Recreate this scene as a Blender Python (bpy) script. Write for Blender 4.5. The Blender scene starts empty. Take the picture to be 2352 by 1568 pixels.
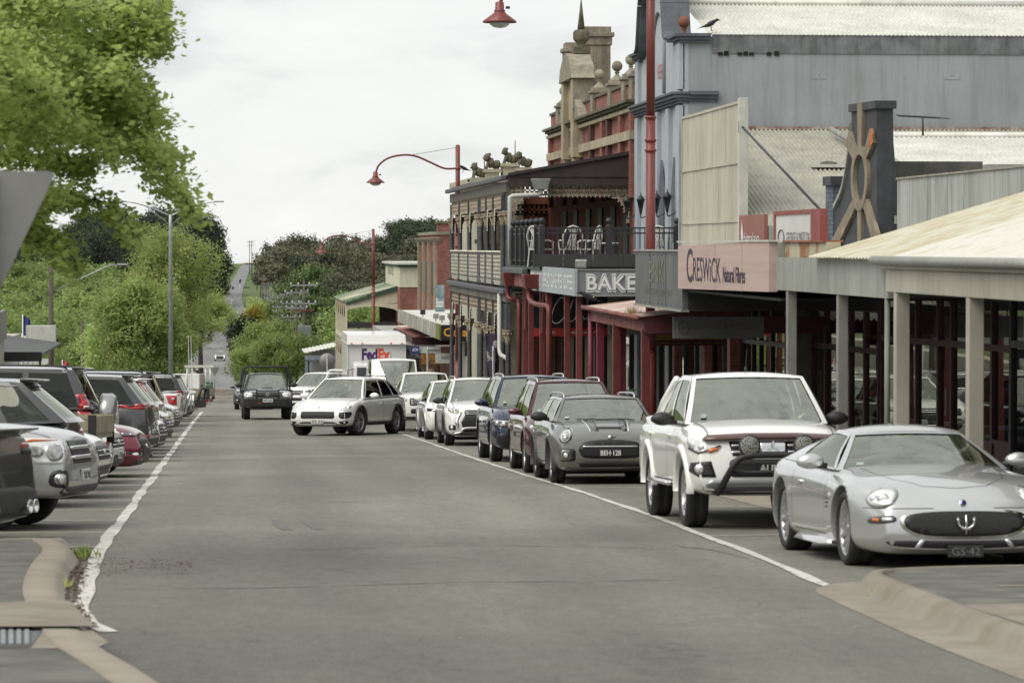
import bpy,bmesh,math,random
from math import radians as R,sin,cos,pi,sqrt,atan,tan,exp
from mathutils import Vector,Matrix,Euler,noise as mnoise
from mathutils.bvhtree import BVHTree
from mathutils.geometry import delaunay_2d_cdt
SC=bpy.context.scene
COL=SC.collection
# ---------------------------------------------------------------- camera
F,CX,CY=7500.0,1176.0,784.0        # focal length and centre in a 2352 px wide frame
YAW,PITCH,CZ=atan(651/7500.0),R(1.665),1.8
SLOPE=0.0384
cam_d=bpy.data.cameras.new("camera");cam=bpy.data.objects.new("camera",cam_d);COL.objects.link(cam)
cam.location=(0,0,CZ);cam.rotation_euler=(pi/2-PITCH,0,-YAW)
cam_d.sensor_width=36;cam_d.lens=36*F/2352;cam_d.clip_start=.5;cam_d.clip_end=9000
cam_d.dof.use_dof=True;cam_d.dof.focus_distance=85;cam_d.dof.aperture_fstop=5.0
SC.camera=cam
CF=Vector((sin(YAW)*cos(PITCH),cos(YAW)*cos(PITCH),-sin(PITCH)))
CR=Vector((cos(YAW),-sin(YAW),0));CU=CR.cross(CF)
def ray(u,v):return CF+CR*((u-CX)/F)+CU*((CY-v)/F)
def atY(u,v,Y):d=ray(u,v);t=Y/d.y;return Vector((0,0,CZ))+d*t
def atX(u,v,X):d=ray(u,v);t=X/d.x;return Vector((0,0,CZ))+d*t
def gnd(u,v):
    d=ray(u,v);t=CZ/(-d.z-SLOPE*d.y);return Vector((0,0,CZ))+d*t
# ---------------------------------------------------------------- world and sun (overcast)
SUN_EL,SUN_AZ=R(52),R(238)
w=bpy.data.worlds.new("World");SC.world=w;w.use_nodes=True
nt=w.node_tree;nt.nodes.clear()
def NN(nt,t,**kw):
    n=nt.nodes.new(t)
    for k,v in kw.items():
        if k.startswith('i_'):
            kk=k[2:];kk=int(kk) if kk.isdigit() else kk.replace('_',' ')
            n.inputs[kk].default_value=v
        else:setattr(n,k,v)
    return n
sky=NN(nt,'ShaderNodeTexSky',sky_type='NISHITA',sun_disc=False,sun_elevation=SUN_EL,sun_rotation=SUN_AZ,altitude=400)
geo=NN(nt,'ShaderNodeTexCoord');mp=NN(nt,'ShaderNodeMapping');mp.inputs['Scale'].default_value=(1,1,2.6)
n1=NN(nt,'ShaderNodeTexNoise',i_Scale=3.1,i_Detail=9.0,i_Roughness=.56,i_Distortion=.35)
n2=NN(nt,'ShaderNodeTexNoise',i_Scale=13.0,i_Detail=8.0,i_Roughness=.55,i_Distortion=.5)
mx=NN(nt,'ShaderNodeMix',data_type='FLOAT',i_Factor=.42)
rp=NN(nt,'ShaderNodeValToRGB');e=rp.color_ramp.elements
e[0].position=.40;e[0].color=(3.7,3.82,3.88,1);e[1].position=.60;e[1].color=(5.6,5.6,5.45,1)
m=rp.color_ramp.elements.new(.50);m.color=(5.15,5.2,5.1,1)
mm=NN(nt,'ShaderNodeMix',data_type='RGBA',i_Factor=.93)
bg=NN(nt,'ShaderNodeBackground',i_Strength=.1);out=NN(nt,'ShaderNodeOutputWorld')
L=nt.links.new
L(geo.outputs['Generated'],mp.inputs[0]);L(mp.outputs[0],n1.inputs[0]);L(mp.outputs[0],n2.inputs[0])
L(n1.outputs[0],mx.inputs[2]);L(n2.outputs[0],mx.inputs[3]);L(mx.outputs[0],rp.inputs[0])
L(sky.outputs[0],mm.inputs[6]);L(rp.outputs[0],mm.inputs[7]);L(mm.outputs[2],bg.inputs[0]);L(bg.outputs[0],out.inputs[0])
sd=bpy.data.lights.new("sun",'SUN');sd.energy=1.5;sd.angle=R(50);sd.color=(1,.95,.86)
so=bpy.data.objects.new("sun",sd);COL.objects.link(so)
sdir=Vector((sin(SUN_AZ)*cos(SUN_EL),cos(SUN_AZ)*cos(SUN_EL),sin(SUN_EL)))
so.rotation_euler=sdir.to_track_quat('Z','Y').to_euler()
SC.view_settings.view_transform='Standard';SC.view_settings.look='None'
SC.view_settings.exposure=0.82;SC.view_settings.gamma=1
SC.render.engine='CYCLES'
try:
    SC.cycles.use_denoising=True;SC.cycles.max_bounces=6;SC.cycles.diffuse_bounces=3;SC.cycles.glossy_bounces=3
    SC.cycles.transparent_max_bounces=12;SC.cycles.transmission_bounces=3;SC.cycles.caustics_reflective=False
except Exception:pass
# ---------------------------------------------------------------- materials
MATS={}
def mat(name,col,rough=.7,metal=0,var=.15,scale=3.0,spec=.5,coat=0,col2=None,bump=0,bscale=40,stretch=None,coord='Object',streak=0,emit=None,thr=(.35,.65)):
    if name in MATS:return MATS[name]
    m=bpy.data.materials.new(name);m.use_nodes=True;MATS[name]=m
    nt=m.node_tree;L=nt.links.new
    b=nt.nodes['Principled BSDF']
    b.inputs['Roughness'].default_value=rough;b.inputs['Metallic'].default_value=metal
    b.inputs['Specular IOR Level'].default_value=spec;b.inputs['Coat Weight'].default_value=coat
    b.inputs['Coat Roughness'].default_value=.04
    c=(*col,1)
    if emit:b.inputs['Emission Color'].default_value=c;b.inputs['Emission Strength'].default_value=emit
    if var>0 or col2 or bump:
        tc=NN(nt,'ShaderNodeTexCoord');mp=NN(nt,'ShaderNodeMapping')
        if stretch:mp.inputs['Scale'].default_value=stretch
        L(tc.outputs[coord],mp.inputs[0])
        nz=NN(nt,'ShaderNodeTexNoise',i_Scale=scale,i_Detail=6.0,i_Roughness=.6);L(mp.outputs[0],nz.inputs[0])
        r=NN(nt,'ShaderNodeValToRGB');e=r.color_ramp.elements
        e[0].position,e[1].position=thr
        c2=col2 if col2 else tuple(min(1,x*(1+var)) for x in col)
        c1=col if col2 else tuple(x*(1-var) for x in col)
        e[0].color=(*c1,1);e[1].color=(*c2,1)
        L(nz.outputs[0],r.inputs[0]);src=r.outputs[0]
        if streak:
            mp2=NN(nt,'ShaderNodeMapping');mp2.inputs['Scale'].default_value=(2.5,2.5,.18)
            L(tc.outputs[coord],mp2.inputs[0])
            n3=NN(nt,'ShaderNodeTexNoise',i_Scale=2.0,i_Detail=5.0,i_Roughness=.7);L(mp2.outputs[0],n3.inputs[0])
            r3=NN(nt,'ShaderNodeValToRGB');r3.color_ramp.elements[0].position=.45;r3.color_ramp.elements[1].position=.72
            r3.color_ramp.elements[0].color=(1,1,1,1);k=1-streak;r3.color_ramp.elements[1].color=(k,k*.98,k*.92,1)
            L(n3.outputs[0],r3.inputs[0])
            mu=NN(nt,'ShaderNodeMix',data_type='RGBA',blend_type='MULTIPLY',i_Factor=1.0)
            L(src,mu.inputs[6]);L(r3.outputs[0],mu.inputs[7]);src=mu.outputs[2]
        L(src,b.inputs['Base Color'])
        if bump:
            nb=NN(nt,'ShaderNodeTexNoise',i_Scale=bscale,i_Detail=4.0);L(mp.outputs[0],nb.inputs[0])
            bp=NN(nt,'ShaderNodeBump',i_Strength=bump,i_Distance=.02);L(nb.outputs[0],bp.inputs['Height']);L(bp.outputs[0],b.inputs['Normal'])
    else:b.inputs['Base Color'].default_value=c
    return m
def paint(name,col,metal=0.0,rough=.28,coat=1.0,var=.03):
    return mat(name,col,rough=rough,metal=metal,coat=coat,var=var,scale=1.5)
def brickmat(name,c1,c2,mortar,bw=.24,bh=.086,ms=.012,var=.5,coord='Object',rot=True):
    if name in MATS:return MATS[name]
    m=bpy.data.materials.new(name);m.use_nodes=True;MATS[name]=m;nt=m.node_tree;L=nt.links.new
    b=nt.nodes['Principled BSDF'];b.inputs['Roughness'].default_value=.85
    tc=NN(nt,'ShaderNodeTexCoord');sx=NN(nt,'ShaderNodeSeparateXYZ');L(tc.outputs[coord],sx.inputs[0])
    ad=NN(nt,'ShaderNodeMath',operation='ADD');L(sx.outputs[0],ad.inputs[0]);L(sx.outputs[1],ad.inputs[1])
    cb=NN(nt,'ShaderNodeCombineXYZ');L(ad.outputs[0],cb.inputs[0]);L(sx.outputs[2],cb.inputs[1])
    br=NN(nt,'ShaderNodeTexBrick',i_Scale=1.0);br.inputs['Brick Width'].default_value=bw;br.inputs['Row Height'].default_value=bh
    br.inputs['Mortar Size'].default_value=ms;br.inputs['Color1'].default_value=(*c1,1);br.inputs['Color2'].default_value=(*c2,1);br.inputs['Mortar'].default_value=(*mortar,1)
    L(cb.outputs[0],br.inputs[0])
    nz=NN(nt,'ShaderNodeTexNoise',i_Scale=1.3,i_Detail=7.0,i_Roughness=.65);L(tc.outputs[coord],nz.inputs[0])
    r=NN(nt,'ShaderNodeValToRGB');r.color_ramp.elements[0].position=.3;r.color_ramp.elements[1].position=.7
    r.color_ramp.elements[0].color=(1-var,1-var,1-var,1);r.color_ramp.elements[1].color=(1.1,1.08,1.05,1)
    L(nz.outputs[0],r.inputs[0]);mu=NN(nt,'ShaderNodeMix',data_type='RGBA',blend_type='MULTIPLY',i_Factor=1.0)
    L(br.outputs[0],mu.inputs[6]);L(r.outputs[0],mu.inputs[7]);L(mu.outputs[2],b.inputs['Base Color'])
    bp=NN(nt,'ShaderNodeBump',i_Strength=.5,i_Distance=.01,invert=True);L(br.outputs[1],bp.inputs['Height']);L(bp.outputs[0],b.inputs['Normal'])
    return m
def glassmat(name,tint=(.55,.6,.55),ior=1.9,rough=.02,dark=0.0):
    if name in MATS:return MATS[name]
    m=bpy.data.materials.new(name);m.use_nodes=True;MATS[name]=m;nt=m.node_tree;L=nt.links.new;nt.nodes.clear()
    fr=NN(nt,'ShaderNodeFresnel',i_IOR=ior);tr=NN(nt,'ShaderNodeBsdfTransparent');tr.inputs[0].default_value=(*tint,1)
    gl=NN(nt,'ShaderNodeBsdfGlossy',i_Roughness=rough);gl.inputs[0].default_value=(.95,.98,.86,1)
    mx=NN(nt,'ShaderNodeMixShader');o=NN(nt,'ShaderNodeOutputMaterial')
    tc=NN(nt,'ShaderNodeTexCoord');nz=NN(nt,'ShaderNodeTexNoise',i_Scale=.8,i_Detail=1.0);L(tc.outputs['Object'],nz.inputs[0])
    bp=NN(nt,'ShaderNodeBump',i_Strength=.05,i_Distance=.02);L(nz.outputs[0],bp.inputs['Height']);L(bp.outputs[0],gl.inputs['Normal'])
    L(fr.outputs[0],mx.inputs[0]);L(tr.outputs[0],mx.inputs[1]);L(gl.outputs[0],mx.inputs[2]);L(mx.outputs[0],o.inputs[0])
    return m
BLACK=mat('black_plastic',(.018,.018,.018),rough=.5,var=.2);DARKIN=mat('dark_interior',(.03,.03,.028),rough=.8,var=.2)
RUBBER=mat('rubber',(.022,.022,.021),rough=.75,var=.25,scale=9);CHROME=mat('chrome',(.72,.72,.72),rough=.1,metal=1,var=0)
ALLOY=mat('alloy',(.50,.50,.51),rough=.3,metal=.8,var=.1);WHITE=mat('white_letter',(.75,.75,.73),rough=.6,var=.08)
# ---------------------------------------------------------------- object helpers
def tag(o,label=None,cat=None,group=None,kind=None):
    if label:o['label']=label
    if cat:o['category']=cat
    if group:o['group']=group
    if kind:o['kind']=kind
    return o
def thing(name,label,cat,loc=(0,0,0),group=None,rotz=0):
    o=bpy.data.objects.new(name,None);COL.objects.link(o);o.location=loc;o.rotation_euler=(0,0,rotz)
    o.empty_display_size=.2
    return tag(o,label,cat,group)
def wloc(o):
    v=Vector((0,0,0))
    while o is not None:v=v+Vector(o.location);o=o.parent
    return v
class MB:
    def __init__(s,lim=None):s.v=[];s.f=[];s.mi=[];s.m=0;s.sm=[];s.smooth=False
    def add(s,vs,fs):
        b=len(s.v);s.v.extend([tuple(p) for p in vs])
        for f in fs:s.f.append([i+b for i in f]);s.mi.append(s.m);s.sm.append(s.smooth)
        return s
    def box(s,x0,x1,y0,y1,z0,z1,M=None):
        vs=[(x,y,z) for z in (z0,z1) for y in (y0,y1) for x in (x0,x1)]
        if M:vs=[M @ Vector(p) for p in vs]
        return s.add(vs,[(0,2,3,1),(4,5,7,6),(0,1,5,4),(2,6,7,3),(0,4,6,2),(1,3,7,5)])
    def cbox(s,c,d,M=None):
        x,y,z=c;a,b,e=d[0]/2,d[1]/2,d[2]/2
        return s.box(x-a,x+a,y-b,y+b,z-e,z+e,M)
    def prism(s,pts,off):
        """pts: closed 3-D loop, off: extrusion vector"""
        n=len(pts);off=Vector(off);P=[Vector(p) for p in pts]
        vs=P+[p+off for p in P]
        return s.add(vs,[list(range(n))[::-1],list(range(n,2*n))]+[(i,(i+1) % n,n+(i+1) % n,n+i) for i in range(n)])
    def hexa(s,a,b):
        """two quads a (4 pts) and b (4 pts)"""
        return s.add(list(a)+list(b),[(3,2,1,0),(4,5,6,7),(0,1,5,4),(1,2,6,5),(2,3,7,6),(3,0,4,7)])
    def tube(s,pts,r,n=8,cap=True,r2=None):
        P=[Vector(p) for p in pts];k=len(P);vs=[];fs=[]
        up=None
        for i,p in enumerate(P):
            d=(P[min(i+1,k-1)]-P[max(i-1,0)]).normalized()
            if up is None or abs(d.dot(up))>.95:up=Vector((0,0,1)) if abs(d.z)<.9 else Vector((1,0,0))
            a=d.cross(up).normalized();b=a.cross(d);up=b
            if isinstance(r,(list,tuple)):rr=r[i]
            else:rr=r if r2 is None else r+(r2-r)*i/(k-1)
            for j in range(n):
                t=2*pi*j/n;vs.append(p+a*cos(t)*rr+b*sin(t)*rr)
        for i in range(k-1):
            for j in range(n):fs.append((i*n+j,i*n+(j+1) % n,(i+1)*n+(j+1) % n,(i+1)*n+j))
        if cap:fs.append(list(range(n))[::-1]);fs.append(list(range((k-1)*n,k*n)))
        sm=s.smooth;s.smooth=n>5;s.add(vs,fs);s.smooth=sm
        return s
    def lathe(s,prof,c=(0,0,0),n=16,axis='Z',M=None,cap=True):
        """prof: list of (r, h)"""
        vs=[];fs=[];c=Vector(c)
        for r,h in prof:
            for j in range(n):
                t=2*pi*j/n
                p=(r*cos(t),r*sin(t),h) if axis=='Z' else ((h,r*cos(t),r*sin(t)) if axis=='X' else (r*cos(t),h,r*sin(t)))
                p=Vector(p)
                if M:p=M @ p
                vs.append(c+p)
        for i in range(len(prof)-1):
            for j in range(n):fs.append((i*n+j,i*n+(j+1) % n,(i+1)*n+(j+1) % n,(i+1)*n+j))
        if cap:fs.append(list(range(n))[::-1]);fs.append(list(range((len(prof)-1)*n,len(prof)*n)))
        sm=s.smooth;s.smooth=True;s.add(vs,fs);s.smooth=sm
        return s
    def sphere(s,c,r,n=12,sc=(1,1,1)):
        pr=[(max(.001,r*sin(pi*i/(n//2+1))),-r*cos(pi*i/(n//2+1))) for i in range(n//2+2)]
        vs=[];fs=[];c=Vector(c)
        return s.lathe(pr,c,n,M=Matrix.Diagonal((sc[0],sc[1],sc[2],1)))
    def grid(s,fn,us,vs_,mi=None):
        P=[fn(u,v) for v in vs_ for u in us];nu=len(us);fs=[]
        for j in range(len(vs_)-1):
            for i in range(nu-1):fs.append((j*nu+i,j*nu+i+1,(j+1)*nu+i+1,(j+1)*nu+i))
        return s.add(P,fs)
    def build(s,name,mats,parent=None,bev=0,smooth=None,world=True,wn=False,seg=2):
        me=bpy.data.meshes.new(name)
        off=wloc(parent) if (parent is not None and world) else Vector((0,0,0))
        me.from_pydata([tuple(Vector(p)-off) for p in s.v] if world and parent is not None else s.v,[],s.f)
        if not isinstance(mats,(list,tuple)):mats=[mats]
        for m in mats:me.materials.append(m)
        me.polygons.foreach_set('material_index',s.mi)
        me.polygons.foreach_set('use_smooth',[bool(smooth) if smooth is not None else x for x in s.sm])
        me.update()
        o=bpy.data.objects.new(name,me);COL.objects.link(o)
        if parent is not None:o.parent=parent
        if bev:
            b=o.modifiers.new('bevel','BEVEL');b.width=bev;b.segments=seg;b.limit_method='ANGLE';b.angle_limit=R(40)
        return o
def fixn(o):
    bm=bmesh.new();bm.from_mesh(o.data);bmesh.ops.recalc_face_normals(bm,faces=bm.faces);bm.to_mesh(o.data);bm.free();return o
def copy_tree(o,parent=None):
    c=o.copy();COL.objects.link(c)
    if parent is not None:c.parent=parent
    for ch in o.children:copy_tree(ch,c)
    return c
TXT={}
def text_geo(s,bold=0.0,sx=1.0,shear=0.0,space=1.0,ext=.0):
    """flat text triangles, height of a capital about 1, lower left at 0"""
    key=(s,bold,sx,shear,space)
    if key in TXT:return TXT[key]
    cu=bpy.data.curves.new('t','FONT');cu.body=s;cu.offset=bold;cu.shear=shear;cu.space_character=space;cu.resolution_u=3
    o=bpy.data.objects.new('t',cu);COL.objects.link(o)
    dg=bpy.context.evaluated_depsgraph_get();dg.update();ev=o.evaluated_get(dg);me=ev.to_mesh()
    vs=[(v.co.x*sx/.69,v.co.y/.69) for v in me.vertices];fs=[tuple(p.vertices) for p in me.polygons]
    ev.to_mesh_clear();bpy.data.objects.remove(o);bpy.data.curves.remove(cu)
    if vs:
        x0=min(v[0] for v in vs);vs=[(v[0]-x0,v[1]) for v in vs]
    TXT[key]=(vs,fs,max([v[0] for v in vs] or [0]));return TXT[key]
def put_text(mb,s,org,ex,ey,h,width=None,bold=0.0,shear=0,space=1.0,center=False):
    """lay text on the plane org + x*ex + y*ey ; h = cap height, width = forced width"""
    vs,fs,w0=text_geo(s,bold,1.0,shear,space);org=Vector(org);ex=Vector(ex).normalized();ey=Vector(ey).normalized()
    k=(width/w0) if width else h
    o=org-ex*(w0*k/2) if center else org
    return mb.add([o+ex*(x*k)+ey*(y*h) for x,y in vs],fs)
def catmull(pts,n=6,closed=False):
    P=[Vector(p) for p in pts];k=len(P);outp=[]
    rng=range(k) if closed else range(k-1)
    for i in rng:
        p0=P[(i-1) % k] if closed or i>0 else P[0]*2-P[1];p1=P[i];p2=P[(i+1) % k]
        p3=P[(i+2) % k] if closed or i+2<k else P[-1]*2-P[-2]
        for j in range(n):
            t=j/n;outp.append(.5*((2*p1)+(-p0+p2)*t+(2*p0-5*p1+4*p2-p3)*t*t+(-p0+3*p1-3*p2+p3)*t**3))
    if not closed:outp.append(P[-1])
    return outp
def lerp(a,b,t):return a+(b-a)*t
def interp(tab,x):
    if x<=tab[0][0]:return tab[0][1]
    for (a,b),(c,d) in zip(tab,tab[1:]):
        if x<=c:return b+(d-b)*(x-a)/(c-a)
    return tab[-1][1]
def sinterp(tab,x):
    if x<=tab[0][0]:return tab[0][1]
    if x>=tab[-1][0]:return tab[-1][1]
    n=len(tab)
    for i in range(n-1):
        if x<=tab[i+1][0]:
            x0,y0=tab[i];x1,y1=tab[i+1];h=x1-x0
            m0=(y1-tab[i-1][1])/(x1-tab[i-1][0]) if i>0 else (y1-y0)/h
            m1=(tab[i+2][1]-y0)/(tab[i+2][0]-x0) if i+2<n else (y1-y0)/h
            t=(x-x0)/h
            return (2*t**3-3*t*t+1)*y0+(t**3-2*t*t+t)*h*m0+(-2*t**3+3*t*t)*y1+(t**3-t*t)*h*m1
GZT=[(-60,2.304),(0,0),(150,-5.76),(300,-11.52),(420,-15.6),(600,-19.0),(773,-20.4),(1000,-17.6),(1100,-15.9),(1250,-14.2),(1450,-11.2),(1650,-7.2),(1760,-7.6),(2100,-16),(4000,-40)]
def gz(y):return-SLOPE*y if y<=300 else sinterp(GZT,y)
SLM=Matrix.Rotation(-atan(SLOPE),4,'X')
# ================================================================ ground, road, markings
def terr(x,y):
    z=gz(y)
    if y>320:
        d=abs(x-interp([(1000,0),(1650,10)],y));k=min(1,(y-320)/500)
        side=max(0,d-14)
        if x>0:z+=k*min(26,side*.16) 
        else:z+=k*min(30,max(0,d-16)*.13)
    return z
G_GRASS=mat('verge_grass',(.055,.095,.025),rough=.95,var=.4,scale=.15,col2=(.11,.15,.045))
g=MB();xs=[-900,-500,-300,-200,-130,-90,-60,-40,-28,-20,-14,-8,0,8,14,20,28,40,60,90,130,200,300,500,900]
ys=[-60,-20,0,50,100,150,200,250,300,320,340,360,400,450,520,560,650,700,850,930,1050,1175,1600,1700,380,420,480,540,600,680,773,880,1000,1100,1180,1250,1350,1450,1550,1650,1760,1900,2100,3000,5000]
ys=sorted(set(ys));g.grid(lambda a,b:(a,b,terr(a,b)-(.15 if b>310 and abs(a)<15 else .03)),xs,ys);o=g.build('ground',G_GRASS);tag(o,kind='structure')
# asphalt with patches, stains and fine stones
def asphalt():
    m=bpy.data.materials.new('asphalt');m.use_nodes=True;nt=m.node_tree;L=nt.links.new;b=nt.nodes['Principled BSDF']
    b.inputs['Roughness'].default_value=.82;b.inputs['Specular IOR Level'].default_value=.35
    tc=NN(nt,'ShaderNodeTexCoord');mp=NN(nt,'ShaderNodeMapping');mp.inputs['Scale'].default_value=(1,.1,1);L(tc.outputs['Object'],mp.inputs[0])
    a=NN(nt,'ShaderNodeTexNoise',i_Scale=.55,i_Detail=6.0,i_Roughness=.62);L(mp.outputs[0],a.inputs[0])
    r=NN(nt,'ShaderNodeValToRGB');e=r.color_ramp.elements;e[0].position=.3;e[0].color=(.172,.167,.146,1);e[1].position=.68;e[1].color=(.234,.228,.200,1);L(a.outputs[0],r.inputs[0])
    mp2=NN(nt,'ShaderNodeMapping');mp2.inputs['Scale'].default_value=(.07,.045,1);mp2.inputs['Location'].default_value=(.3,2,0);L(tc.outputs['Object'],mp2.inputs[0])
    c=NN(nt,'ShaderNodeTexNoise',i_Scale=2.4,i_Detail=4.0,i_Roughness=.5,i_Distortion=.6);L(mp2.outputs[0],c.inputs[0])
    rc=NN(nt,'ShaderNodeValToRGB');rc.color_ramp.elements[0].position=.42;rc.color_ramp.elements[0].color=(.84,.84,.84,1);rc.color_ramp.elements[1].position=.6;rc.color_ramp.elements[1].color=(1.05,1.05,1.03,1);L(c.outputs[0],rc.inputs[0])
    mu=NN(nt,'ShaderNodeMix',data_type='RGBA',blend_type='MULTIPLY',i_Factor=.9);L(r.outputs[0],mu.inputs[6]);L(rc.outputs[0],mu.inputs[7])
    d=NN(nt,'ShaderNodeTexNoise',i_Scale=70.0,i_Detail=3.0);L(tc.outputs['Object'],d.inputs[0])
    rd=NN(nt,'ShaderNodeValToRGB');rd.color_ramp.elements[0].position=.3;rd.color_ramp.elements[0].color=(.6,.6,.6,1);rd.color_ramp.elements[1].position=.75;rd.color_ramp.elements[1].color=(1.4,1.4,1.36,1);L(d.outputs[0],rd.inputs[0])
    mu2=NN(nt,'ShaderNodeMix',data_type='RGBA',blend_type='MULTIPLY',i_Factor=1.0);L(mu.outputs[2],mu2.inputs[6]);L(rd.outputs[0],mu2.inputs[7])
    sp=NN(nt,'ShaderNodeTexVoronoi',i_Scale=1.6);L(tc.outputs['Object'],sp.inputs[0])
    rs=NN(nt,'ShaderNodeValToRGB');rs.color_ramp.interpolation='LINEAR';rs.color_ramp.elements[0].position=.016;rs.color_ramp.elements[0].color=(1,1,1,1);rs.color_ramp.elements[1].position=.028;rs.color_ramp.elements[1].color=(0,0,0,1);L(sp.outputs[0],rs.inputs[0])
    mu3=NN(nt,'ShaderNodeMix',data_type='RGBA');L(rs.outputs[0],mu3.inputs[0]);L(mu2.outputs[2],mu3.inputs[6]);mu3.inputs[7].default_value=(.42,.42,.38,1)
    # long tar seams and cracks across the road
    wv=NN(nt,'ShaderNodeTexNoise',i_Scale=.35,i_Detail=3.0,i_Distortion=.4);L(tc.outputs['Object'],wv.inputs[0])
    sb=NN(nt,'ShaderNodeMath',operation='SUBTRACT',i_1=.5);L(wv.outputs[0],sb.inputs[0]);ab=NN(nt,'ShaderNodeMath',operation='ABSOLUTE');L(sb.outputs[0],ab.inputs[0])
    rw=NN(nt,'ShaderNodeValToRGB');rw.color_ramp.elements[0].position=.0;rw.color_ramp.elements[0].color=(.8,.8,.8,1);rw.color_ramp.elements[1].position=.006;rw.color_ramp.elements[1].color=(1,1,1,1);L(ab.outputs[0],rw.inputs[0])
    mu4=NN(nt,'ShaderNodeMix',data_type='RGBA',blend_type='MULTIPLY',i_Factor=1.0);L(mu3.outputs[2],mu4.inputs[6]);L(rw.outputs[0],mu4.inputs[7])
    sx=NN(nt,'ShaderNodeSeparateXYZ');L(tc.outputs['Object'],sx.inputs[0]);m1=NN(nt,'ShaderNodeMath',operation='MULTIPLY',i_1=4.1);L(sx.outputs[0],m1.inputs[0]);m2=NN(nt,'ShaderNodeMath',operation='SINE');L(m1.outputs[0],m2.inputs[0])
    m3=NN(nt,'ShaderNodeMapRange',i_1=-1.0,i_2=1.0,i_3=.93,i_4=1.05);L(m2.outputs[0],m3.inputs[0]);m4=NN(nt,'ShaderNodeMapRange',i_1=21.0,i_2=31.0,i_3=.74,i_4=1.0);dy=NN(nt,'ShaderNodeMath',operation='MULTIPLY_ADD',i_1=5.0);L(a.outputs[0],dy.inputs[0]);L(sx.outputs[1],dy.inputs[2]);L(dy.outputs[0],m4.inputs[0]);m5=NN(nt,'ShaderNodeMath',operation='MULTIPLY');L(m3.outputs[0],m5.inputs[0]);L(m4.outputs[0],m5.inputs[1]);vm=NN(nt,'ShaderNodeVectorMath',operation='SCALE');L(mu4.outputs[2],vm.inputs[0]);L(m5.outputs[0],vm.inputs['Scale'])
    g_=NN(nt,'ShaderNodeTexNoise',i_Scale=9.0,i_Detail=9.0,i_Roughness=.8);mp5=NN(nt,'ShaderNodeMapping');mp5.inputs['Scale'].default_value=(1,.35,1);L(tc.outputs['Object'],mp5.inputs[0]);L(mp5.outputs[0],g_.inputs[0])
    rg=NN(nt,'ShaderNodeValToRGB');rg.color_ramp.elements[0].position=.36;rg.color_ramp.elements[0].color=(.82,.82,.81,1);rg.color_ramp.elements[1].position=.62;rg.color_ramp.elements[1].color=(1.10,1.10,1.09,1);L(g_.outputs[0],rg.inputs[0])
    mu5=NN(nt,'ShaderNodeMix',data_type='RGBA',blend_type='MULTIPLY',i_Factor=1.0);L(vm.outputs[0],mu5.inputs[6]);L(rg.outputs[0],mu5.inputs[7])
    v2=NN(nt,'ShaderNodeTexVoronoi',i_Scale=.9);L(tc.outputs['Object'],v2.inputs[0]);r2=NN(nt,'ShaderNodeValToRGB');r2.color_ramp.elements[0].position=.03;r2.color_ramp.elements[0].color=(.62,.62,.62,1);r2.color_ramp.elements[1].position=.11;r2.color_ramp.elements[1].color=(1,1,1,1);L(v2.outputs[0],r2.inputs[0])
    mu6=NN(nt,'ShaderNodeMix',data_type='RGBA',blend_type='MULTIPLY',i_Factor=.6);L(mu5.outputs[2],mu6.inputs[6]);L(r2.outputs[0],mu6.inputs[7])
    L(mu6.outputs[2],b.inputs['Base Color'])
    bp=NN(nt,'ShaderNodeBump',i_Strength=.35,i_Distance=.01);L(d.outputs[0],bp.inputs['Height']);L(bp.outputs[0],b.inputs['Normal'])
    return m
ASPH=asphalt()
ASPH2=mat('footpath_asphalt',(.12,.117,.10),rough=.9,var=.3,scale=2.2,bump=.3)
FARROAD=mat('far_bitumen',(.15,.15,.145),rough=.6,var=.22,scale=.4,stretch=(1,.05,1))
KERB=mat('kerb_concrete',(.27,.235,.19),rough=.9,var=.12,scale=1.6,bump=.08,bscale=25)
CONC=mat('old_concrete',(.19,.165,.125),rough=.9,var=.25,scale=2,col2=(.255,.235,.195),bump=.08,bscale=25)
def linemat():
    m=bpy.data.materials.new('road_paint');m.use_nodes=True;nt=m.node_tree;L=nt.links.new;b=nt.nodes['Principled BSDF'];b.inputs['Roughness'].default_value=.75
    tc=NN(nt,'ShaderNodeTexCoord');mp=NN(nt,'ShaderNodeMapping');mp.inputs['Scale'].default_value=(1,.35,1);L(tc.outputs['Object'],mp.inputs[0])
    a=NN(nt,'ShaderNodeTexNoise',i_Scale=9.0,i_Detail=8.0,i_Roughness=.7);L(mp.outputs[0],a.inputs[0])
    r=NN(nt,'ShaderNodeValToRGB');e=r.color_ramp.elements;e[0].position=.35;e[0].color=(.20,.19,.17,1);e[1].position=.47;e[1].color=(.56,.55,.50,1);L(a.outputs[0],r.inputs[0]);L(r.outputs[0],b.inputs['Base Color'])
    return m
LINE=linemat()
def sheet(name,mt,pts,dz,kind='structure'):
    b=MB();b.add([(x,y,gz(y)+dz) for x,y in pts],[list(range(len(pts)))]);return tag(b.build(name,mt),kind=kind)
r=MB();ys=[-10]+[i*10 for i in range(0,31)]
r.grid(lambda a,b:(a,b,gz(b)),[-8.5,-4,0,4,7.4],ys);tag(r.build('road',ASPH),kind='structure')
r=MB();ys=[300,320,340,360,380,400,420,450,480,520,560,600,650,700,773,850,930,1000,1050,1100,1175,1250,1350,1450,1550,1600,1650,1700]
RW=[(300,8),(600,7),(950,6),(1100,3.2),(1700,2.4)];RX=[(300,0),(1000,0),(1250,2.6),(1450,5.6),(1650,9.5),(1700,11)]
r.grid(lambda a,b:(interp(RX,b)+a*interp(RW,b),b,gz(b)+.02),[-1,0,1],ys);tag(r.build('far_road',FARROAD),kind='structure')
fl=MB()
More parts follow.
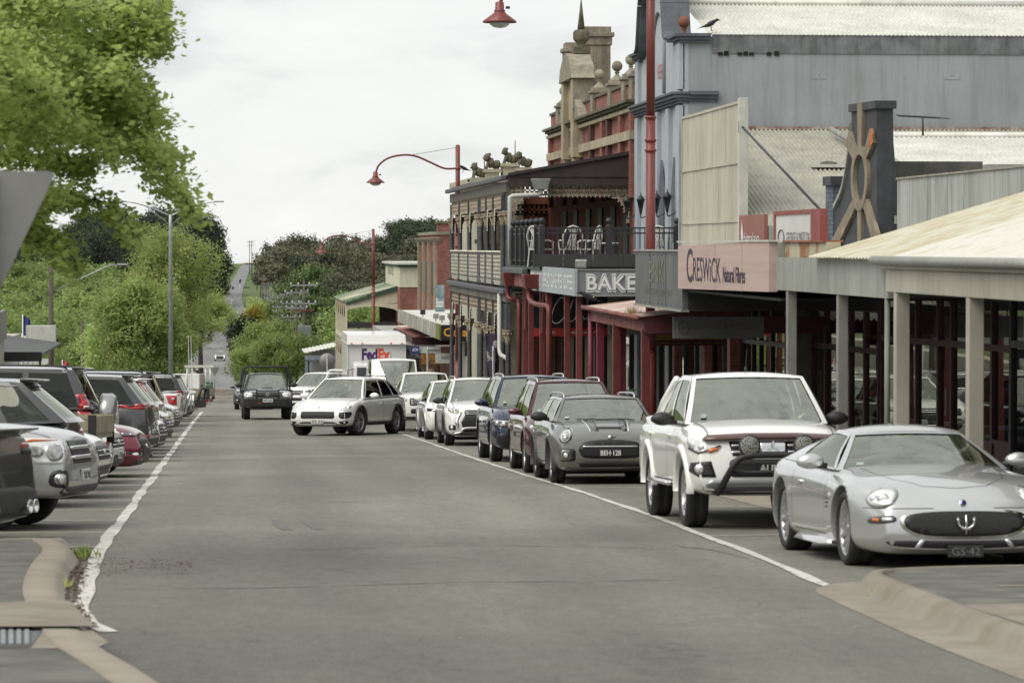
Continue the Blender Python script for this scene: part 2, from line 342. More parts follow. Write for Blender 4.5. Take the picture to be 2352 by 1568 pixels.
for (y0,y1,x,wd) in [(330,1000,3.6,.14),(1020,1090,.4,.12),(1270,1300,3.2,.12)]:
    n=max(2,int((y1-y0)/30));fl.grid(lambda a,b:(interp(RX,b)+x*interp(RW,b)/7.5+a,b,gz(b)+.05),[-wd,wd],[y0+(y1-y0)*i/n for i in range(n+1)])
tag(fl.build('far_road_marking',LINE),kind='structure')
dirt=MB();dirt.grid(lambda a,b:(interp(RX,b)+a*3.6,b,gz(b)+.35+.25*(1-a*a)),[-1,-.5,0,.5,1],[1652,1665,1690,1720])
tag(dirt.build('dirt_bank',mat('pale_dirt',(.42,.33,.2),rough=.95,var=.2,scale=.4)),kind='structure')
# painted lines : wavy edge lines from the photograph's own course
def strip(mb,pts,wd,dz=.008,wob=.012,step=.5):
    P=[Vector((x,y,0)) for x,y in pts];S=[]
    for a,b in zip(P,P[1:]):
        n=max(1,int((b-a).length/step))
        for i in range(n):S.append(a.lerp(b,i/n))
    S.append(P[-1]);L_,R_=[],[]
    for i,p in enumerate(S):
        d=(S[min(i+1,len(S)-1)]-S[max(0,i-1)]).normalized();nrm=Vector((d.y,-d.x,0))
        k=wob*mnoise.noise(Vector((p.x*2.1,p.y*.6,3)));k2=wob*mnoise.noise(Vector((p.x*2.1,p.y*.6,9)))
        L_.append(p+nrm*(wd/2+k));R_.append(p-nrm*(wd/2+k2))
    n=len(S);vs=[(q.x,q.y,gz(q.y)+dz) for q in L_+R_]
    mb.add(vs,[(i,i+1,n+i+1,n+i) for i in range(n-1)])
lm=MB()
LL=[(250,1452),(205,1432),(190,1400),(196,1350),(212,1300),(232,1262),(275,1200),(320,1140),(352,1095),(380,1055),(402,1027),(425,995),(445,968),(464,946)]
strip(lm,[tuple(gnd(*p).xy) for p in LL],.13,wob=.05)
RL=[(1925,1354),(1700,1262),(1500,1185),(1330,1128),(1200,1089),(1060,1043),(960,1008),(885,984)]
strip(lm,[tuple(gnd(*p).xy) for p in RL],.10,wob=.04)
strip(lm,[(5.0,111),(5.0,150)],.1)
y=33.9
for i in range(27):
    xr=interp([(27,-1.32),(34,-1.28),(60,-1.3),(100,-1.22),(160,-1.1)],y)-.02
    strip(lm,[(-6.4,y),(xr,y)],.06,wob=.015);y+=3.05
for y in (35.2,42.6,49.9,57.3,64.2,70.6,77.6,85,91,98):strip(lm,[(5.1,y),(7.0,y+.1)],.06,wob=.015)
for v,u0,u1 in [(931,487,520),(934.5,487,497),(934.5,507,528),(931,523,536)]:
    a=gnd(u0,v);b=gnd(u1,v);strip(lm,[(a.x,a.y),(b.x,b.y)],1.6,wob=.1)
a=gnd(475,926);b=gnd(487,909);strip(lm,[(a.x,a.y),(b.x,b.y)],.16)
tag(lm.build('road_marking',LINE),kind='structure')
# skid marks and stains on the carriageway
sk=MB()
for u0,v0,u1,v1,wd in [(632,1193,660,1217,.14),(704,1196,732,1216,.14)]:
    a=gnd(u0,v0);b=gnd(u1,v1);strip(sk,[(a.x,a.y),(b.x,b.y)],wd,dz=.004,wob=.05,step=.2)
tag(sk.build('tyre_mark',mat('tyre_soot',(.125,.123,.112),rough=.8,var=.3,scale=14)),kind='structure')
# crossing kerbs at the far end of the block
b=MB()
for v,h,c0,c1 in [(915,.05,470,560),(907,.12,480,600),(899,.16,500,620)]:
    a=gnd(c0,v);e=gnd(c1,v);b.box(a.x-1,e.x+2.5,a.y,a.y+.5,gz(a.y)-.05,gz(a.y)+h)
tag(b.build('median_kerb',mat('pink_brick_kerb',(.30,.22,.17),rough=.9,var=.3,scale=2)),kind='structure')
# kerbs with rolled profile along a path of ground points
def kerb(name,pts,mt,width=.42,h=.14,gutter=.38,side=1,closed=False):
    """pts run along the kerb's road-side foot; side +1 = footpath to the right of travel"""
    P=catmull([(x,y,0) for x,y in pts],5);mb=MB();mb.smooth=True
    prof=[(-gutter,.004),(-gutter+.02,.014),(-.03,.008),(0,.02),(.05,h*.72),(.10,h*.96),(.16,h),(width,h),(width,-.05)]
    vs=[]
    for i,p in enumerate(P):
        d=(P[min(i+1,len(P)-1)]-P[max(0,i-1)]).normalized();nr=Vector((d.y,-d.x,0))*side
        for o_,z in prof:
            q=p+nr*o_;vs.append((q.x,q.y,gz(q.y)+z))
    n=len(prof)
    mb.add(vs,[(i*n+j,i*n+j+1,(i+1)*n+j+1,(i+1)*n+j) for i in range(len(P)-1) for j in range(n-1)])
    o=mb.build(name,mt);return tag(o,kind='structure')
# left foreground kerb outstand
LK=[(-6.5,33.0),(-4.0,32.9)]+[tuple(gnd(*p).xy) for p in [(112,1258),(150,1266),(178,1287),(160,1322),(150,1357),(151,1389),(166,1419),(193,1451),(211,1480),(254,1520),(321,1560),(400,1612),(520,1690),(700,1800)]]
kerb('kerb',LK,KERB,width=.33,h=.12,gutter=.03,side=1)
inn=[tuple(gnd(*p).xy) for p in [(40,1264),(118,1270),(98,1309),(90,1346),(96,1384),(112,1416),(80,1440)]]
sheet('footpath_corner',ASPH2,[(-9,32.6),(-4,32.55)]+inn+[(-9,gnd(60,1440).y)],.112)
q_=[gnd(*p) for p in [(-90,1430),(30,1424),(120,1418),(160,1421),(211,1480),(-90,1484)]]
dr=MB();dr.add([(p.x,p.y,gz(p.y)+.135) for p in q_],[list(range(6))]);q_=[gnd(*p) for p in [(-90,1484),(211,1482),(250,1512),(216,1527),(-90,1527)]];dr.add([(p.x,p.y,gz(p.y)+.105) for p in q_],[list(range(5))])
q_=[gnd(*p) for p in [(-90,1480),(211,1478),(213,1484),(-90,1486)]];dr.add([(p.x,p.y,gz(p.y)+.137) for p in q_],[list(range(4))])
tag(dr.build('drain_crossing',CONC),kind='structure')
q_=[gnd(*p) for p in [(-90,1530),(200,1530),(240,1560),(280,1640),(-90,1640)]];dr=MB();dr.add([(p.x,p.y,gz(p.y)+.108) for p in q_],[list(range(5))]);tag(dr.build('footpath_corner',ASPH2),kind='structure')
gt=thing('drain_grate','grey metal drain grate set in the concrete crossing by the left kerb','drain grate',gnd(20,1500)+Vector((0,0,.11)))
for i in range(6):
    b=MB();p=gnd(-34+i*18,1489);q=gnd(-34+i*18,1523);b.hexa([(p.x,p.y,gz(p.y)+.112),(p.x+.03,p.y,gz(p.y)+.112),(q.x+.03,q.y,gz(q.y)+.112),(q.x,q.y,gz(q.y)+.112)],[(p.x,p.y,gz(p.y)+.128),(p.x+.03,p.y,gz(p.y)+.128),(q.x+.03,q.y,gz(q.y)+.128),(q.x,q.y,gz(q.y)+.128)])
    b.build('bar',mat('galvanised',(.30,.32,.33),rough=.45,metal=.6,var=.2),gt)
b=MB();p=gnd(-44,1487);q=gnd(70,1525);b.add([(p.x,p.y,gz(p.y)+.11),(q.x,p.y,gz(p.y)+.11),(q.x,q.y,gz(q.y)+.11),(p.x,q.y,gz(q.y)+.11)],[(0,1,2,3)]);b.build('tray',mat('grate_dark',(.10,.11,.11),rough=.6),gt)
# right foreground kerb outstand
RK=[(9.5,27.35),(7.0,27.3),(6.0,27.2),(5.36,26.85),(5.10,26.2),(5.04,25.2),(4.99,23.6),(4.94,22),(4.92,20),(4.92,17)]
kerb('kerb',RK,CONC,width=.2,h=.15,gutter=.34,side=-1)
sheet('footpath_corner',ASPH2,[(12,27.1),(7.0,27.1),(6.1,27.0),(5.55,26.6),(5.28,26.0),(5.22,25),(5.17,23.4),(5.1,20),(5.1,17),(12,17)],.142)
dr=MB();q_=[(5.15,22.6),(5.9,22.7),(12,22.6),(12,17),(5.15,17)];dr.add([(x,y,gz(y)+.147) for x,y in q_],[list(range(5))]);tag(dr.build('concrete_apron',CONC),kind='structure')
dr=MB();q_=[(gnd(2210,1368).x+.05,24.6),(6.9,24.75),(6.9,24.6),(gnd(2210,1368).x+.05,24.45)];dr.add([(x,y,gz(y)+.147) for x,y in q_],[list(range(4))]);tag(dr.build('pit_lid_edge',CONC),kind='structure')
# tar sealed seams across the carriageway
b=MB()
for pts in ([(262,1352),(600,1350),(1100,1336),(1560,1332)],[(640,1262),(1100,1252),(1480,1258)],[(1560,1255),(1640,1262),(1720,1282)]):strip(b,[tuple(gnd(*q).xy) for q in pts],.03,dz=.004,wob=.05,step=.12)
tag(b.build('tar_seam',mat('tar_seam',(.15,.147,.13),rough=.8,var=.35,scale=6)),kind='structure')
# continuous kerbs and footpaths
k=MB();k.grid(lambda a,b:([7.0,7.35,7.38,7.43,7.6][a],b,gz(b)+[.006,.012,.11,.14,.14][a]),[0,1,2,3,4],[34]+[40+i*10 for i in range(24)]);tag(k.build('kerb',KERB),kind='structure')
k=MB();k.grid(lambda a,b:(a,b,gz(b)+.137),[7.55,11.6],[27]+[30+i*10 for i in range(25)]);tag(k.build('footpath',mat('footpath_paving',(.2,.19,.17),rough=.85,var=.2,scale=1.4)),kind='structure')
k=MB();k.grid(lambda a,b:([-8.6,-6.9,-6.9,-6.6][a],b,gz(b)+[.14,.14,.14,.0][a]),[0,1,2,3],[33]+[40+i*10 for i in range(22)]);tag(k.build('kerb',KERB),kind='structure')
k=MB();k.grid(lambda a,b:(a,b,gz(b)+.135),[-13,-8.5],[12]+[20+i*10 for i in range(24)]);tag(k.build('footpath',MATS['footpath_paving']),kind='structure')
# leaf litter in the left gutter
rng=random.Random(5);lt=MB()
for i in range(420):
    t=rng.random();v=1262+t*190;u=interp([(1262,192),(1300,178),(1360,162),(1400,168),(1452,205)],v)+rng.gauss(6,11)
    p=gnd(u,v);s=rng.uniform(.008,.03);a=rng.random()*6.3
    lt.add([(p.x+s*cos(a),p.y+s*sin(a),gz(p.y)+.02),(p.x-s*sin(a)*.6,p.y+s*cos(a)*.6,gz(p.y)+.035),(p.x-s*cos(a),p.y-s*sin(a),gz(p.y)+.02),(p.x+s*sin(a)*.6,p.y-s*cos(a)*.6,gz(p.y)+.03)],[(0,1,2,3)])
for i in range(120):
    u=rng.uniform(225,440);v=1302+rng.gauss(0,10)*(1-(u-225)/400);p=gnd(u,v);s=rng.uniform(.005,.022)
    lt.add([(p.x+s,p.y,gz(p.y)+.012),(p.x,p.y+s*2,gz(p.y)+.02),(p.x-s,p.y,gz(p.y)+.012)],[(0,1,2)])
tag(lt.build('leaf_litter',mat('brown_litter',(.11,.075,.055),rough=.95,var=.5,scale=20)),kind='stuff')
# ================================================================ vehicles
# car local frame: nose towards -Y, x sideways, z up, origin on the ground under the nose
def ev_mesh(o):
    dg=bpy.context.evaluated_depsgraph_get();dg.update()
    return bpy.data.meshes.new_from_object(o.evaluated_get(dg),depsgraph=dg)
GLASS_F=glassmat('windscreen_glass',tint=(.62,.66,.56),ior=3.9)
GLASS_S=glassmat('tinted_glass',tint=(.20,.21,.20),ior=1.7)
GLASS_D=glassmat('privacy_glass',tint=(.05,.055,.055),ior=1.6)
LAMPB=mat('lamp_housing',(.22,.22,.22),rough=.18,metal=.5,var=.5,scale=14,coat=1,col2=(.6,.6,.58))
LAMPD=mat('lamp_dark',(.05,.05,.05),rough=.2,var=.3,coat=1);LENS=mat('lamp_lens',(.78,.80,.78),rough=.08,var=.1,coat=1,metal=.3)
LAMPR=mat('red_lamp',(.42,.012,.015),rough=.15,var=.25,scale=16,coat=1);LAMPW=mat('white_lamp',(.65,.65,.65),rough=.15,var=.1,coat=1)
ORANGE=mat('amber_lens',(.6,.16,.02),rough=.2,var=.1,coat=1)
PLATEW=mat('plate_white',(.62,.62,.60),rough=.5,var=.05);PLATEB=mat('plate_black',(.02,.02,.02),rough=.4,var=.1)
MESHB=mat('grille_black',(.012,.012,.012),rough=.45,var=.6,scale=60)
PBUMP=mat('grey_plastic',(.05,.05,.05),rough=.6,var=.15)
SEATM=mat('seat_fabric',(.13,.125,.105),rough=.8,var=.2)
ARCHM=mat('arch_dark',(.010,.010,.010),rough=.9,var=0)
def rrect(cx,cz,w,h,r=.03,n=4):
    out=[];r=min(r,w/2-.001,h/2-.001)
    for qx,qz,a0 in ((1,1,0),(-1,1,90),(-1,-1,180),(1,-1,270)):
        for i in range(n+1):
            a=R(a0+90*i/n);out.append((cx+qx*(w/2-r)+r*cos(a),cz+qz*(h/2-r)+r*sin(a)))
    return out
def ell(cx,cz,rx,rz,n=18):return [(cx+rx*cos(2*pi*i/n),cz+rz*sin(2*pi*i/n)) for i in range(n)]
def smoothpoly(pts,n=4):return [(p.x,p.y) for p in catmull([(a,b,0) for a,b in pts],n,True)]
WHEELS={}
def wheel_parts(r,wd,style,n):
    key=(r,wd,style,n)
    if key in WHEELS:return WHEELS[key]
    rr=r*(.76 if style=='slim' else .69 if style!='steel' else .62)
    t=MB();h=wd/2
    t.lathe([(rr,-h*.80),(r*.80,-h),(r*.93,-h*.97),(r*.985,-h*.80),(r,-h*.5),(r,-h*.13),(r*.985,-h*.11),(r*.985,-h*.07),(r,-h*.05),(r,h*.05),(r*.985,h*.07),(r*.985,h*.11),(r,h*.13),(r,h*.5),(r*.985,h*.80),(r*.93,h*.97),(r*.80,h),(rr,h*.80),(rr,h*.1),(rr,-h*.8)],n=40,axis='X')
    tyre=t.build('wheel',RUBBER,None);tyre.hide_render=True
    m=MB();o=h*.82;m.m=0
    m.lathe([(rr*1.01,o),(rr*.95,o+.004),(rr*.90,o-.02),(rr*.88,o-.10),(rr*.88,-h*.7)],n=40,axis='X',cap=False)
    m.m=1;m.lathe([(.01,o-.10),(rr*.88,o-.10),(rr*.88,o-.11),(.01,o-.11)],n=30,axis='X')
    m.m=2;m.lathe([(.01,o-.085),(rr*.62,o-.085),(rr*.62,o-.09),(.01,o-.09)],n=26,axis='X')
    m.m=0;m.lathe([(.01,o-.012),(rr*.13,o-.015),(rr*.17,o-.05),(rr*.17,o-.08)],n=18,axis='X')
    for k in range(n):
        a=2*pi*k/n
        for tw in ((-.045,.045) if style=='twin' else (0,)):
            ca,sa=cos(a),sin(a);w0=rr*(.13 if style=='slim' else .18 if style!='twin' else .07);w1=rr*(.06 if style=='slim' else .11 if style!='twin' else .05)
            if style=='steel':w0,w1=rr*.22,rr*.2
            sp=[]
            for rad,ww,xo in ((rr*.12,w0,o-.022),(rr*.55,(w0+w1)*.42,o-.03),(rr*.92,w1,o-.008)):
                off=tw*(rad/rr)*2.4
                for s2,dx in ((-1,0),(1,0),(1,-.03),(-1,-.03)):
                    y=ca*rad-sa*(s2*ww+off);z=sa*rad+ca*(s2*ww+off);sp.append((xo+dx,y,z))
            m.add(sp,[(0,1,5,4),(1,2,6,5),(2,3,7,6),(3,0,4,7),(4,5,9,8),(5,6,10,9),(6,7,11,10),(7,4,8,11),(8,9,10,11),(0,3,2,1)])
    rim=fixn(m.build('rim',[ALLOY,ARCHM,PBUMP],None));rim.hide_render=True
    WHEELS[key]=(tyre.data,rim.data)
    bpy.data.objects.remove(tyre);bpy.data.objects.remove(rim)
    return WHEELS[key]
def prof(tab,x):return sinterp(tab,x)
class Car:
    D=dict(L=4.7,W=1.88,H=1.68,wb=2.75,fo=.9,r=.35,ww=.235,zb=.24,rot=0,a=.15,ar=.13,
             top=[(0,.86),(.12,.95),(.5,1.02),(1.15,1.10)],      # bonnet centre height from the nose
             sh=[(0,.80),(.3,.90),(1.2,1.0),(4.7,1.02)],         # shoulder height
             nose=[(.2,.10),(.35,.02),(.55,.0),(.75,.05),(.9,.14),(1.1,.3)],
             tail=[(.2,.08),(.4,.0),(.6,.0),(.9,.05),(1.1,.10)],
             cowl=1.05,wst=1.75,wsr=4.2,rgb=4.62,zbelt=1.02,zbeltr=1.06,wt=.60,tuck=.80,crown=.05,
             deck=None,seats=True,pillars=(.0,.39,.44,.74,.79,1.0),bump=.02,arch=.055,flare=None,style='five',spokes=5,
             rails=None,blackroof=False,mirror='body',hood_edge=.035,glass=None,rake=0.0,ute=None,mir=(.62,1.08))
    def __init__(s,label,paintm,mats=None,**kw):
        for k,v in dict(Car.D,**kw).items():setattr(s,k,v)
        s.cat=kw.get('cat','car')
        s.root=thing(kw.get('name','parked_car'),label,s.cat,(0,0,0),kw.get('group'))
        s.P=paintm;s.build()
    def yw(s,y):      # half width in plan
        w=s.W/2;t=min(1,y/.75);q=min(1,(s.L-y)/.6)
        return w*(1-s.a*(1-t)**2.3)*(1-s.ar*(1-q)**2.3)
    def section(s,y,k):
        """half section points bottom centre -> top centre; k nose/tail index"""
        w=s.yw(y);zt=prof(s.topfull,y);zs=min(prof(s.sh,y),zt-.015);zb=s.zb+(0.05 if y<.1 or y>s.L-.1 else 0)
        ax=min(abs(y-s.fo),abs(y-s.fo-s.wb));bl=s.bump*exp(-(ax/.42)**2)
        wm=w+bl;zm=zb+(zs-zb)*.62
        pts=[(0,zb),(w*.74,zb),(w*.93,zb+.025),(wm*.992,zb+.14),(wm*1.0,zb+(zs-zb)*.36),(wm*1.0,zm),(w*.985+bl*.6,zs-.09),(w*.935,zs),(w*.80,zt-s.hood_edge*.7 if zt-s.hood_edge*.7>zs else zs+.003),(w*.42,zt),(0,zt+.012)]
        return pts
    def yoff(s,y,z):
        o=0
        if y<.6:o+=interp(s.nose,z)*(1-y/.6)
        e=s.L-y
        if e<.5:o-=interp(s.tail,z)*(1-e/.5)
        return o
    def build(s):
        L=s.L;ya,yr=s.fo,s.fo+s.wb
        tf=list(s.top)
        if s.ute:tf+=[(s.cowl+.12,s.zbelt+.0),(s.ute[0],s.zbeltr),(s.ute[0]+.03,s.ute[1]),(L,s.ute[1])]
        else:
            tf+=[(s.cowl+.15,s.zbelt+.005),(s.rgb-.1,s.zbeltr)]
            tf+=s.deck if s.deck else [(L-.1,s.zbeltr),(L,s.zbeltr-.03)]
        s.topfull=tf
        st=sorted(set([0,.035,.12,.28,.5,ya-.25,ya,ya+.3,s.cowl,s.cowl+.12,(s.cowl+yr)/2,yr-.45,yr,yr+.3,L-.4,L-.22,L-.09,L-.03,L]+([s.ute[0]-.01,s.ute[0]+.04] if s.ute else [])+[t[0] for t in (s.deck or [])]))
        st=[a for i,a in enumerate(st) if i==0 or a-st[i-1]>.024]
        vs=[];fs=[];mi=[]
        for y in st:
            h=s.section(y,0);full=[(-x,z) for x,z in h[:0:-1]]+h   # left top .. bottom centre .. right
            full=h[::-1]+[(-x,z) for x,z in h[1:-1]]
            vs+=[(x,y+s.yoff(y,z),z) for x,z in full]
        n=len(full)
        for i in range(len(st)-1):
            for j in range(n):
                a,b=i*n+j,i*n+(j+1) % n;fs.append((a,b,b+n,a+n))
                ym=(st[i]+st[i+1])/2;top=j in (0,1,n-1,n-2)
                m_=0
                if top and s.cowl+.08<ym<(s.rgb-.12 if not s.ute else s.ute[0]):m_=1
                if j in (8,9,10,11):m_=1
                mi.append(m_)
        for base,fl in ((0,False),((len(st)-1)*n,True)):   # caps: quads between left and right
            h=n//2
            for j in range(h):
                a,b=base+j,base+j+1;c,d=base+(n-j) % n,base+(n-j-1) % n
                f=[a,b,d,c] if a!=c else [a,b,d]
                if b==d:f=[a,b,c]
                fs.append(f[::-1] if fl else f);mi.append(0)
        bm=MB();bm.v=vs;bm.f=fs;bm.mi=mi;bm.sm=[True]*len(fs)
        o=bm.build('body',[s.P,DARKIN,ARCHM,BLACK,PBUMP,CHROME]);fixn(o)
        ss=o.modifiers.new('s','SUBSURF');ss.levels=2;ss.render_levels=2
        # wheel arches
        c=MB();ra=s.r+s.arch
        for y in (ya,yr):
            for sx in (-1,1):
                c.lathe([(ra*.96,-.20),(ra,-.18),(ra,.4)],(sx*(s.W/2-.10),y,s.r+.012),40,'X',M=Matrix.Scale(sx,4,(1,0,0)))
        co=c.build('cut',[ARCHM]);fixn(co)
        bo=o.modifiers.new('b','BOOLEAN');bo.operation='DIFFERENCE';bo.object=co;bo.solver='EXACT'
        me=ev_mesh(o);bpy.data.objects.remove(o);bpy.data.objects.remove(co)
        for p in me.polygons:
            cc=p.center
            for y in (ya,yr):
                d=sqrt((cc.y-y)**2+(cc.z-s.r-.012)**2)
                if d<ra*1.003 and abs(cc.x)<s.W/2-.012 and cc.z>s.zb-.05 and abs(p.normal.x)<.5 or (d<ra and abs(cc.x)<s.W/2-.2):p.material_index=2;p.use_smooth=False
        # cabin
        cab=MB();cab.smooth=True;s.cab(cab)
        cm=cab.build('c',[s.P,DARKIN,ARCHM,BLACK,PBUMP,CHROME])
        wd=cm.modifiers.new('w','WELD');wd.merge_threshold=.002
        bv=cm.modifiers.new('v','BEVEL');bv.width=.035;bv.segments=3;bv.limit_method='ANGLE';bv.angle_limit=R(28)
        m2=ev_mesh(cm);bpy.data.objects.remove(cm)
        bb=bmesh.new();bb.from_mesh(me);bb.from_mesh(m2)
        bb.to_mesh(me);bpy.data.meshes.remove(m2)
        s.bvh=BVHTree.FromBMesh(bb);bb.free()
        s.body=bpy.data.objects.new('body',me);COL.objects.link(s.body);s.body.parent=s.root
        for k in range(6-len(me.materials)):pass
        me.materials.clear()
        for m_ in (s.P,DARKIN,ARCHM,BLACK,PBUMP,CHROME):me.materials.append(m_)
        s.wheels();s.mirrors();s.inside()
        if s.flare:s.flares()
        if s.rails:s.railings()
    # ---- cabin surfaces
    def cab(s,mb):
        w0=s.yw(s.cowl)*.90;w1=s.yw(s.rgb)*.90;zb0=s.zbelt-.02;zb1=s.zbeltr-.02;wt=s.wt
        wtr=getattr(s,'wtr',wt*.97);H=s.H;zr0=H-s.crown-.02;zr1=getattr(s,'zr1',zr0-.02)
        def low(t):y=lerp(s.cowl,s.rgb,t);return Vector((s.yw(y)*.905,y,lerp(zb0,zb1,t)))
        def upp(t):
            y=lerp(s.wst,s.wsr,t);z=lerp(zr0,zr1,t)+s.crown*1.0*sin(pi*min(1,max(0,t)))*.5
            return Vector((lerp(wt,wtr,t)+.02*sin(pi*t),y,z))
        def side(sx):
            def fn(a,b):
                p=low(a).lerp(upp(a),b);p.x+=.022*sin(pi*b);return Vector((sx*p.x,p.y,p.z))
            return fn
        bow=.16;bowt=.10
        def ws(a,b):     # a -1..1 across, b 0..1 up
            lo=low(0);up=upp(0);p=Vector((lerp(lo.x,up.x,b)*a,lerp(lo.y,up.y,b)-lerp(bow,bowt,b)*(1-a*a),lerp(lo.z,up.z,b)+.02*(1-a*a)*b))
            p.y-=.03*sin(pi*b);return p
        bowr=.10
        def rw(a,b):
            lo=low(1);up=upp(1);return Vector((lerp(lo.x,up.x,b)*a,lerp(lo.y,up.y,b)+lerp(bowr,.05,b)*(1-a*a),lerp(lo.z,up.z,b)+.015*(1-a*a)*b))
        def roof(a,t):
            u=upp(t);y=u.y
            y+=(-bowt*(1-a*a))*(1-t)**2+(.05*(1-a*a))*t**2
            return Vector((u.x*a,y,u.z+(.02+s.crown*.45)*(1-a*a)*(1 if 0<t<1 else .4)))
        def cells(fn,us,vs_,holes,trim=.0):
            """grid lines include window borders; holes: list of (u0,u1,v0,v1) ; ring of black width trim"""
            U=set(us);V=set(vs_)
            for h in holes:
                U |= {h[0],h[1],h[0]-trim,h[1]+trim};V |= {h[2],h[3],h[2]-trim*1.5,h[3]+trim*1.5}
            def dd(S):
                S=sorted(S);outp=[S[0]]
                for q in S[1:]:
                    if q-outp[-1]>1e-4:outp.append(q)
                return outp
            lo_u,hi_u,lo_v,hi_v=min(us),max(us),min(vs_),max(vs_)
            U=dd({min(hi_u,max(lo_u,q)) for q in U});V=dd({min(hi_v,max(lo_v,q)) for q in V})
            idx={}
            def vid(i,j):
                if (i,j) not in idx:idx[i,j]=len(mb.v);mb.v.append(tuple(fn(U[i],V[j])))
                return idx[i,j]
            for i in range(len(U)-1):
                for j in range(len(V)-1):
                    um,vm=(U[i]+U[i+1])/2,(V[j]+V[j+1])/2
                    if any(h[0]<um<h[1] and h[2]<vm<h[3] for h in holes):continue
                    near=any(h[0]-trim<um<h[1]+trim and h[2]-trim*1.5<vm<h[3]+trim*1.5 for h in holes)
                    mb.f.append([vid(i,j),vid(i+1,j),vid(i+1,j+1),vid(i,j+1)]);mb.mi.append(3 if near else s.cabm(um,vm,fn));mb.sm.append(True)
        s.wsfn,s.rwfn,s.sfn=ws,rw,side
        a8=[-1,-.9,-.7,-.45,-.15,.15,.45,.7,.9,1];t6=[0,.2,.4,.6,.8,1]
        s.hws=(-.93,.93,.03,.955);s.hrw=(-.86,.86,.12,.88)
        if s.ute:s.hrw=(-.85,.85,.2,.85)
        s._k='ws';cells(ws,a8,t6,[s.hws],.018)
        s._k='rw';cells(rw,a8,t6,[s.hrw] if not getattr(s,'norear',0) else [],.02)
        s._k='roof';cells(roof,a8,[0,.05,.2,.4,.6,.8,.95,1],[])
        p=s.pillars;z0,z1=.05,.90;s.sw=[]
        for i in range(0,len(p)-1,2):s.sw.append((p[i]+(.045 if i==0 else 0),p[i+1]-(.05 if i==len(p)-2 else 0),z0,z1))
        for sx in (1,-1):
            s._k='side';cells(side(sx),[i/12 for i in range(13)],t6,s.sw,.010)
        # glazing
        def pane(name,fn,h,m_,inset=.012,skip=0):
            g_=MB();g_.smooth=True;n=8
            g_.grid(fn,[lerp(h[0],h[1],i/n) for i in range(n+1)],[lerp(h[2],h[3],i/4) for i in range(5)])
            o_=g_.build(name,m_,s.root,world=False);f0=o_.data.polygons[len(o_.data.polygons)//2]
            if f0.normal.dot(f0.center-Vector((0,(s.cowl+s.rgb)/2,s.zbelt-.3)))<0:o_.data.flip_normals()
        pane('windscreen',lambda a,b:ws(a,b)+Vector((0,.008,-.008)),s.hws,GLASS_F)
        if not getattr(s,'norear',0):pane('rear_window',lambda a,b:rw(a,b)+Vector((0,-.008,-.008)),s.hrw,s.glass or GLASS_S)
        for sx in (1,-1):
            f_=side(sx)
            for i,h in enumerate(s.sw):pane('side_window',lambda a,b,f_=f_,sx=sx:f_(a,b)-Vector((sx*.010,0,0)),h,GLASS_S if i==0 or not s.glass else s.glass)
    def cabm(s,u,v,fn):
        if s._k=='side' and v<.06:return 3
        if s.blackroof and (s._k=='roof' or (s._k in ('ws',) and v>.9)):return 3
        if s._k=='side' and .30<u<.84 and any(abs(u-(s.pillars[i]+s.pillars[i+1])/2)<.035 for i in range(1,len(s.pillars)-1,2)):return 3
        return 0
    def wheels(s):
        s.steer=getattr(s,'steer',0)
        td,rd=wheel_parts(s.r,s.ww,s.style,s.spokes)
        for y in (s.fo,s.fo+s.wb):
            for sx in (-1,1):
                wo=bpy.data.objects.new('wheel',td);COL.objects.link(wo);wo.parent=s.root
                wo.location=(sx*(s.W/2-s.ww/2-.012),y,s.r);wo.rotation_euler=(random.Random(int(y*99)+sx).random()*2,0,(pi if sx<0 else 0)+(s.steer if y==s.fo else 0))
                ri=bpy.data.objects.new('rim',rd);COL.objects.link(ri);ri.parent=wo
    def mirrors(s):
        my,mz=s.mir;big=getattr(s,'mirbig',1.0)
        y=s.cowl+my*.75
        for sx in (-1,1):
            x=s.yw(y);m=MB();m.smooth=True
            m.m=0;xm=sx*(x+.09*big);pr=[(.0,-.055),(.045,-.05),(.078,-.025),(.088,.0),(.088,.035),(.08,.042),(.0,.042)]
            k0=len(m.v);m.lathe([(max(.001,r_),h_) for r_,h_ in pr],(xm,y,mz),20,'Y',M=Matrix.Diagonal((1.22*big,1.0,.82*big,1)),cap=False)
            m.v[k0:]=[(xm+(vx-xm)*(1+.10*(abs(vz-mz)/.06<.8)),vy,mz+(vz-mz)*(1.0 if vz>mz else .85)) for vx,vy,vz in m.v[k0:]]
            m.m=1;m.box(min(sx*(x-.06),sx*(x+.06)),max(sx*(x-.06),sx*(x+.06)),y-.02,y+.04,mz-.06,mz-.01)
            m.build('mirror',[s.P if s.mirror=='body' else BLACK if s.mirror=='black' else CHROME,BLACK],s.root,world=False)
    def inside(s):
        if not s.seats:return
        zf=s.zbelt-.45;zr=min(s.H-.32,s.zbelt+.26)
        yS=lerp(s.cowl,s.rgb,.42)
        rows=(yS,) if (s.ute and s.ute[0]<2.9) else (yS,lerp(s.cowl,s.rgb,.74))
        for y in rows:
            for sx in (-1,1):
                x=sx*.36;b=MB();b.smooth=True
                b.box(x-.22,x+.22,y,y+.10,zf,zr-.05);b.box(x-.03,x+.03,y+.03,y+.06,zr-.06,zr-.02);b.sphere((x,y+.04,zr+.05),.1,10,(1.25,.6,.95))
                b.build('seat',SEATM,s.root,world=False,bev=.03)
        b=MB();b.smooth=True;b.box(-.62,.62,s.cowl+.25,s.cowl+.55,s.zbelt-.1,s.zbelt-.012)
        x=.36;ring=[(x+.18*cos(2*pi*i/16),s.cowl+.72+.05*sin(2*pi*i/16),s.zbelt-.0+.17*sin(2*pi*i/16)) for i in range(17)]
        b.tube(ring,.014,5)
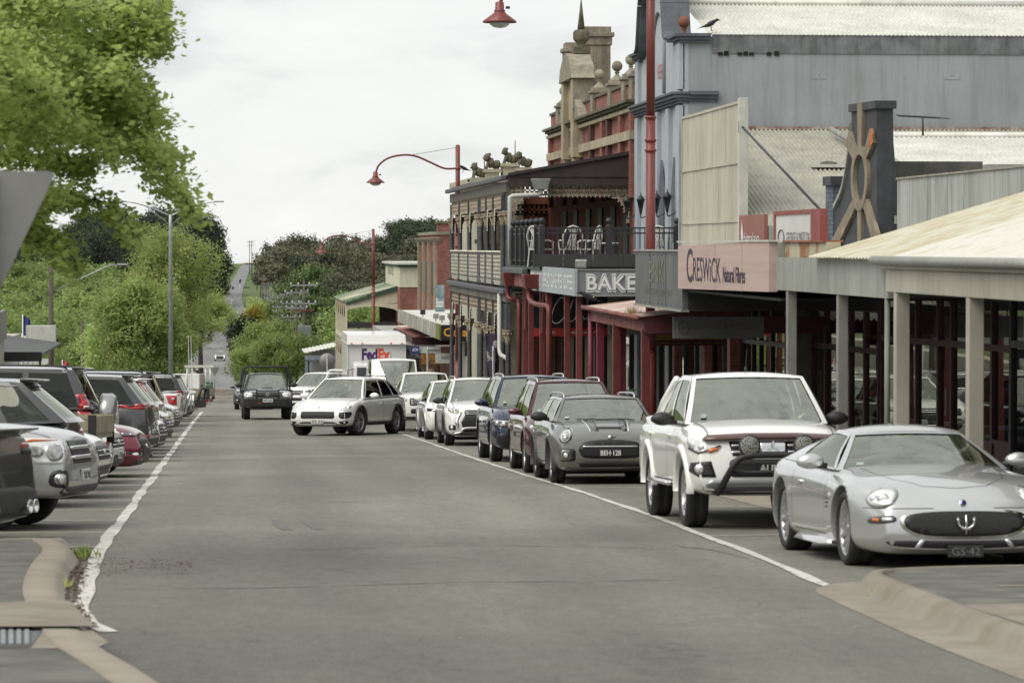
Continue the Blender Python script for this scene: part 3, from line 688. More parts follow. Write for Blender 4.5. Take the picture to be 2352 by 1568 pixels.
        b.box(x-.17,x+.17,s.cowl+.71,s.cowl+.73,s.zbelt-.03,s.zbelt+.02)
        b.sphere((0,s.wst-.02,s.H-.20),.1,8,(1.0,.3,.35))
        b.build('dashboard',SEATM,s.root,world=False)

        for x0,x1 in ((-.55,.05),(.0,.62)):
            p=[s.wsfn(x0,.05)+Vector((0,-.02,.012)),s.wsfn(lerp(x0,x1,.5),.07)+Vector((0,-.02,.012)),s.wsfn(x1,.035)+Vector((0,-.02,.012))];w_=MB();w_.tube(p,.009,5);w_.build('wiper',BLACK,s.root,world=False)
        rego=MB();c=s.wsfn(-.80,.12);c2=s.wsfn(-.72,.12);c3=s.wsfn(-.72,.20);c4=s.wsfn(-.80,.20);rego.add([q+Vector((0,-.004,.004)) for q in (c,c2,c3,c4)],[(0,1,2,3)])
        rego.build('sticker',mat('label_green',(.30,.37,.33),rough=.5,var=.2),s.root,world=False)
    def flares(s):
        wd_,mt=s.flare;ra=s.r+s.arch
        for y in (s.fo,s.fo+s.wb):
            for sx in (-1,1):
                vs=[];k=20;b=MB();b.smooth=True
                for i in range(k+1):
                    a=R(-22+224*i/k);
                    for rr_,xo in ((ra-.012,-.06),(ra-.012,.012),(ra+wd_*.5,.026),(ra+wd_,.006),(ra+wd_,-.05)):
                        yy=y+rr_*cos(a);zz=s.r+.012+rr_*sin(a);zz=max(zz,s.zb+.02)
                        vs.append((sx*(s.yw(yy)*1.0+s.bump*exp(-((yy-y)/.42)**2)+xo),yy,zz))
                b.add(vs,[(i*5+j,i*5+j+1,(i+1)*5+j+1,(i+1)*5+j) for i in range(k) for j in range(4)])
                fixn(b.build('wheel_arch_trim',mt,s.root,world=False))
    def railings(s):
        m_={'black':BLACK,'chrome':CHROME,'alloy':ALLOY}[s.rails];
        for sx in (-1,1):
            y0,y1=s.wst+.12,s.wsr-.1;x=s.wt*.93
            p=catmull([(sx*x*1.0,y0,s.H-s.crown-.05),(sx*x*1.01,y0+.15,s.H-.015),(sx*x*1.02,(y0+y1)/2,s.H+.0),(sx*x,y1-.16,s.H-.025),(sx*x*.98,y1,s.H-s.crown-.09)],6)
            b=MB();b.tube(p,.019,6);b.build('roof_rail',m_,s.root,world=False)
    # ---- details projected on to the body
    def frame(s,yaw):
        a=R(yaw);return Vector((cos(a),sin(a),0)),Vector((-sin(a),cos(a),0))
    def hit(s,h,z,yaw):
        if yaw=='top':
            r_=s.bvh.ray_cast(Vector((h,z,3)),Vector((0,0,-1)));return (r_[0],Vector((0,0,-1))) if r_[0] else None
        H,D=s.frame(yaw)
        if yaw>90:h=-h
        cy=.35 if abs(yaw)<60 else s.L-.35 if abs(yaw)>120 else s.L/2
        o_=Vector((0,cy,0))+H*h+Vector((0,0,z))-D*6
        r_=s.bvh.ray_cast(o_,D)
        return (r_[0],D) if r_[0] is not None else None
    def dec(s,name,outline,mt,yaw=0,off=.006,thick=.02,mirror=True,cell=.05,parent=None,smooth=True,label=None):
        """outline (h, z) ; h along the frame's horizontal axis measured from the car's middle (front: x). Returns object(s)"""
        n=len(outline);xs=[p[0] for p in outline];zs=[p[1] for p in outline]
        # densify edges
        P=[]
        for i in range(n):
            a,b=outline[i],outline[(i+1) % n];d=sqrt((a[0]-b[0])**2+(a[1]-b[1])**2);k=max(1,int(d/cell+.5))
            P+=[(lerp(a[0],b[0],j/k),lerp(a[1],b[1],j/k)) for j in range(k)]
        m_=len(P);pts=[Vector(p) for p in P]
        def inside(x,z):
            c=False
            for i in range(m_):
                (x1,z1),(x2,z2)=P[i],P[(i+1) % m_]
                if (z1>z)!=(z2>z) and x<(x2-x1)*(z-z1)/(z2-z1)+x1:c=not c
            return c
        x=min(xs)+cell
        while x<max(xs):
            z=min(zs)+cell*.8
            while z<max(zs):
                if inside(x,z) and min(abs(x-p[0])+abs(z-p[1]) for p in P)>cell*.55:pts.append(Vector((x,z)))
                z+=cell
            x+=cell
        vo,eo,fo_,*_=delaunay_2d_cdt(pts,[(i,(i+1) % m_) for i in range(m_)],[list(range(m_))],1,1e-5)
        V=[];D=None
        for q in vo:
            r_=s.hit(q.x,q.y,yaw)
            V.append(r_[0] if r_ else None)
            if r_:D=r_[1]
        if D is None:return None
        good=[v for v in V if v is not None]
        for i,v in enumerate(V):
            if v is None:V[i]=min(good,key=lambda g_:(g_-good[0]).length)
        # limit runaway depths
        med=sorted(v.dot(D) for v in V)[len(V)//2]
        V=[v-D*(v.dot(D)-med-.9) if v.dot(D)>med+.9 else v for v in V]
        V=[v-D*off for v in V];N=len(V)
        bd={}
        for f in fo_:
            for i in range(len(f)):
                e_=(f[i],f[(i+1) % len(f)]);bd[e_]=bd.get(e_,0)+1
        outs=[]
        for sx in ((1,-1) if mirror else (1,)):
            mb=MB();mb.smooth=smooth
            A=[Vector((v.x*sx,v.y,v.z)) for v in V];Dm=Vector((D.x*sx,D.y,D.z))
            fs=[list(f) for f in fo_];side=[(a,b,b+N,a+N) for (a,b) in bd if (b,a) not in bd]
            mb.add(A+[a+Dm*thick for a in A],fs+side)
            o=mb.build(name,mt,parent or s.root,world=False);fixn(o)
            if label:o['label']=label
            outs.append(o)
        return outs
    def seam(s,lines,wd=.012,mt=BLACK,name='panel_gap',off=.003,join=None):
        """lines: list of (yaw, [(h,z)...], mirror)"""
        mb=join or MB()
        for yaw,pts,mir in lines:
            S=[]
            for a,b in zip(pts,pts[1:]):
                d=sqrt((a[0]-b[0])**2+(a[1]-b[1])**2);k=max(1,int(d/.06+.5));S+=[(lerp(a[0],b[0],j/k),lerp(a[1],b[1],j/k)) for j in range(k)]
            S.append(pts[-1]);row=[]
            for i,p in enumerate(S):
                a,b=S[max(0,i-1)],S[min(len(S)-1,i+1)];dx,dz=b[0]-a[0],b[1]-a[1];l=sqrt(dx*dx+dz*dz) or 1;nx,nz=-dz/l*wd/2,dx/l*wd/2
                q1=s.hit(p[0]+nx,p[1]+nz,yaw);q2=s.hit(p[0]-nx,p[1]-nz,yaw)
                if q1 and q2 and (q1[0]-q2[0]).length<.08:row.append((q1[0]-q1[1]*off,q2[0]-q2[1]*off))
                else:row.append(None)
            for sx in ((1,-1) if mir else (1,)):
                for r0,r1 in zip(row,row[1:]):
                    if r0 and r1 and (r0[0]-r1[0]).length<.25:mb.add([(v.x*sx,v.y,v.z) for v in (r0[0],r0[1],r1[1],r1[0])],[(0,1,2,3)])
        if mb.v:
            o_=mb.build('t',[mt],None);bb=bmesh.new();bb.from_mesh(s.body.data);k=len(bb.faces);bb.from_mesh(o_.data);bb.faces.ensure_lookup_table()
            for f in bb.faces[k:]:f.material_index=3
            bb.to_mesh(s.body.data);bb.free();bpy.data.objects.remove(o_)
    def doors(s,ys=None,two=False):
        c=s.L/2;zb=s.zb+.13;f=s.fo+s.r+s.arch+.06;bp=lerp(s.cowl,s.rgb,.42);r0=s.fo+s.wb-s.r*.4
        zt=s.zbelt-.01
        ln=[(90,[(f-c+.02,zb),(f-c-.02,zt-.1),(s.cowl+.1-c,zt)],True),(90,[(bp-c,zb),(bp-c,zt)],True),(90,[(f-c+.02,zb),(r0-c-.36,zb)],True)]
        if not two:ln.append((90,[(r0-c-.36,zb),(r0-c-.1,zb+.4),(r0-c+.05,zt)],True))
        wn=s.yw(.3);ln.append(('top',[(wn*.80,.22),(s.yw(1)*.80,s.cowl)],True));s.seam(ln)
        hz=s.zbelt-.16
        for y in ([bp-.16] if two else [bp-.18,r0-.02]):
            s.dec('door_handle',rrect(y-c,hz,.17,.028,.012),s.P,90,off=.03,thick=.035)
    def plate(s,txt,z,y=None,black=False,x=0,w=.37,rear=False):
        yaw=180 if rear else 0;h=s.hit(x,z,yaw)
        if not h:return
        p=h[0];sg=1 if rear else-1;yy=p.y+sg*.03
        b=MB();b.box(x-w/2,x+w/2,min(yy,yy-sg*.03),max(yy,yy-sg*.03),z-.067,z+.067)
        o=b.build('number_plate',PLATEB if black else PLATEW,s.root,world=False,bev=.008)
        t=MB();put_text(t,txt,(x,yy+sg*.003,z-.040),(-sg,0,0),(0,0,1),.078,width=w*.88,bold=.02,center=True)
        t.build('lettering',WHITE if black else PLATEB,o,world=False)
    def lamp(s,outline,yaw=25,bulbs=(),mt=None,off=.010,name='headlight'):
        ol=s.dec(name,outline,mt or LAMPB,yaw,off=off,thick=.03,cell=.04)
        if ol:
            for (h,z,r_) in bulbs:
                for o,sx in zip(ol,(1,-1)):
                    q=s.hit(h,z,yaw)
                    if not q:continue
                    p,D=q;c=p-D*(off+.001);c=Vector((c.x*sx,c.y,c.z));Dm=Vector((D.x*sx,D.y,D.z));b=MB()
                    M=(-Dm).to_track_quat('Z','Y').to_matrix().to_4x4()
                    b.m=0;b.lathe([(r_,-.02),(r_,.004),(r_*.86,.007)],c,18,M=M)
                    b.m=1;b.lathe([(r_*.84,-.01),(r_*.80,.006),(r_*.4,.012),(.002,.014)],c,18,M=M);b.build('bulb',[CHROME,LENS],o,world=False)
        return ol
    def slats(s,name,x0,x1,zs,yaw=0,mt=CHROME,h=.014,off=.02,mirror=False):
        for z in zs:s.dec(name,rrect((x0+x1)/2,z,abs(x1-x0),h,h*.45,2),mt,yaw,off=off,thick=.03,mirror=mirror,cell=.1)
    def place(s,x,y,rot=0,z=None,dz=0):
        """nose direction: rot 0 faces the camera side (-Y); rotation counter-clockwise"""
        M=SLM.to_3x3() @ Matrix.Rotation(rot,3,'Z');s.root.rotation_euler=M.to_euler()
        s.root.location=Vector((x,y,(gz(y) if z is None else z)+dz));return s
def prims(s,name,mt,fn,bev=0,parent=None):
    b=MB();fn(b);o=b.build(name,mt,parent or s.root,world=False,bev=bev);return o
# ---------------------------------------------------------------- paints
PW=paint('white_paint',(.82,.83,.80));PW2=paint('cream_white_paint',(.60,.60,.54));PSIL=paint('silver_paint',(.50,.51,.50),metal=.55,rough=.34)
PGREY=paint('charcoal_paint',(.055,.056,.057),metal=.3,rough=.3);PDARK=paint('dark_grey_paint',(.030,.031,.034),metal=.2);PBLK=paint('black_paint',(.014,.014,.015))
PBLUE=paint('navy_paint',(.009,.016,.045),metal=.3,rough=.25);PRED=paint('deep_red_paint',(.075,.006,.012),metal=.35,rough=.25);PMINI=paint('warm_grey_paint',(.20,.205,.185),metal=.5,rough=.3)
PMAS=paint('bright_silver_paint',(.58,.59,.59),metal=.6,rough=.3);PPINK=paint('crimson_paint',(.17,.008,.03),metal=.35,rough=.25);PSIL2=paint('grey_silver_paint',(.33,.34,.34),metal=.5,rough=.35)
BRONZE=paint('brown_guard',(.10,.045,.035),rough=.15)
TYPES=dict(
 suv=dict(),
 bigsuv=dict(L=4.85,W=1.92,H=1.86,wb=2.79,r=.38,zb=.28,zbelt=1.12,zbeltr=1.15,cowl=1.15,wst=1.72,wsr=4.5,rgb=4.74,top=[(0,1.02),(.12,1.08),(.5,1.13),(1.15,1.18)],sh=[(0,.95),(.3,1.03),(1.2,1.10),(4.85,1.10)],wt=.68,pillars=(0,.36,.40,.66,.70,1),wtr=.70),
 ute=dict(a=.11,L=5.28,W=1.88,H=1.81,wb=3.05,fo=.92,r=.39,ww=.26,zb=.36,zbelt=1.16,zbeltr=1.18,cowl=1.22,wst=1.85,wsr=3.05,rgb=3.45,ute=(3.52,1.14),top=[(0,1.02),(.12,1.10),(.5,1.15),(1.2,1.20)],sh=[(0,.94),(.3,1.04),(1.2,1.10),(5.28,1.10)],wt=.64,pillars=(0,.50,.555,1),tail=[(.3,.1),(.5,.0),(1.2,.02)],nose=[(.3,.08),(.5,0),(.75,.03),(.95,.08),(1.1,.16)],arch=.07,name='parked_ute',cat='ute'),
 sedan=dict(L=4.75,W=1.86,H=1.44,wb=2.82,fo=.92,r=.34,zb=.18,zbelt=.93,zbeltr=.98,cowl=1.35,wst=2.05,wsr=3.35,rgb=4.1,top=[(0,.66),(.12,.74),(.5,.84),(1.3,.95)],sh=[(0,.60),(.3,.74),(1.3,.88),(3.9,.96),(4.75,.95)],deck=[(4.2,1.01),(4.55,1.04),(4.72,1.05),(4.75,1.0)],wt=.58,pillars=(0,.44,.48,.86),nose=[(.2,.08),(.35,.0),(.5,.0),(.65,.06),(.9,.2)]),
 hatch=dict(L=4.25,W=1.78,H=1.48,wb=2.62,fo=.85,r=.32,zb=.2,zbelt=.95,zbeltr=1.0,cowl=1.15,wst=1.85,wsr=3.75,rgb=4.15,top=[(0,.72),(.12,.80),(.5,.90),(1.1,.98)],sh=[(0,.66),(.3,.80),(1.2,.92),(4.25,.98)],wt=.57,pillars=(0,.42,.46,.78,.82,1)))
def car(typ,label,p,**kw):
    d=dict(TYPES[typ]);d.update(kw);return Car(label,p,**d)
def front(c,zl=.80,zg=.72,zi=.40,gw=.62,gh=.20,lw=.34,lh=.12,lamp='dark',x0=.50,grille=MESHB,slat=2,fog=True,emblem=True,plate=None,black=False,skirt=True,zp=None):
    w=c.W/2
    c.lamp(smoothpoly([(x0,zl-.02),(x0+.04,zl-lh*.5),(x0+lw*.6,zl-lh*.42),(x0+lw,zl+lh*.15),(x0+lw*.96,zl+lh*.6),(x0+lw*.5,zl+lh*.45),(x0+.05,zl+lh*.25)],3),22,[(x0+lw*.66,zl+.01,lh*.36),(x0+lw*.33,zl,lh*.28)],mt=LAMPD if lamp=='dark' else LAMPB)
    c.dec('grille',rrect(0,zg,gw*2*.92,gh,.05),grille,0,mirror=False,off=.008)
    if slat:
        for i in range(slat):c.dec('grille_bar',rrect(0,zg-gh/2+gh*(i+1)/(slat+1),gw*1.7,.018,.008,2),CHROME,0,off=.022,mirror=False,cell=.1)
    c.dec('lower_grille',rrect(0,zi,w*1.15,.14,.04),MESHB,0,mirror=False,off=.008)
    if skirt:c.dec('skirt',[(-w*.78,c.zb+.02),(w*.78,c.zb+.02),(w*.80,c.zb+.10),(-w*.80,c.zb+.10)],PBUMP,0,mirror=False,off=.01)
    if fog:c.dec('fog_recess',rrect(w*.74,zi+.05,.20,.12,.03),MESHB,15,off=.008);c.lamp(ell(w*.74,zi+.05,.042,.042,12),15,(),mt=LENS,off=.016,name='fog_lamp')
    if emblem:c.dec('badge',ell(0,zg+.01,.05,.042,12),CHROME,0,off=.03,mirror=False)
    if plate:c.plate(plate,zp or zi+.06,black=black)
def rear(c,zl=.98,lw=.58,lh=.12,x0=.14,shape='wide',plate=None,zp=.75,skirt=True,spoiler=True,black=False):
    w=c.W/2
    if shape=='tall':x0,lw=.32,.30
    pts={'wide':[(x0,zl+.02),(x0,zl-.03),(x0+lw*.5,zl-lh*.5),(x0+lw*.8,zl-lh*.35),(x0+lw*1.1,zl+lh*.35),(x0+lw*.7,zl+lh*.5)],'tall':[(x0,zl-lh),(x0+lw*.75,zl-lh),(x0+lw*.95,zl),(x0+lw*1.05,zl+lh),(x0+.02,zl+lh),(x0,zl)]}[shape]
    c.dec('tail_lamp',smoothpoly(pts,3),LAMPR,135,off=.014,thick=.03)
    c.dec('tail_lens',rrect(x0+lw*.45,zl,lw*.28,lh*.3,.02),LAMPW,135,off=.024,thick=.02)
    if skirt:c.dec('rear_skirt',[(-w*.85,c.zb+.02),(w*.85,c.zb+.02),(w*.86,c.zb+.2),(-w*.86,c.zb+.2)],PBUMP,180,mirror=False,off=.012)
    c.dec('reflector',rrect(w*.62,c.zb+.24,.22,.045,.015),LAMPR,150,off=.014)
    if plate:c.plate(plate,zp,rear=True,black=black)
    if spoiler and not c.ute:
        m=MB();m.smooth=True;y=c.wsr;z=getattr(c,'zr1',c.H-c.crown-.04)+.03;wt=c.wt*.9
        m.hexa([(-wt,y-.04,z+.028),(wt,y-.04,z+.028),(wt*.93,y+.20,z+.012),(-wt*.93,y+.20,z+.012)],[(-wt,y-.04,z-.02),(wt,y-.04,z-.02),(wt*.93,y+.20,z-.012),(-wt*.93,y+.20,z-.012)])
        o=m.build('spoiler',c.P,c.root,world=False,bev=.015);fixn(o)
PG='cars parked parallel along the right kerb';LG='vehicles parked across the bays on the left'
# ---------------------------------------------------------------- right kerb, nearest first
def maserati():
    c=Car('low silver sports coupe with oval mesh grille, nearest car at the right kerb',PMAS,name='parked_car',group=PG,L=4.52,W=1.84,H=1.30,wb=2.66,fo=.93,r=.345,ww=.26,zb=.13,a=.24,ar=.22,
        top=[(0,.62),(.08,.68),(.30,.755),(.8,.83),(1.4,.895),(1.6,.92)],sh=[(0,.58),(.25,.72),(.8,.815),(1.5,.82),(2.4,.84),(3.3,.90),(4.0,.90),(4.52,.84)],
        nose=[(.13,.06),(.25,.0),(.42,.0),(.56,.05),(.7,.18)],tail=[(.2,.1),(.5,.0),(.9,.04)],cowl=1.55,wst=2.16,wsr=3.05,rgb=3.9,zbelt=.88,zbeltr=.93,wt=.54,crown=.09,zr1=1.16,hood_edge=.02,
        deck=[(4.0,.96),(4.35,.95),(4.45,.93)],pillars=(0,.80),bump=.05,arch=.035,style='slim',spokes=15,mir=(.35,.93),mirbig=1.12)
    c.dec('headlight',smoothpoly([(.50,.60),(.47,.67),(.53,.735),(.66,.735),(.76,.665),(.76,.60),(.70,.565),(.58,.565)],3),LAMPB,22,off=.012,thick=.02) and None
    c.lamp(smoothpoly([(.515,.60),(.49,.665),(.54,.715),(.655,.715),(.74,.655),(.74,.605),(.69,.58),(.59,.58)],3),22,[(.60,.64,.052),(.69,.64,.034)],mt=LENS,off=.018)
    g_=smoothpoly([(-.50,.50),(-.56,.44),(-.52,.37),(-.36,.315),(0,.30),(.36,.315),(.52,.37),(.56,.44),(.50,.50),(.30,.525),(0,.53),(-.30,.525)],3)
    c.dec('grille_surround',[(x*1.06,.415+(z-.415)*1.16) for x,z in g_],CHROME,0,off=.010,mirror=False)
    c.dec('grille',g_,MESHB,0,off=.018,thick=.03,mirror=False)
    t=MB();h=c.hit(0,.42,0)[0];y=h.y-.045
    t.tube([(0,y,.325),(0,y,.50)],.010,6);t.tube(catmull([(-.075,y,.465),(-.065,y,.405),(0,y,.375),(.065,y,.405),(.075,y,.465)],4),.010,6);t.box(-.04,.04,y-.008,y+.008,.365,.380)
    t.cbox((0,y+.02,.42),(.02,.06,.02));t.add([(-.09,y,.45),(-.055,y,.45),(-.08,y,.49)],[(0,1,2)]);t.add([(.09,y,.45),(.055,y,.45),(.08,y,.49)],[(0,1,2)])
    t.build('trident_badge',CHROME,c.root,world=False)
    c.dec('indicator',smoothpoly([(.50,.475),(.52,.435),(.74,.42),(.77,.445),(.74,.475),(.56,.495)],3),LAMPD,18,off=.010)
    c.dec('indicator_lens',rrect(.58,.462,.10,.03,.012),LENS,18,off=.016);c.dec('indicator_lens',rrect(.69,.452,.07,.03,.012),ORANGE,18,off=.016)
    c.dec('lower_intake',smoothpoly([(-.70,.265),(-.60,.215),(0,.19),(.60,.215),(.70,.265),(.4,.265),(0,.262),(-.4,.265)],3),MESHB,0,off=.006,mirror=False)
    for sx in (1,):c.dec('intake_strut',[(.36,.275),(.41,.275),(.47,.195),(.42,.195)],PMAS,0,off=.02,mirror=True)
    c.dec('bonnet_badge',ell(0,.605,.032,.03,12),CHROME,0,off=.014,mirror=False);c.dec('badge_centre',ell(0,.603,.018,.018,10),mat('enamel_blue',(.02,.03,.3),rough=.2,var=0),0,off=.018,mirror=False)
    h=c.hit(0,.2,0)[0];b=MB();b.box(-.165,.165,h.y-.05,h.y-.03,.115,.225);o=b.build('number_plate',PLATEB,c.root,world=False,bev=.008)
    t=MB();put_text(t,'GS·42',(0,h.y-.055,.135),(1,0,0),(0,0,1),.07,width=.26,center=True);t.build('lettering',mat('dull_letter',(.14,.15,.14)),o,world=False)
    c.seam([('top',[(.0,.30),(.30,.36),(.52,.62),(.60,1.0),(.64,1.40)],True),(90,[(1.72-2.26,.28),(1.66-2.26,.78)],True),(90,[(3.05-2.26,.30),(3.12-2.26,.88)],True),(90,[(1.72-2.26,.26),(3.05-2.26,.26)],True),(22,[(.15,.555),(.8,.555)],True)],wd=.006)
    for sx in (-1,1):
        b=MB();b.smooth=True;b.hexa([(sx*.86,1.55,.15),(sx*.86,2.95,.15),(sx*.86,2.9,.24),(sx*.86,1.6,.24)],[(sx*.985,1.68,.16),(sx*.975,2.85,.16),(sx*.93,2.8,.21),(sx*.93,1.72,.21)]);fixn(b.build('side_skirt',PMAS,c.root,world=False,bev=.02))
    c.dec('door_handle',rrect(2.75-2.26,.72,.13,.03,.014),CHROME,90,off=.02);c.dec('side_badge',rrect(1.45-2.26,.62,.10,.06,.01),CHROME,90,off=.006)
    for k in range(3):c.dec('side_vent',rrect(1.55-2.26,.60-k*.04,.11,.016,.006),BLACK,90,off=.006)
    return c.place(6.60,28.85,R(2.2))
def triton():
    c=car('ute','white dual cab ute with two round spotlights and black nudge bar',PW,group=PG,name='parked_ute',W=1.86,H=1.80,L=5.3,wb=3.0,fo=.90,r=.395,zb=.38,flare=(.085,PW),style='five',spokes=6,mirror='black',mir=(.60,1.23),mirbig=1.2,top=[(0,1.06),(.12,1.14),(.5,1.19),(1.2,1.24)],zbelt=1.20,zbeltr=1.22,sh=[(0,1.0),(.3,1.08),(1.2,1.14),(5.3,1.14)],wt=.66,ute=(3.52,1.2))
    c.doors();c.lamp(smoothpoly([(.42,.955),(.46,.90),(.66,.87),(.86,.93),(.92,1.06),(.80,1.03),(.56,.985)],3),25,[(.76,.955,.05),(.63,.935,.036)],mt=LENS)
    c.dec('lamp_edge',[(.42,.945),(.66,.858),(.88,.915),(.87,.93),(.66,.875),(.43,.96)],BLACK,25,off=.016)
    c.dec('amber_indicator',smoothpoly([(.44,.91),(.53,.875),(.55,.91),(.48,.935)],3),ORANGE,25,off=.02)
    c.dec('grille',[(-.46,.84),(.46,.84),(.50,1.0),(-.50,1.0)],MESHB,0,off=.008,mirror=False)
    for z in (.88,.955):c.dec('grille_bar',rrect(.32,z,.30,.03,.01),CHROME,0,off=.03,mirror=True)
    c.dec('grille_plate',[(-.15,.86),(.15,.86),(.17,1.0),(-.17,1.0)],CHROME,0,off=.04,mirror=False)
    h=c.hit(0,.93,0)[0];y=h.y-.052
    for k in range(3):
        a=R(90+120*k);t=MB();p=[(0,.93)];
        for rr_,da in ((.045,.55),(.085,0),(.045,-.55)):p.append((rr_*cos(a+da),.93+rr_*sin(a+da)))
        t.prism([(x,y,z) for x,z in p],(0,.02,0));fixn(t.build('diamond_badge',LENS,c.root,world=False))
    c.dec('bonnet_guard',[(-.80,1.02),(-.74,1.075),(-.3,1.095),(.3,1.095),(.74,1.075),(.80,1.02),(.76,1.01),(.3,1.025),(-.3,1.025),(-.76,1.01)],BRONZE,0,off=.06,thick=.02,mirror=False)
    c.dec('lower_grille',rrect(0,.70,1.0,.20,.05),MESHB,0,off=.008,mirror=False)
    c.dec('fog_recess',[(.50,.60),(.56,.78),(.84,.76),(.88,.66),(.70,.60)],MESHB,20,off=.008);c.lamp(ell(.70,.69,.062,.062,14),20,[(.70,.69,.05)],mt=LAMPB,off=.012,name='fog_lamp')
    c.dec('bumper_strip',[(-.78,.50),(.78,.50),(.72,.57),(-.72,.57)],PSIL2,0,off=.016,mirror=False);c.dec('skirt',[(-.78,.40),(.78,.40),(.80,.49),(-.80,.49)],PBUMP,0,off=.008,mirror=False)
    yb=-.17
    b=MB();b.tube(catmull([(-.62,.12,.42),(-.60,-.05,.50),(-.52,yb-.02,.68),(-.44,yb-.04,.80),(-.30,yb-.05,.845),(0,yb-.05,.85),(.30,yb-.05,.845),(.44,yb-.04,.80),(.52,yb-.02,.68),(.60,-.05,.50),(.62,.12,.42)],5),.038,10)
    b.tube([(-.50,yb,.66),(.50,yb,.66)],.02,8);b.build('nudge_bar',BLACK,c.root,world=False)
    for sx in (-1,1):
        b=MB();b.m=0;b.lathe([(.05,.10),(.11,.08),(.125,.03),(.125,-.01),(.112,-.012)],(sx*.31,yb-.06,.955),22,'Y');b.m=1;b.lathe([(.112,-.012),(.10,-.02),(.002,-.022)],(sx*.31,yb-.06,.955),22,'Y');b.m=0;b.cbox((sx*.31,yb-.02,.86),(.03,.03,.10))
        o=b.build('spotlight',[BLACK,mat('spot_lens',(.32,.33,.28),rough=.25,var=.6,scale=60,coat=1,col2=(.05,.05,.04),thr=(.45,.55))],c.root,world=False);fixn(o)
        b=MB();b.smooth=True;x=sx*.93;b.box(min(x,x+sx*.10),max(x,x+sx*.10),1.6,3.3,.46,.51);b.build('side_step',CHROME,c.root,world=False,bev=.02)
        b=MB();b.smooth=True;b.tube([(sx*.78,4.15,1.18),(sx*.74,3.85,1.40),(sx*.64,3.32,1.70)],.045,8);b.build('sports_bar',PW,c.root,world=False)
    c.dec('tonneau_cover',rrect(0,4.35,1.60,1.65,.06),PW,'top',off=.07,thick=.10,mirror=False,cell=.2)
    b=MB();b.tube([(0,1.98,1.80),(0,1.99,1.84)],.02,6);b.tube([(0,1.99,1.83),(.0,1.90,2.05)],.006,5);b.build('aerial',BLACK,c.root,world=False)
    c.plate('AUJ·66',.70,black=True)
    return c.place(6.13,36.4)
def mini():
    c=car('hatch','grey compact car with round headlights and bonnet stripes at the right kerb',PMINI,group=PG,name='parked_car',L=4.27,W=1.80,H=1.44,wb=2.67,fo=.80,r=.33,zb=.20,a=.13,cowl=1.02,wst=1.42,wsr=4.0,rgb=4.2,zbelt=1.01,zbeltr=1.05,wt=.62,blackroof=True,rails='alloy',mirror='black',mirbig=1.2,mir=(.5,1.06),flare=(.045,PBUMP),top=[(0,.80),(.12,.88),(.5,.96),(1.0,1.02)],sh=[(0,.74),(.3,.86),(1.1,.96),(4.27,1.0)],nose=[(.2,.06),(.4,0),(.6,.0),(.75,.04),(.95,.2)],style='twin',spokes=5,crown=.06)
    c.doors();
    for o_,r1,mt,of in ((1,.130,CHROME,.012),(2,.112,BLACK,.018),(3,.100,LAMPW,.024),(4,.072,LAMPB,.030)):c.dec('headlight' if o_==1 else 'lamp_ring',ell(.60,.775,r1*.86,r1,22),mt,18,off=of,thick=.03,cell=.05)
    c.lamp(ell(.60,.775,.04,.04,12),18,[(.60,.775,.036)],mt=LENS,off=.034,name='bulb')
    g_=smoothpoly([(-.48,.58),(-.40,.66),(-.2,.69),(0,.695),(.2,.69),(.40,.66),(.48,.58),(.46,.50),(.38,.44),(0,.43),(-.38,.44),(-.46,.50)],3)
    c.dec('grille_surround',[(x*1.05,.56+(z-.56)*1.12) for x,z in g_],BLACK,0,off=.008,mirror=False);c.dec('grille',g_,MESHB,0,off=.016,mirror=False)
    c.slats('grille_bar',-.44,.44,[.605],h=.022,off=.026)
    c.plate('BEH·128',.505,black=True)
    c.dec('lower_grille',rrect(0,.325,1.0,.09,.03),MESHB,0,off=.008,mirror=False);c.dec('skirt',[(-.72,.22),(.72,.22),(.74,.275),(-.74,.275)],PBUMP,0,off=.008,mirror=False)
    c.dec('side_intake',rrect(.58,.47,.26,.20,.05),BLACK,15,off=.006);c.dec('intake_pad',rrect(.60,.47,.17,.17,.05),PMINI,15,off=.012);c.lamp(ell(.60,.465,.052,.052,14),15,[(.60,.465,.042)],mt=BLACK,off=.016,name='fog_lamp')
    for x in (.24,):c.dec('bonnet_stripe',[(.17,.16),(.28,.16),(.34,.98),(.22,.98)],PGREY,'top',off=.005,thick=.004)
    c.dec('bonnet_stripe',[(.30,.16),(.315,.16),(.38,.98),(.36,.98)],PW,'top',off=.005,thick=.004)
    c.dec('bonnet_scoop',rrect(0,.26,.42,.05,.02),BLACK,'top',off=.015,mirror=False)
    h=c.hit(0,.745,0)[0];t=MB();t.lathe([(.036,0),(.036,-.012),(.002,-.016)],(0,h.y-.004,.745),14,'Y')
    for sx in (-1,1):t.add([(sx*.03,h.y-.012,.757),(sx*.11,h.y-.004,.765),(sx*.085,h.y-.006,.742),(sx*.03,h.y-.012,.733)],[(0,1,2,3)])
    t.build('winged_badge',CHROME,c.root,world=False)
    return c.place(6.04,51.45)
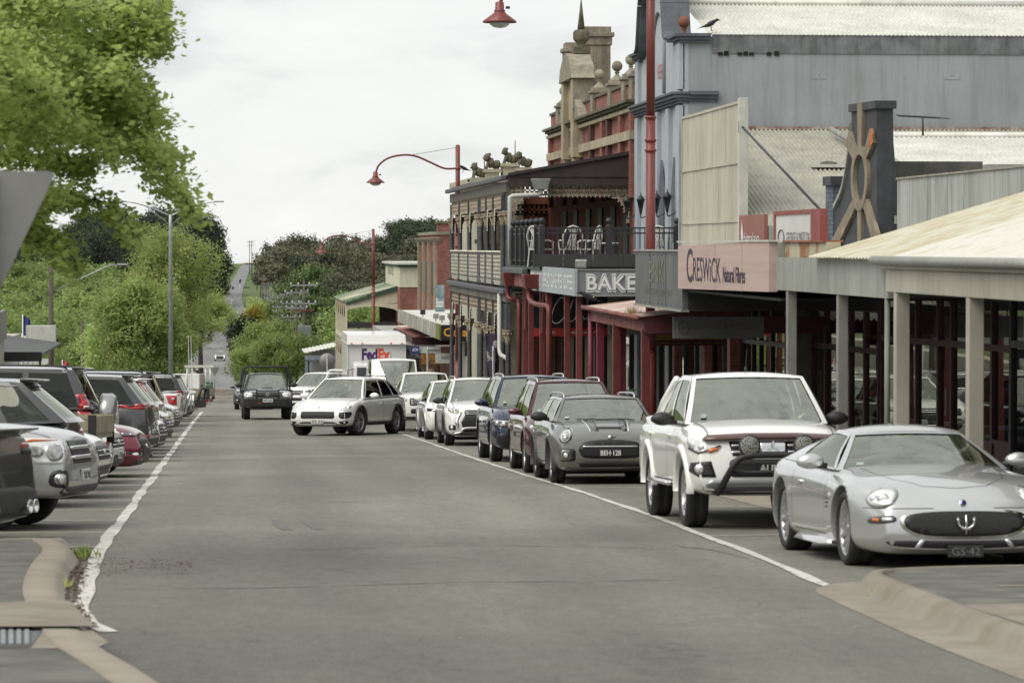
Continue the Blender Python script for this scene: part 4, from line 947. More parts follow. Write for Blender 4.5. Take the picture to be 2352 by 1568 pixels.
def x5():
    c=car('bigsuv','dark blue SUV with chrome roof rails and slim headlights at the right kerb',PBLUE,group=PG,name='parked_car',W=2.0,H=1.75,L=4.92,wb=2.97,r=.385,zb=.24,rails='alloy',a=.14,zbelt=1.10,zbeltr=1.16,wst=1.95,cowl=1.25,mirbig=1.15,mir=(.55,1.17),mirror='body',top=[(0,.88),(.12,.98),(.5,1.06),(1.25,1.14)],sh=[(0,.80),(.3,.95),(1.2,1.05),(4.9,1.08)],style='twin',spokes=5,wt=.66)
    c.doors();c.lamp([(.40,.80),(.46,.715),(.66,.70),(.90,.75),(.96,.82),(.86,.84),(.60,.83)],22,[(.62,.76,.045),(.78,.775,.045)],mt=LAMPD)
    c.dec('light_strip',[(.42,.80),(.60,.822),(.88,.834),(.90,.82),(.62,.806),(.44,.785)],LENS,22,off=.02)
    for sx in (1,):c.dec('kidney_grille',[(.03,.60),(.36,.62),(.38,.76),(.30,.80),(.05,.80)],MESHB,0,off=.02);c.dec('kidney_frame',[(.02,.585),(.37,.605),(.395,.765),(.31,.815),(.04,.815)],CHROME,0,off=.010)
    c.dec('side_intake',smoothpoly([(.58,.30),(.55,.50),(.62,.57),(.80,.55),(.82,.44),(.76,.32)],3),MESHB,18,off=.010);c.dec('lower_grille',rrect(0,.40,.9,.18,.04),MESHB,0,off=.008,mirror=False)
    c.dec('bonnet_badge',ell(0,.86,.038,.038,12),CHROME,0,off=.02,mirror=False);c.plate('1SK 7PQ',.52)
    c.dec('fender_vent',rrect(1.55-2.46,.70,.05,.16,.02),CHROME,90,off=.006)
    return c.place(6.2,64.2)
def cayenne():
    c=car('suv','white SUV turning out of the parking lane across the road',PW,name='moving_car',L=4.86,W=1.94,H=1.69,wb=2.9,fo=.90,r=.385,ww=.28,zb=.26,a=.17,ar=.2,rails='alloy',cowl=1.32,wst=2.05,wsr=4.05,rgb=4.6,zbelt=1.05,zbeltr=1.14,wt=.62,mirbig=1.2,mir=(.45,1.12),flare=(.04,PBUMP),glass=GLASS_D,pillars=(0,.42,.46,.72,.745,.93),style='twin',spokes=5,steer=R(-8),crown=.07,
        top=[(0,.76),(.10,.84),(.4,.93),(.8,1.01),(1.3,1.08)],sh=[(0,.70),(.3,.86),(.9,.98),(1.4,1.0),(3.4,1.04),(4.86,1.03)],nose=[(.2,.1),(.35,.03),(.5,0),(.65,.03),(.8,.12),(1.0,.35)],zr1=1.56)
    c.doors();c.lamp(smoothpoly([(.46,.735),(.50,.79),(.63,.865),(.78,.885),(.82,.83),(.76,.755),(.60,.725)],3),25,[(.74,.80,.05),(.63,.785,.045)],mt=LENS)
    c.dec('grille',rrect(0,.59,1.02,.20,.05),MESHB,0,off=.008,mirror=False);c.slats('grille_bar',-.47,.47,[.53,.575,.62,.665],mt=PBUMP,h=.010,off=.02)
    c.dec('side_intake',smoothpoly([(.57,.50),(.56,.66),(.86,.66),(.88,.60),(.80,.50)],3),MESHB,15,off=.008);c.dec('intake_bar',rrect(.71,.675,.32,.028,.01),CHROME,15,off=.02)
    for z in (.55,.60):c.dec('intake_slat',rrect(.70,z,.25,.010,.004),PBUMP,15,off=.016)
    c.dec('fog_recess',smoothpoly([(.55,.41),(.60,.345),(.76,.34),(.80,.40),(.78,.42)],3),MESHB,15,off=.008);c.lamp(ell(.70,.378,.032,.032,12),15,[(.70,.378,.026)],mt=LAMPB,off=.012,name='fog_lamp')
    c.dec('skirt',smoothpoly([(-.86,.28),(-.88,.33),(-.6,.33),(-.46,.40),(.46,.40),(.6,.33),(.88,.33),(.86,.28),(.5,.265),(-.5,.265)],2),PBUMP,0,off=.010,mirror=False)
    c.plate('2DL 2UJ',.405,x=0);c.dec('bonnet_badge',ell(0,.80,.026,.032,10),CHROME,0,off=.01,mirror=False)
    for y in (c.L*.5,):c.dec('sill_trim',[(-1.05,.30),(1.0,.30),(1.0,.37),(-1.05,.37)],PBUMP,90,off=.012)
    rear(c,zl=1.0,spoiler=False)
    return c.place(2.48,92.1,R(-24))
def barutE():
    c=car('ute','black utility with bull bar, snorkel and tall black ladder frame driving towards the camera',PBLK,name='moving_ute',W=1.84,H=1.80,r=.39,zb=.42,flare=(.07,BLACK),style='steel',spokes=6,mirror='black',mirbig=1.35,mir=(.55,1.3),seats=True,ute=(3.2,1.0))
    P2=PSIL2
    c.dec('bonnet_panel',[(-.68,.10),(.68,.10),(.70,1.15),(-.70,1.15)],PSIL2,'top',off=.006,mirror=False,cell=.12)
    c.dec('bonnet_scoop',rrect(0,.75,.42,.16,.04),PGREY,'top',off=.05,thick=.06,mirror=False)
    c.lamp(smoothpoly([(.50,.87),(.50,1.0),(.62,1.045),(.84,1.03),(.86,.90),(.70,.85)],3),15,[(.68,.95,.05)],mt=LENS)
    c.dec('grille',[(-.42,.87),(.42,.87),(.46,1.04),(-.46,1.04)],MESHB,0,off=.008,mirror=False)
    h=c.hit(0,.96,0)[0]
    for a_,b_ in ((.085,.055),(.03,.05),(.055,.022)):
        t=MB();zz=.96+(.02 if b_==.022 else 0);t.tube([(a_*cos(2*pi*i/18),h.y-.03,zz+b_*sin(2*pi*i/18)) for i in range(19)],.009,5);t.build('badge',CHROME,c.root,world=False)
    y=-.22;BB=BLACK
    b=MB();b.smooth=False
    b.hexa([(-.93,y+.30,.52),(.93,y+.30,.52),(.93,y+.30,.80),(-.93,y+.30,.80)],[(-.70,y,.50),(.70,y,.50),(.74,y,.80),(-.74,y,.80)]);b.build('bar_bumper',BB,c.root,world=False,bev=.02)
    b=MB();b.hexa([(-.6,y+.25,.42),(.6,y+.25,.42),(.6,y+.25,.5),(-.6,y+.25,.5)],[(-.45,y+.1,.42),(.45,y+.1,.42),(.6,y+.03,.5),(-.6,y+.03,.5)]);b.build('bash_plate',BB,c.root,world=False)
    for sx in (-1,1):
        b=MB();b.tube(catmull([(sx*.42,y+.04,.80),(sx*.42,y+.02,1.10),(sx*.50,y+.05,1.14),(sx*.88,y+.22,1.12),(sx*.93,y+.28,1.05),(sx*.93,y+.28,.80)],4),.025,8);b.build('hoop',BB,c.root,world=False)
    b=MB();b.tube([(-.44,y+.02,1.10),(.44,y+.02,1.10)],.025,8);b.build('hoop_bar',BB,c.root,world=False)
    b=MB();b.box(-.19,.19,y-.02,y-.005,.66,.79);o=b.build('number_plate',PLATEW,c.root,world=False,bev=.006)
    t=MB();put_text(t,'1PR 5AE',(0,y-.025,.69),(1,0,0),(0,0,1),.075,width=.33,center=True);t.build('lettering',PLATEB,o,world=False)
    t=MB();t.box(-.37,-.28,y-.02,y-.005,.60,.66);t.build('bar_badge',LAMPR,c.root,world=False)
    b=MB();b.tube(catmull([(-.86,.95,1.02),(-.93,1.12,1.12),(-.90,1.5,1.32),(-.80,1.9,1.72),(-.80,1.95,1.80)],5),.045,8);b.box(-.88,-.72,1.86,2.02,1.72,1.86);b.build('snorkel',BB,c.root,world=False)
    for yy in (2.2,4.6):
        b=MB();b.tube(catmull([(-.92,yy,1.0),(-.90,yy,1.6),(-.84,yy,1.93),(-.70,yy,2.0),(0,yy,2.0),(.70,yy,2.0),(.84,yy,1.93),(.90,yy,1.6),(.92,yy,1.0)],4),.035,8);b.build('ladder_frame',BB,c.root,world=False)
    for sx in (-1,1):
        b=MB();b.tube([(sx*.70,2.2,2.0),(sx*.70,4.6,2.0)],.03,6);b.build('ladder_rail',BB,c.root,world=False)
    b=MB();b.smooth=False
    for i in range(7):b.box(-.45+i*.13,-.37+i*.13,2.4,4.3,2.0,2.03)
    b.box(-.5,.5,2.45,2.55,1.98,2.005);b.box(-.5,.5,4.15,4.25,1.98,2.005);b.build('rack',ALLOY,c.root,world=False)
    return c.place(1.47,124.2,R(1))
FLEET=[]
maserati();triton();mini();x5();cayenne();barutE()
c=car('suv','deep red SUV with silver roof rails, mostly behind the grey compact car',PRED,group=PG,rails='alloy',L=4.55,W=1.84,H=1.68);c.doors();front(c);c.place(6.12,56.75)
c=car('suv','white SUV with black grille shield and curved silver bumper bar at the right kerb',PW,group=PG,L=4.70,W=1.81,H=1.68,rails='chrome',mirror='black',flare=(.04,PBUMP),spokes=5,style='twin',mirbig=1.15)
c.doors();front(c,zl=.86,zg=.80,gw=.5,gh=.14,lw=.36,x0=.46,lamp='light',slat=2,plate='ZJT 418',zp=.52,emblem=False)
c.dec('grille_shield',smoothpoly([(-.46,.74),(-.50,.40),(-.3,.36),(.3,.36),(.50,.40),(.46,.74)],2),MESHB,0,off=.012,mirror=False);c.dec('chrome_edge',[(.48,.82),(.56,.80),(.64,.56),(.58,.42),(.54,.50),(.58,.62)],CHROME,8,off=.02)
b=MB();b.tube(catmull([(-.72,-.0,.30),(-.56,-.06,.34),(-.46,-.07,.43),(0,-.09,.44),(.46,-.07,.43),(.56,-.06,.34),(.72,.0,.30)],5),.03,8);b.build('bumper_bar',ALLOY,c.root,world=False)
c.place(6.14,78.6)
c=car('hatch','small white angular electric hatchback between two white vehicles at the kerb',PW,group=PG,L=4.6,W=1.85,H=1.60,wb=3.0,fo=.82,r=.36,zb=.2,zbelt=1.0,zbeltr=1.04,rgb=4.5,wsr=4.1,wst=1.95,cowl=1.2,wt=.6,flare=(.04,PSIL2),top=[(0,.84),(.12,.92),(.5,.99),(1.1,1.04)],sh=[(0,.78),(.3,.90),(1.2,.97),(4.6,1.0)]);c.doors()
c.dec('headlight',[(.30,.80),(.30,.73),(.84,.76),(.86,.84)],MESHB,15,off=.01);c.dec('lamp_pixel',rrect(.45,.775,.10,.05,.01),LENS,15,off=.02);c.dec('lamp_pixel',rrect(.60,.785,.10,.05,.01),LENS,15,off=.02)
c.dec('lower_grille',[(-.7,.32),(.7,.32),(.6,.46),(-.6,.46)],PSIL2,0,off=.008,mirror=False);c.dec('lip',[(-.8,.24),(.8,.24),(.78,.29),(-.78,.29)],PSIL2,0,off=.01,mirror=False);c.place(6.1,85.9)
c=car('ute','white ute with chrome barred grille parked behind the turning white SUV',PW,group=PG,W=1.87);c.doors();front(c,zl=.98,zg=.90,zi=.62,gw=.62,gh=.22,slat=3,lamp='light',plate='1RX 4CD')
b=MB();b.tube([(.0,1.95,1.8),(0,1.9,1.95)],.01,5);b.build('aerial',BLACK,c.root,world=False);c.place(5.98,97.8)
c=car('ute','white ute with rack bars, angled behind the turning white SUV',PW,name='moving_ute',flare=(.05,PBUMP),r=.40,glass=GLASS_D);c.doors();front(c,zl=.98,zg=.90,zi=.62,lw=.4)
for yy in (3.7,4.9):
    b=MB();b.tube(catmull([(-.80,yy,1.1),(-.76,yy,1.6),(-.66,yy,1.86),(0,yy,1.88),(.66,yy,1.86),(.76,yy,1.6),(.80,yy,1.1)],4),.04,8);b.build('sports_bar',PW,c.root,world=False)
c.place(2.75,143.5,R(-38))
c=car('suv','dark SUV half hidden behind the black utility with the ladder frame',PDARK,name='moving_car',flare=(.05,PBUMP));front(c,zl=.9,zg=.8);c.place(1.2,158)
# van and delivery truck
def van():
    c=Car('white high roof delivery van parked in front of the box truck',PW,name='parked_van',cat='van',L=5.4,W=1.96,H=2.34,wb=3.2,fo=1.0,r=.36,zb=.25,a=.14,ar=.04,cowl=.75,wst=1.45,wsr=5.2,rgb=5.32,zbelt=1.28,zbeltr=1.30,wt=.82,wtr=.84,crown=.08,top=[(0,1.06),(.12,1.15),(.4,1.24),(.75,1.30)],sh=[(0,1.0),(.3,1.14),(.8,1.25),(5.4,1.28)],nose=[(.2,.08),(.4,0),(.8,.02),(1.1,.12),(1.3,.3)],pillars=(0,.24,.26,.27),mirror='black',mirbig=1.6,mir=(.3,1.45),style='steel',spokes=6)
    front(c,zl=1.0,zg=.86,zi=.5,lh=.2);b=MB();b.tube([(-.1,1.5,2.33),(-.1,1.47,2.5)],.008,5);b.lathe([(.03,0),(.012,.04)],(-.1,1.5,2.33),8);b.build('aerial',BLACK,c.root,world=False)
    return c.place(6.15,120.5)
van()
def truck():
    t=thing('parked_truck','white box truck with purple and orange lettering behind the delivery van','truck',(6.02,136,gz(136)))
    z0=gz(136)+.0;X0,X1=4.83,7.19;TW=paint('truck_white',(.70,.70,.68),coat=.3)
    b=MB();b.box(X0,X1,133.2,139.5,z0+1.0,z0+3.02);b.box(X0-.03,X0+.02,133.15,133.2,z0+1,z0+3.02);b.box(X1-.02,X1+.03,133.15,133.2,z0+1,z0+3.02);b.build('cargo_box',TW,t,bev=.02)
    b=MB();b.box(X0-.04,X1+.04,133.0,139.55,z0+3.02,z0+3.05);b.hexa([(X0-.03,133.1,z0+3.05),(X1+.03,133.1,z0+3.05),(X1+.03,139.5,z0+3.05),(X0-.03,139.5,z0+3.05)],[(X0,133.3,z0+3.42),(X1,133.3,z0+3.42),(X1,139.4,z0+3.42),(X0,139.4,z0+3.42)]);fixn(b.build('roof_fairing',TW,t,bev=.02))
    m=MB();put_text(m,'Fed',(X0+.58,133.19,z0+2.42),(1,0,0),(0,0,1),.42,width=.64,bold=.045);m.build('lettering',mat('purple_letter',(.07,.02,.14),var=.05),t)
    m=MB();put_text(m,'Ex',(X0+1.25,133.19,z0+2.42),(1,0,0),(0,0,1),.42,width=.50,bold=.045);m.build('lettering',mat('orange_letter',(.75,.09,.03),var=.05),t)
    for x in (X0+.15,X0+.6,X1-.6,X1-.15):b=MB();b.box(x-.05,x+.05,132.97,133.0,z0+3.06,z0+3.10);b.build('marker_lamp',ORANGE,t)
    for z in (1.02,2.98):b=MB();b.box(X0,X1,133.17,133.196,z0+z-.03,z0+z+.03);b.build('frame_rail',ALLOY,t)
    c0=TW;b=MB();xl=X0+.12
    b.hexa([(xl,131.2,z0+.7),(X1-.1,131.2,z0+.7),(X1-.1,133.0,z0+.7),(xl,133.0,z0+.7)],[(xl+.08,131.55,z0+2.3),(X1-.18,131.55,z0+2.3),(X1-.18,133.0,z0+2.35),(xl+.08,133.0,z0+2.35)]);fixn(b.build('cab',TW,t,bev=.08))
    b=MB();b.add([(xl+.18,131.30,z0+1.4),(X1-.28,131.30,z0+1.4),(X1-.30,131.50,z0+2.15),(xl+.2,131.50,z0+2.15)],[(0,1,2,3)]);b.build('windscreen',mat('dark_glass',(.03,.035,.035),rough=.05,var=0),t)
    b=MB();b.add([(xl-.012,131.7,z0+1.4),(xl+.03,131.8,z0+2.1),(xl+.03,132.6,z0+2.1),(xl-.012,132.6,z0+1.4)],[(0,1,2,3)]);b.build('side_window',MATS['dark_glass'],t)
    b=MB();b.box(xl-.30,xl-.08,131.25,131.33,z0+1.35,z0+1.80);b.tube([(xl-.19,131.3,z0+1.8),(xl-.19,131.32,z0+2.05),(xl+.1,131.5,z0+2.1)],.015,5);b.build('mirror',BLACK,t,bev=.02)
    b=MB();b.box(X0+.2,X1-.2,131.6,139.2,z0+.45,z0+1.0);b.build('chassis',PBUMP,t)
    for yy in (132.1,138):
        for xx in (X0+.18,X1-.18):b=MB();b.lathe([(.2,-.13),(.4,-.12),(.42,0),(.4,.12),(.2,.13)],(xx,yy,gz(yy)+.42),20,'X');b.build('wheel',RUBBER,t)
truck()
# ---------------------------------------------------------------- vehicles across the left bays
def L_(c,xe,y,tail=True,phi=6):
    f_=R(phi);return c.place(xe-c.L*cos(f_),y+c.L*sin(f_),R(-90-phi)) if tail else c.place(xe,y,R(90-phi))
c=car('sedan','dark grey sedan with twin round exhaust pipes, nearest in the left bays',PGREY,group=LG,H=1.42,zbeltr=1.04,deck=[(4.1,1.10),(4.5,1.15),(4.7,1.17),(4.75,1.12)],sh=[(0,.60),(.3,.74),(1.3,.88),(3.9,1.0),(4.75,1.04)],bump=.05)
c.dec('tail_lamp',[(.08,1.0),(.76,.98),(.80,1.035),(.10,1.05)],LAMPR,128,off=.012);c.dec('lamp_frame',[(.06,.93),(.62,.90),(.80,.965),(.08,.99)],BLACK,128,off=.014);c.dec('lamp_lens',[(.3,.94),(.5,.935),(.54,.965),(.34,.972)],LAMPB,128,off=.022);c.dec('rear_diffuser',[(-.72,.22),(.72,.22),(.80,.52),(.5,.58),(-.5,.58),(-.80,.52)],PBUMP,180,off=.012,mirror=False)
b=MB();b.hexa([(-.76,4.52,1.12),(.76,4.52,1.12),(.70,4.80,1.19),(-.70,4.80,1.19)],[(-.76,4.52,1.145),(.76,4.52,1.145),(.70,4.80,1.21),(-.70,4.80,1.21)]);b.build('boot_spoiler',PGREY,c.root,world=False,bev=.008)
for sx in (-1,1):
    for x in (.46,.63):
        ye=c.hit(sx*x,.36,180)[0].y+.01;b=MB();b.m=0;b.lathe([(.045,-.25),(.066,-.12),(.074,.05),(.074,.07),(.060,.07),(.058,-.05)],(sx*x,ye,.36),18,'Y',cap=False);b.m=1;b.lathe([(.057,-.0),(.001,-.0)],(sx*x,ye,.36),14,'Y');b.build('exhaust_tip',[CHROME,ARCHM],c.root,world=False)
c.doors();L_(c,-2.33,35.1,phi=19)
c=car('ute','silver ute nosed towards the road beside the nearest dark sedan',PSIL,group=LG,H=1.82,zbelt=1.18,top=[(0,1.06),(.12,1.12),(.5,1.17),(1.2,1.22)],mirror='body');c.doors()
c.lamp(smoothpoly([(.40,1.02),(.44,.82),(.62,.76),(.90,.82),(.98,1.0),(.74,1.06)],3),35,[],mt=LENS);c.dec('lamp_inner',smoothpoly([(.50,.98),(.52,.84),(.64,.80),(.66,.96)],3),LAMPB,35,off=.02);c.dec('lamp_inner',smoothpoly([(.70,.95),(.72,.85),(.84,.86),(.86,.96)],3),LAMPB,35,off=.02);c.dec('amber_indicator',[(.46,1.035),(.74,1.05),(.90,1.0),(.74,1.02)],ORANGE,35,off=.016)
c.dec('grille',[(-.42,.76),(.42,.76),(.46,1.02),(-.46,1.02)],MESHB,0,off=.008,mirror=False);c.slats('grille_bar',-.44,.44,[.83,.94],h=.04,off=.03)
c.dec('fog_recess',smoothpoly([(.44,.50),(.44,.68),(.62,.68),(.64,.52)],3),BLACK,35,off=.008);c.lamp(ell(.55,.59,.062,.065,14),35,[(.55,.59,.05)],mt=LAMPB,off=.014,name='fog_lamp');c.dec('skirt',[(-.80,.38),(.80,.38),(.82,.5),(-.82,.5)],PBUMP,0,off=.012,mirror=False);c.plate('YQK 905',.62)
L_(c,-1.66,38.2,False,phi=11)
c=car('suv','dark grey SUV behind the silver ute bonnet, its sloping rear window showing',PGREY,group=LG,H=1.76,zbeltr=1.16,wsr=4.0,glass=GLASS_S);c.doors();rear(c,zl=1.0);L_(c,-2.0,44.5)
c=car('hatch','small white car nose showing behind the silver ute',PW,group=LG,H=1.5,top=[(0,.82),(.12,.9),(.5,.97),(1.1,1.0)]);front(c,zl=.78,zg=.65,lamp='light');L_(c,-1.78,47.6,False)
def trayute(lab,y,xe,canopy=False,p=PW2):
    c=car('ute',lab,p,group=LG,ute=(2.75,.80),L=5.0,wb=3.0,zbeltr=1.16,rgb=2.70,wsr=2.45,pillars=(0,.85),sh=[(0,.94),(.3,1.04),(1.2,1.1),(2.7,1.1),(2.8,.76),(5,.76)],zb=.42);tr=mat('tan_tray',(.30,.28,.20),rough=.6,var=.2,metal=.1)
    b=MB();b.box(-.95,.95,2.85,5.1,.80,.88);b.build('tray_floor',tr,c.root,world=False)
    for sx in (-1,1):
        b=MB();b.box(min(sx*.93,sx*.97),max(sx*.93,sx*.97),2.85,5.1,.88,1.14);b.box(min(sx*.925,sx*.98),max(sx*.925,sx*.98),2.85,5.12,1.10,1.15);b.box(min(sx*.925,sx*.98),max(sx*.925,sx*.98),2.85,5.12,.93,.96);b.build('tray_side',tr,c.root,world=False)
        b=MB();b.box(sx*.975-.02,sx*.975+.02,5.0,5.12,.70,1.16);b.build('tray_latch',BLACK,c.root,world=False)
        b=MB();b.box(sx*.75-.14,sx*.75+.14,5.0,5.06,.60,.72);b.build('tail_lamp',LAMPR,c.root,world=False)
        b=MB();b.box(sx*.75-.16,sx*.75+.16,4.4,4.42,.25,.68);b.build('mud_flap',ORANGE if not canopy else BLACK,c.root,world=False)
    b=MB();b.box(-.93,.93,5.08,5.12,.88,1.14);b.build('tailgate',tr,c.root,world=False)
    b=MB()
    for z in (1.25,1.5,1.75):b.tube([(-.8,2.85,z),(.8,2.85,z)],.02,6)
    for x in (-.8,.8):b.tube([(x,2.85,.85),(x,2.85,1.8)],.025,6)
    b.build('headboard',tr,c.root,world=False)
    if canopy:
        b=MB();b.box(-.85,.85,2.95,4.7,.88,1.75);b.build('canopy',PW,c.root,world=False,bev=.03)
        b=MB();b.box(-.80,.80,4.70,4.715,1.0,1.05);b.box(-.2,.2,4.70,4.72,1.2,1.3);b.build('canopy_latch',BLACK,c.root,world=False)
        for sx in (-1,1):b=MB();b.box(sx*.85-.04,sx*.85+.04,4.1,5.1,2.0,2.1);b.tube([(sx*.85,4.95,1.1),(sx*.85,4.95,2.0)],.03,6);b.tube([(sx*.85,4.2,1.1),(sx*.85,4.2,2.0)],.03,6);b.build('rack_rail',PW2,c.root,world=False)
    return L_(c,xe,y)
trayute('cream ute with an empty tan metal tray between white cars',50.7,-2.02)
c=car('suv','white SUV nose with wide black grille beside the red sedan',PW,group=LG,H=1.6,top=[(0,.82),(.12,.9),(.5,.98),(1.15,1.06)]);front(c,zl=.84,zg=.66,zi=.40,gw=.75,gh=.16,lamp='light',slat=2,lw=.36,plate='1TR 6NB');L_(c,-1.78,53.8,False)
c=car('sedan','crimson sedan nosed out with dark headlights',PPINK,group=LG,H=1.42,top=[(0,.76),(.12,.84),(.5,.90),(1.3,.98)],a=.22);front(c,zl=.74,zg=.52,zi=.34,gw=.55,gh=.28,lh=.07,slat=0,x0=.42,lw=.42);c.dec('red_blade',[(.50,.30),(.80,.34),(.84,.42),(.72,.40),(.56,.36)],PPINK,20,off=.05);L_(c,-1.42,57.0,False)
c=car('bigsuv','tall grey four wheel drive with spare wheel on its tail and red lamps',PGREY,group=LG,H=1.94,wsr=4.42,rails='black',zbeltr=1.16,glass=GLASS_D);c.doors();rear(c,zl=1.17,lh=.22,shape='tall')
b=MB();b.lathe([(.05,-.02),(.36,0),(.40,.04),(.40,.22),(.36,.27),(.30,.29),(.001,.30)],(0.05,c.L-.02,1.02),36,'Y');b.build('spare_wheel',PSIL2,c.root,world=False);L_(c,-2.32,60.4)
c=car('bigsuv','dark grey large SUV with thin red tail lamps and silver spoiler',PGREY,group=LG,H=1.82,wsr=4.35,zbeltr=1.16,L=4.9,glass=GLASS_D,zr1=1.70,rgb=4.78);c.doors();rear(c,zl=1.12,lh=.11,lw=.72,x0=.10);b=MB();put_text(b,'CX-8',(-.62,c.hit(.6,.85,180)[0].y+.012,.82),(-1,0,0),(0,0,1),.07,width=.3);b.build('badge',CHROME,c.root,world=False);L_(c,-1.5,66.7)
c=car('hatch','white hatchback nose just past the large dark SUV',PW,group=LG);front(c,zl=.74,zg=.6,lamp='light');L_(c,-1.38,69.9,False)
c=car('suv','red SUV with a red roof spoiler among grey SUVs',PRED,group=LG,H=1.66,glass=GLASS_D);rear(c,zl=1.05,plate='1JH 8TU');L_(c,-1.58,73.0)
c=car('suv','silver grey SUV nose beside the white hatchback nose',PSIL,group=LG,top=[(0,.80),(.12,.9),(.5,.97),(1.15,1.04)]);front(c,zl=.82,zg=.62);L_(c,-1.36,76.1,False)
c=car('suv','white SUV with tall red lamp strips down its tail',PW,group=LG,H=1.70,glass=GLASS_D);rear(c,zl=1.28,lh=.28,shape='tall');L_(c,-1.60,79.1)
c=car('bigsuv','very dark large SUV with long roof racks',PDARK,group=LG,H=1.86,rails='black',glass=GLASS_D);rear(c,zl=1.1);L_(c,-1.68,85.2)
c=car('suv','cream white car nose beside the white dual cab tail',PW2,group=LG,top=[(0,.80),(.12,.88),(.5,.95),(1.15,1.02)]);front(c,zl=.8,zg=.6);L_(c,-1.42,91.3,False)
c=car('sedan','white sedan nose in front of the white dual cab tail',PW,group=LG,top=[(0,.72),(.12,.80),(.5,.88),(1.3,.97)]);front(c,zl=.70,zg=.5,gw=.4);L_(c,-1.5,100,False)
c=car('ute','off white dual cab ute with tall red tail lamps in the left bays',PW2,group=LG);c.doors();rear(c,zl=.98,lh=.17,shape='tall',skirt=False);b=MB();b.tube(catmull([(-.82,3.7,1.1),(-.80,3.9,1.5),(-.66,3.8,1.62),(.66,3.8,1.62),(.80,3.9,1.5),(.82,3.7,1.1)],4),.04,8);b.build('sports_bar',BLACK,c.root,world=False);L_(c,-1.52,103.4)
c=car('ute','dark ute nose with silver bull bar and two white whip aerials',PGREY,group=LG)
b=MB();b.tube(catmull([(-.75,-.1,.5),(-.75,-.22,1.05),(0,-.25,1.1),(.75,-.22,1.05),(.75,-.1,.5)],6),.04,8);b.tube([(-.35,-.23,.5),(-.35,-.24,1.08)],.03,6);b.tube([(.35,-.23,.5),(.35,-.24,1.08)],.03,6);b.tube([(-.75,-.2,.72),(.75,-.2,.72)],.04,6);b.build('bull_bar',CHROME,c.root,world=False)
for x in (-.4,.35):b=MB();b.tube([(x,-.2,.75),(x,-.16,3.0+.02)],[.018,.010],5);b.build('whip_aerial',LAMPW,c.root,world=False)
L_(c,-1.45,109,False)
c=car('bigsuv','black SUV with chrome window trim and wide red tail lamps',PBLK,group=LG,H=1.76,rails='black',glass=GLASS_D);rear(c,zl=1.1,lh=.17,lw=.5,x0=.16)
for sx in (-1,1):f_=c.sfn(sx);h=c.sw[2];b=MB();b.tube([f_(a,q)+Vector((sx*.008,0,0)) for a,q in ((h[0],h[2]),(h[1],h[2]),(h[1],h[3]),(h[0],h[3]),(h[0],h[2]))],.014,5);b.build('window_trim',CHROME,c.root,world=False)
L_(c,-1.38,112.6)
c=car('ute','black ute nose with black bull bar beside the white canopy truck',PBLK,group=LG);b=MB();b.tube(catmull([(-.8,-.1,.5),(-.8,-.25,1.15),(0,-.28,1.2),(.8,-.25,1.15),(.8,-.1,.5)],6),.05,8);b.box(-.9,.9,-.25,0,.5,.8);b.build('bull_bar',BLACK,c.root,world=False);L_(c,-1.2,122,False)
c=car('suv','white hatch tail with sloping rear window near the white canopy truck',PW,group=LG,H=1.62,wsr=3.8,rgb=4.66,glass=GLASS_D);rear(c,zl=1.0);L_(c,-1.32,127)
trayute('work truck with white canopy, roof rack and tan tray, farthest of the left bays',134,-.80,True)
# far traffic: small in the picture but still built with parts
for lab,p,x,y,rot,lit in [('silver four wheel drive with its headlights on, driving up the far road',PSIL,-1.6,590,0,1),('dark hatchback driving away down the far road',PDARK,-4.7,770,pi,0),('dark car further up the far road, partly behind the trees',PDARK,-5.0,1010,pi,0),('black wagon beside the oak at the bottom of the road',PBLK,-3.9,420,pi,0)]:
    c=car('suv',lab,p,name='moving_car',seats=False,H=1.75,flare=(.06,BLACK) if lit else None)
    if rot==0:
        c.lamp(rrect(.72,.88,.26,.14,.04),15,(),mt=mat('lit_lamp',(1,.97,.9),emit=2,var=0));c.lamp(rrect(.62,.52,.22,.14,.04),10,(),mt=MATS['lit_lamp'],name='fog_lamp');c.dec('bull_bar',rrect(0,.68,1.5,.42,.05),BLACK,0,off=.05,mirror=False)
    else:rear(c,zl=1.0)
    M=Matrix.Rotation(rot,3,'Z');c.root.rotation_euler=M.to_euler();c.root.location=(x,y,gz(y)+.03)
# ================================================================ buildings along the right side
def MT(n,c,**k):return mat(n,c,**k)
BEIGE=MT('beige_render',(.40,.38,.32),rough=.8,var=.12,scale=.8,streak=.15);GREYF=MT('grey_fascia',(.30,.31,.28),rough=.65,var=.12,scale=.7,streak=.25)
GREYP=MT('grey_post_paint',(.22,.22,.20),rough=.7,var=.12);DSLATE=MT('dark_slate_render',(.055,.058,.066),rough=.8,var=.2,streak=.2,bump=.3)
TAN=MT('tan_render',(.23,.195,.14),rough=.8,var=.2,streak=.3);BLUER=MT('blue_grey_render',(.31,.335,.355),rough=.85,var=.08,scale=.6,streak=.2,bump=.2,bscale=12)
BLUEP=MT('pale_blue_render',(.40,.43,.46),rough=.85,var=.08,scale=2,bump=.8,bscale=22);CORN=MT('slate_cornice',(.10,.11,.125),rough=.8,var=.2)
CREAMP=MT('cream_panel',(.47,.44,.36),rough=.75,var=.10,scale=.6,streak=.15);OFFW=MT('offwhite_trim',(.52,.53,.48),rough=.75,var=.1,streak=.12)
STONE=MT('weathered_stone',(.20,.185,.145),rough=.95,var=.5,scale=2.5,bump=.8,bscale=18,streak=.35,col2=(.34,.31,.24));STONE2=MT('stone_cream',(.37,.32,.23),rough=.9,var=.2,scale=1.5,streak=.3,bump=.3)
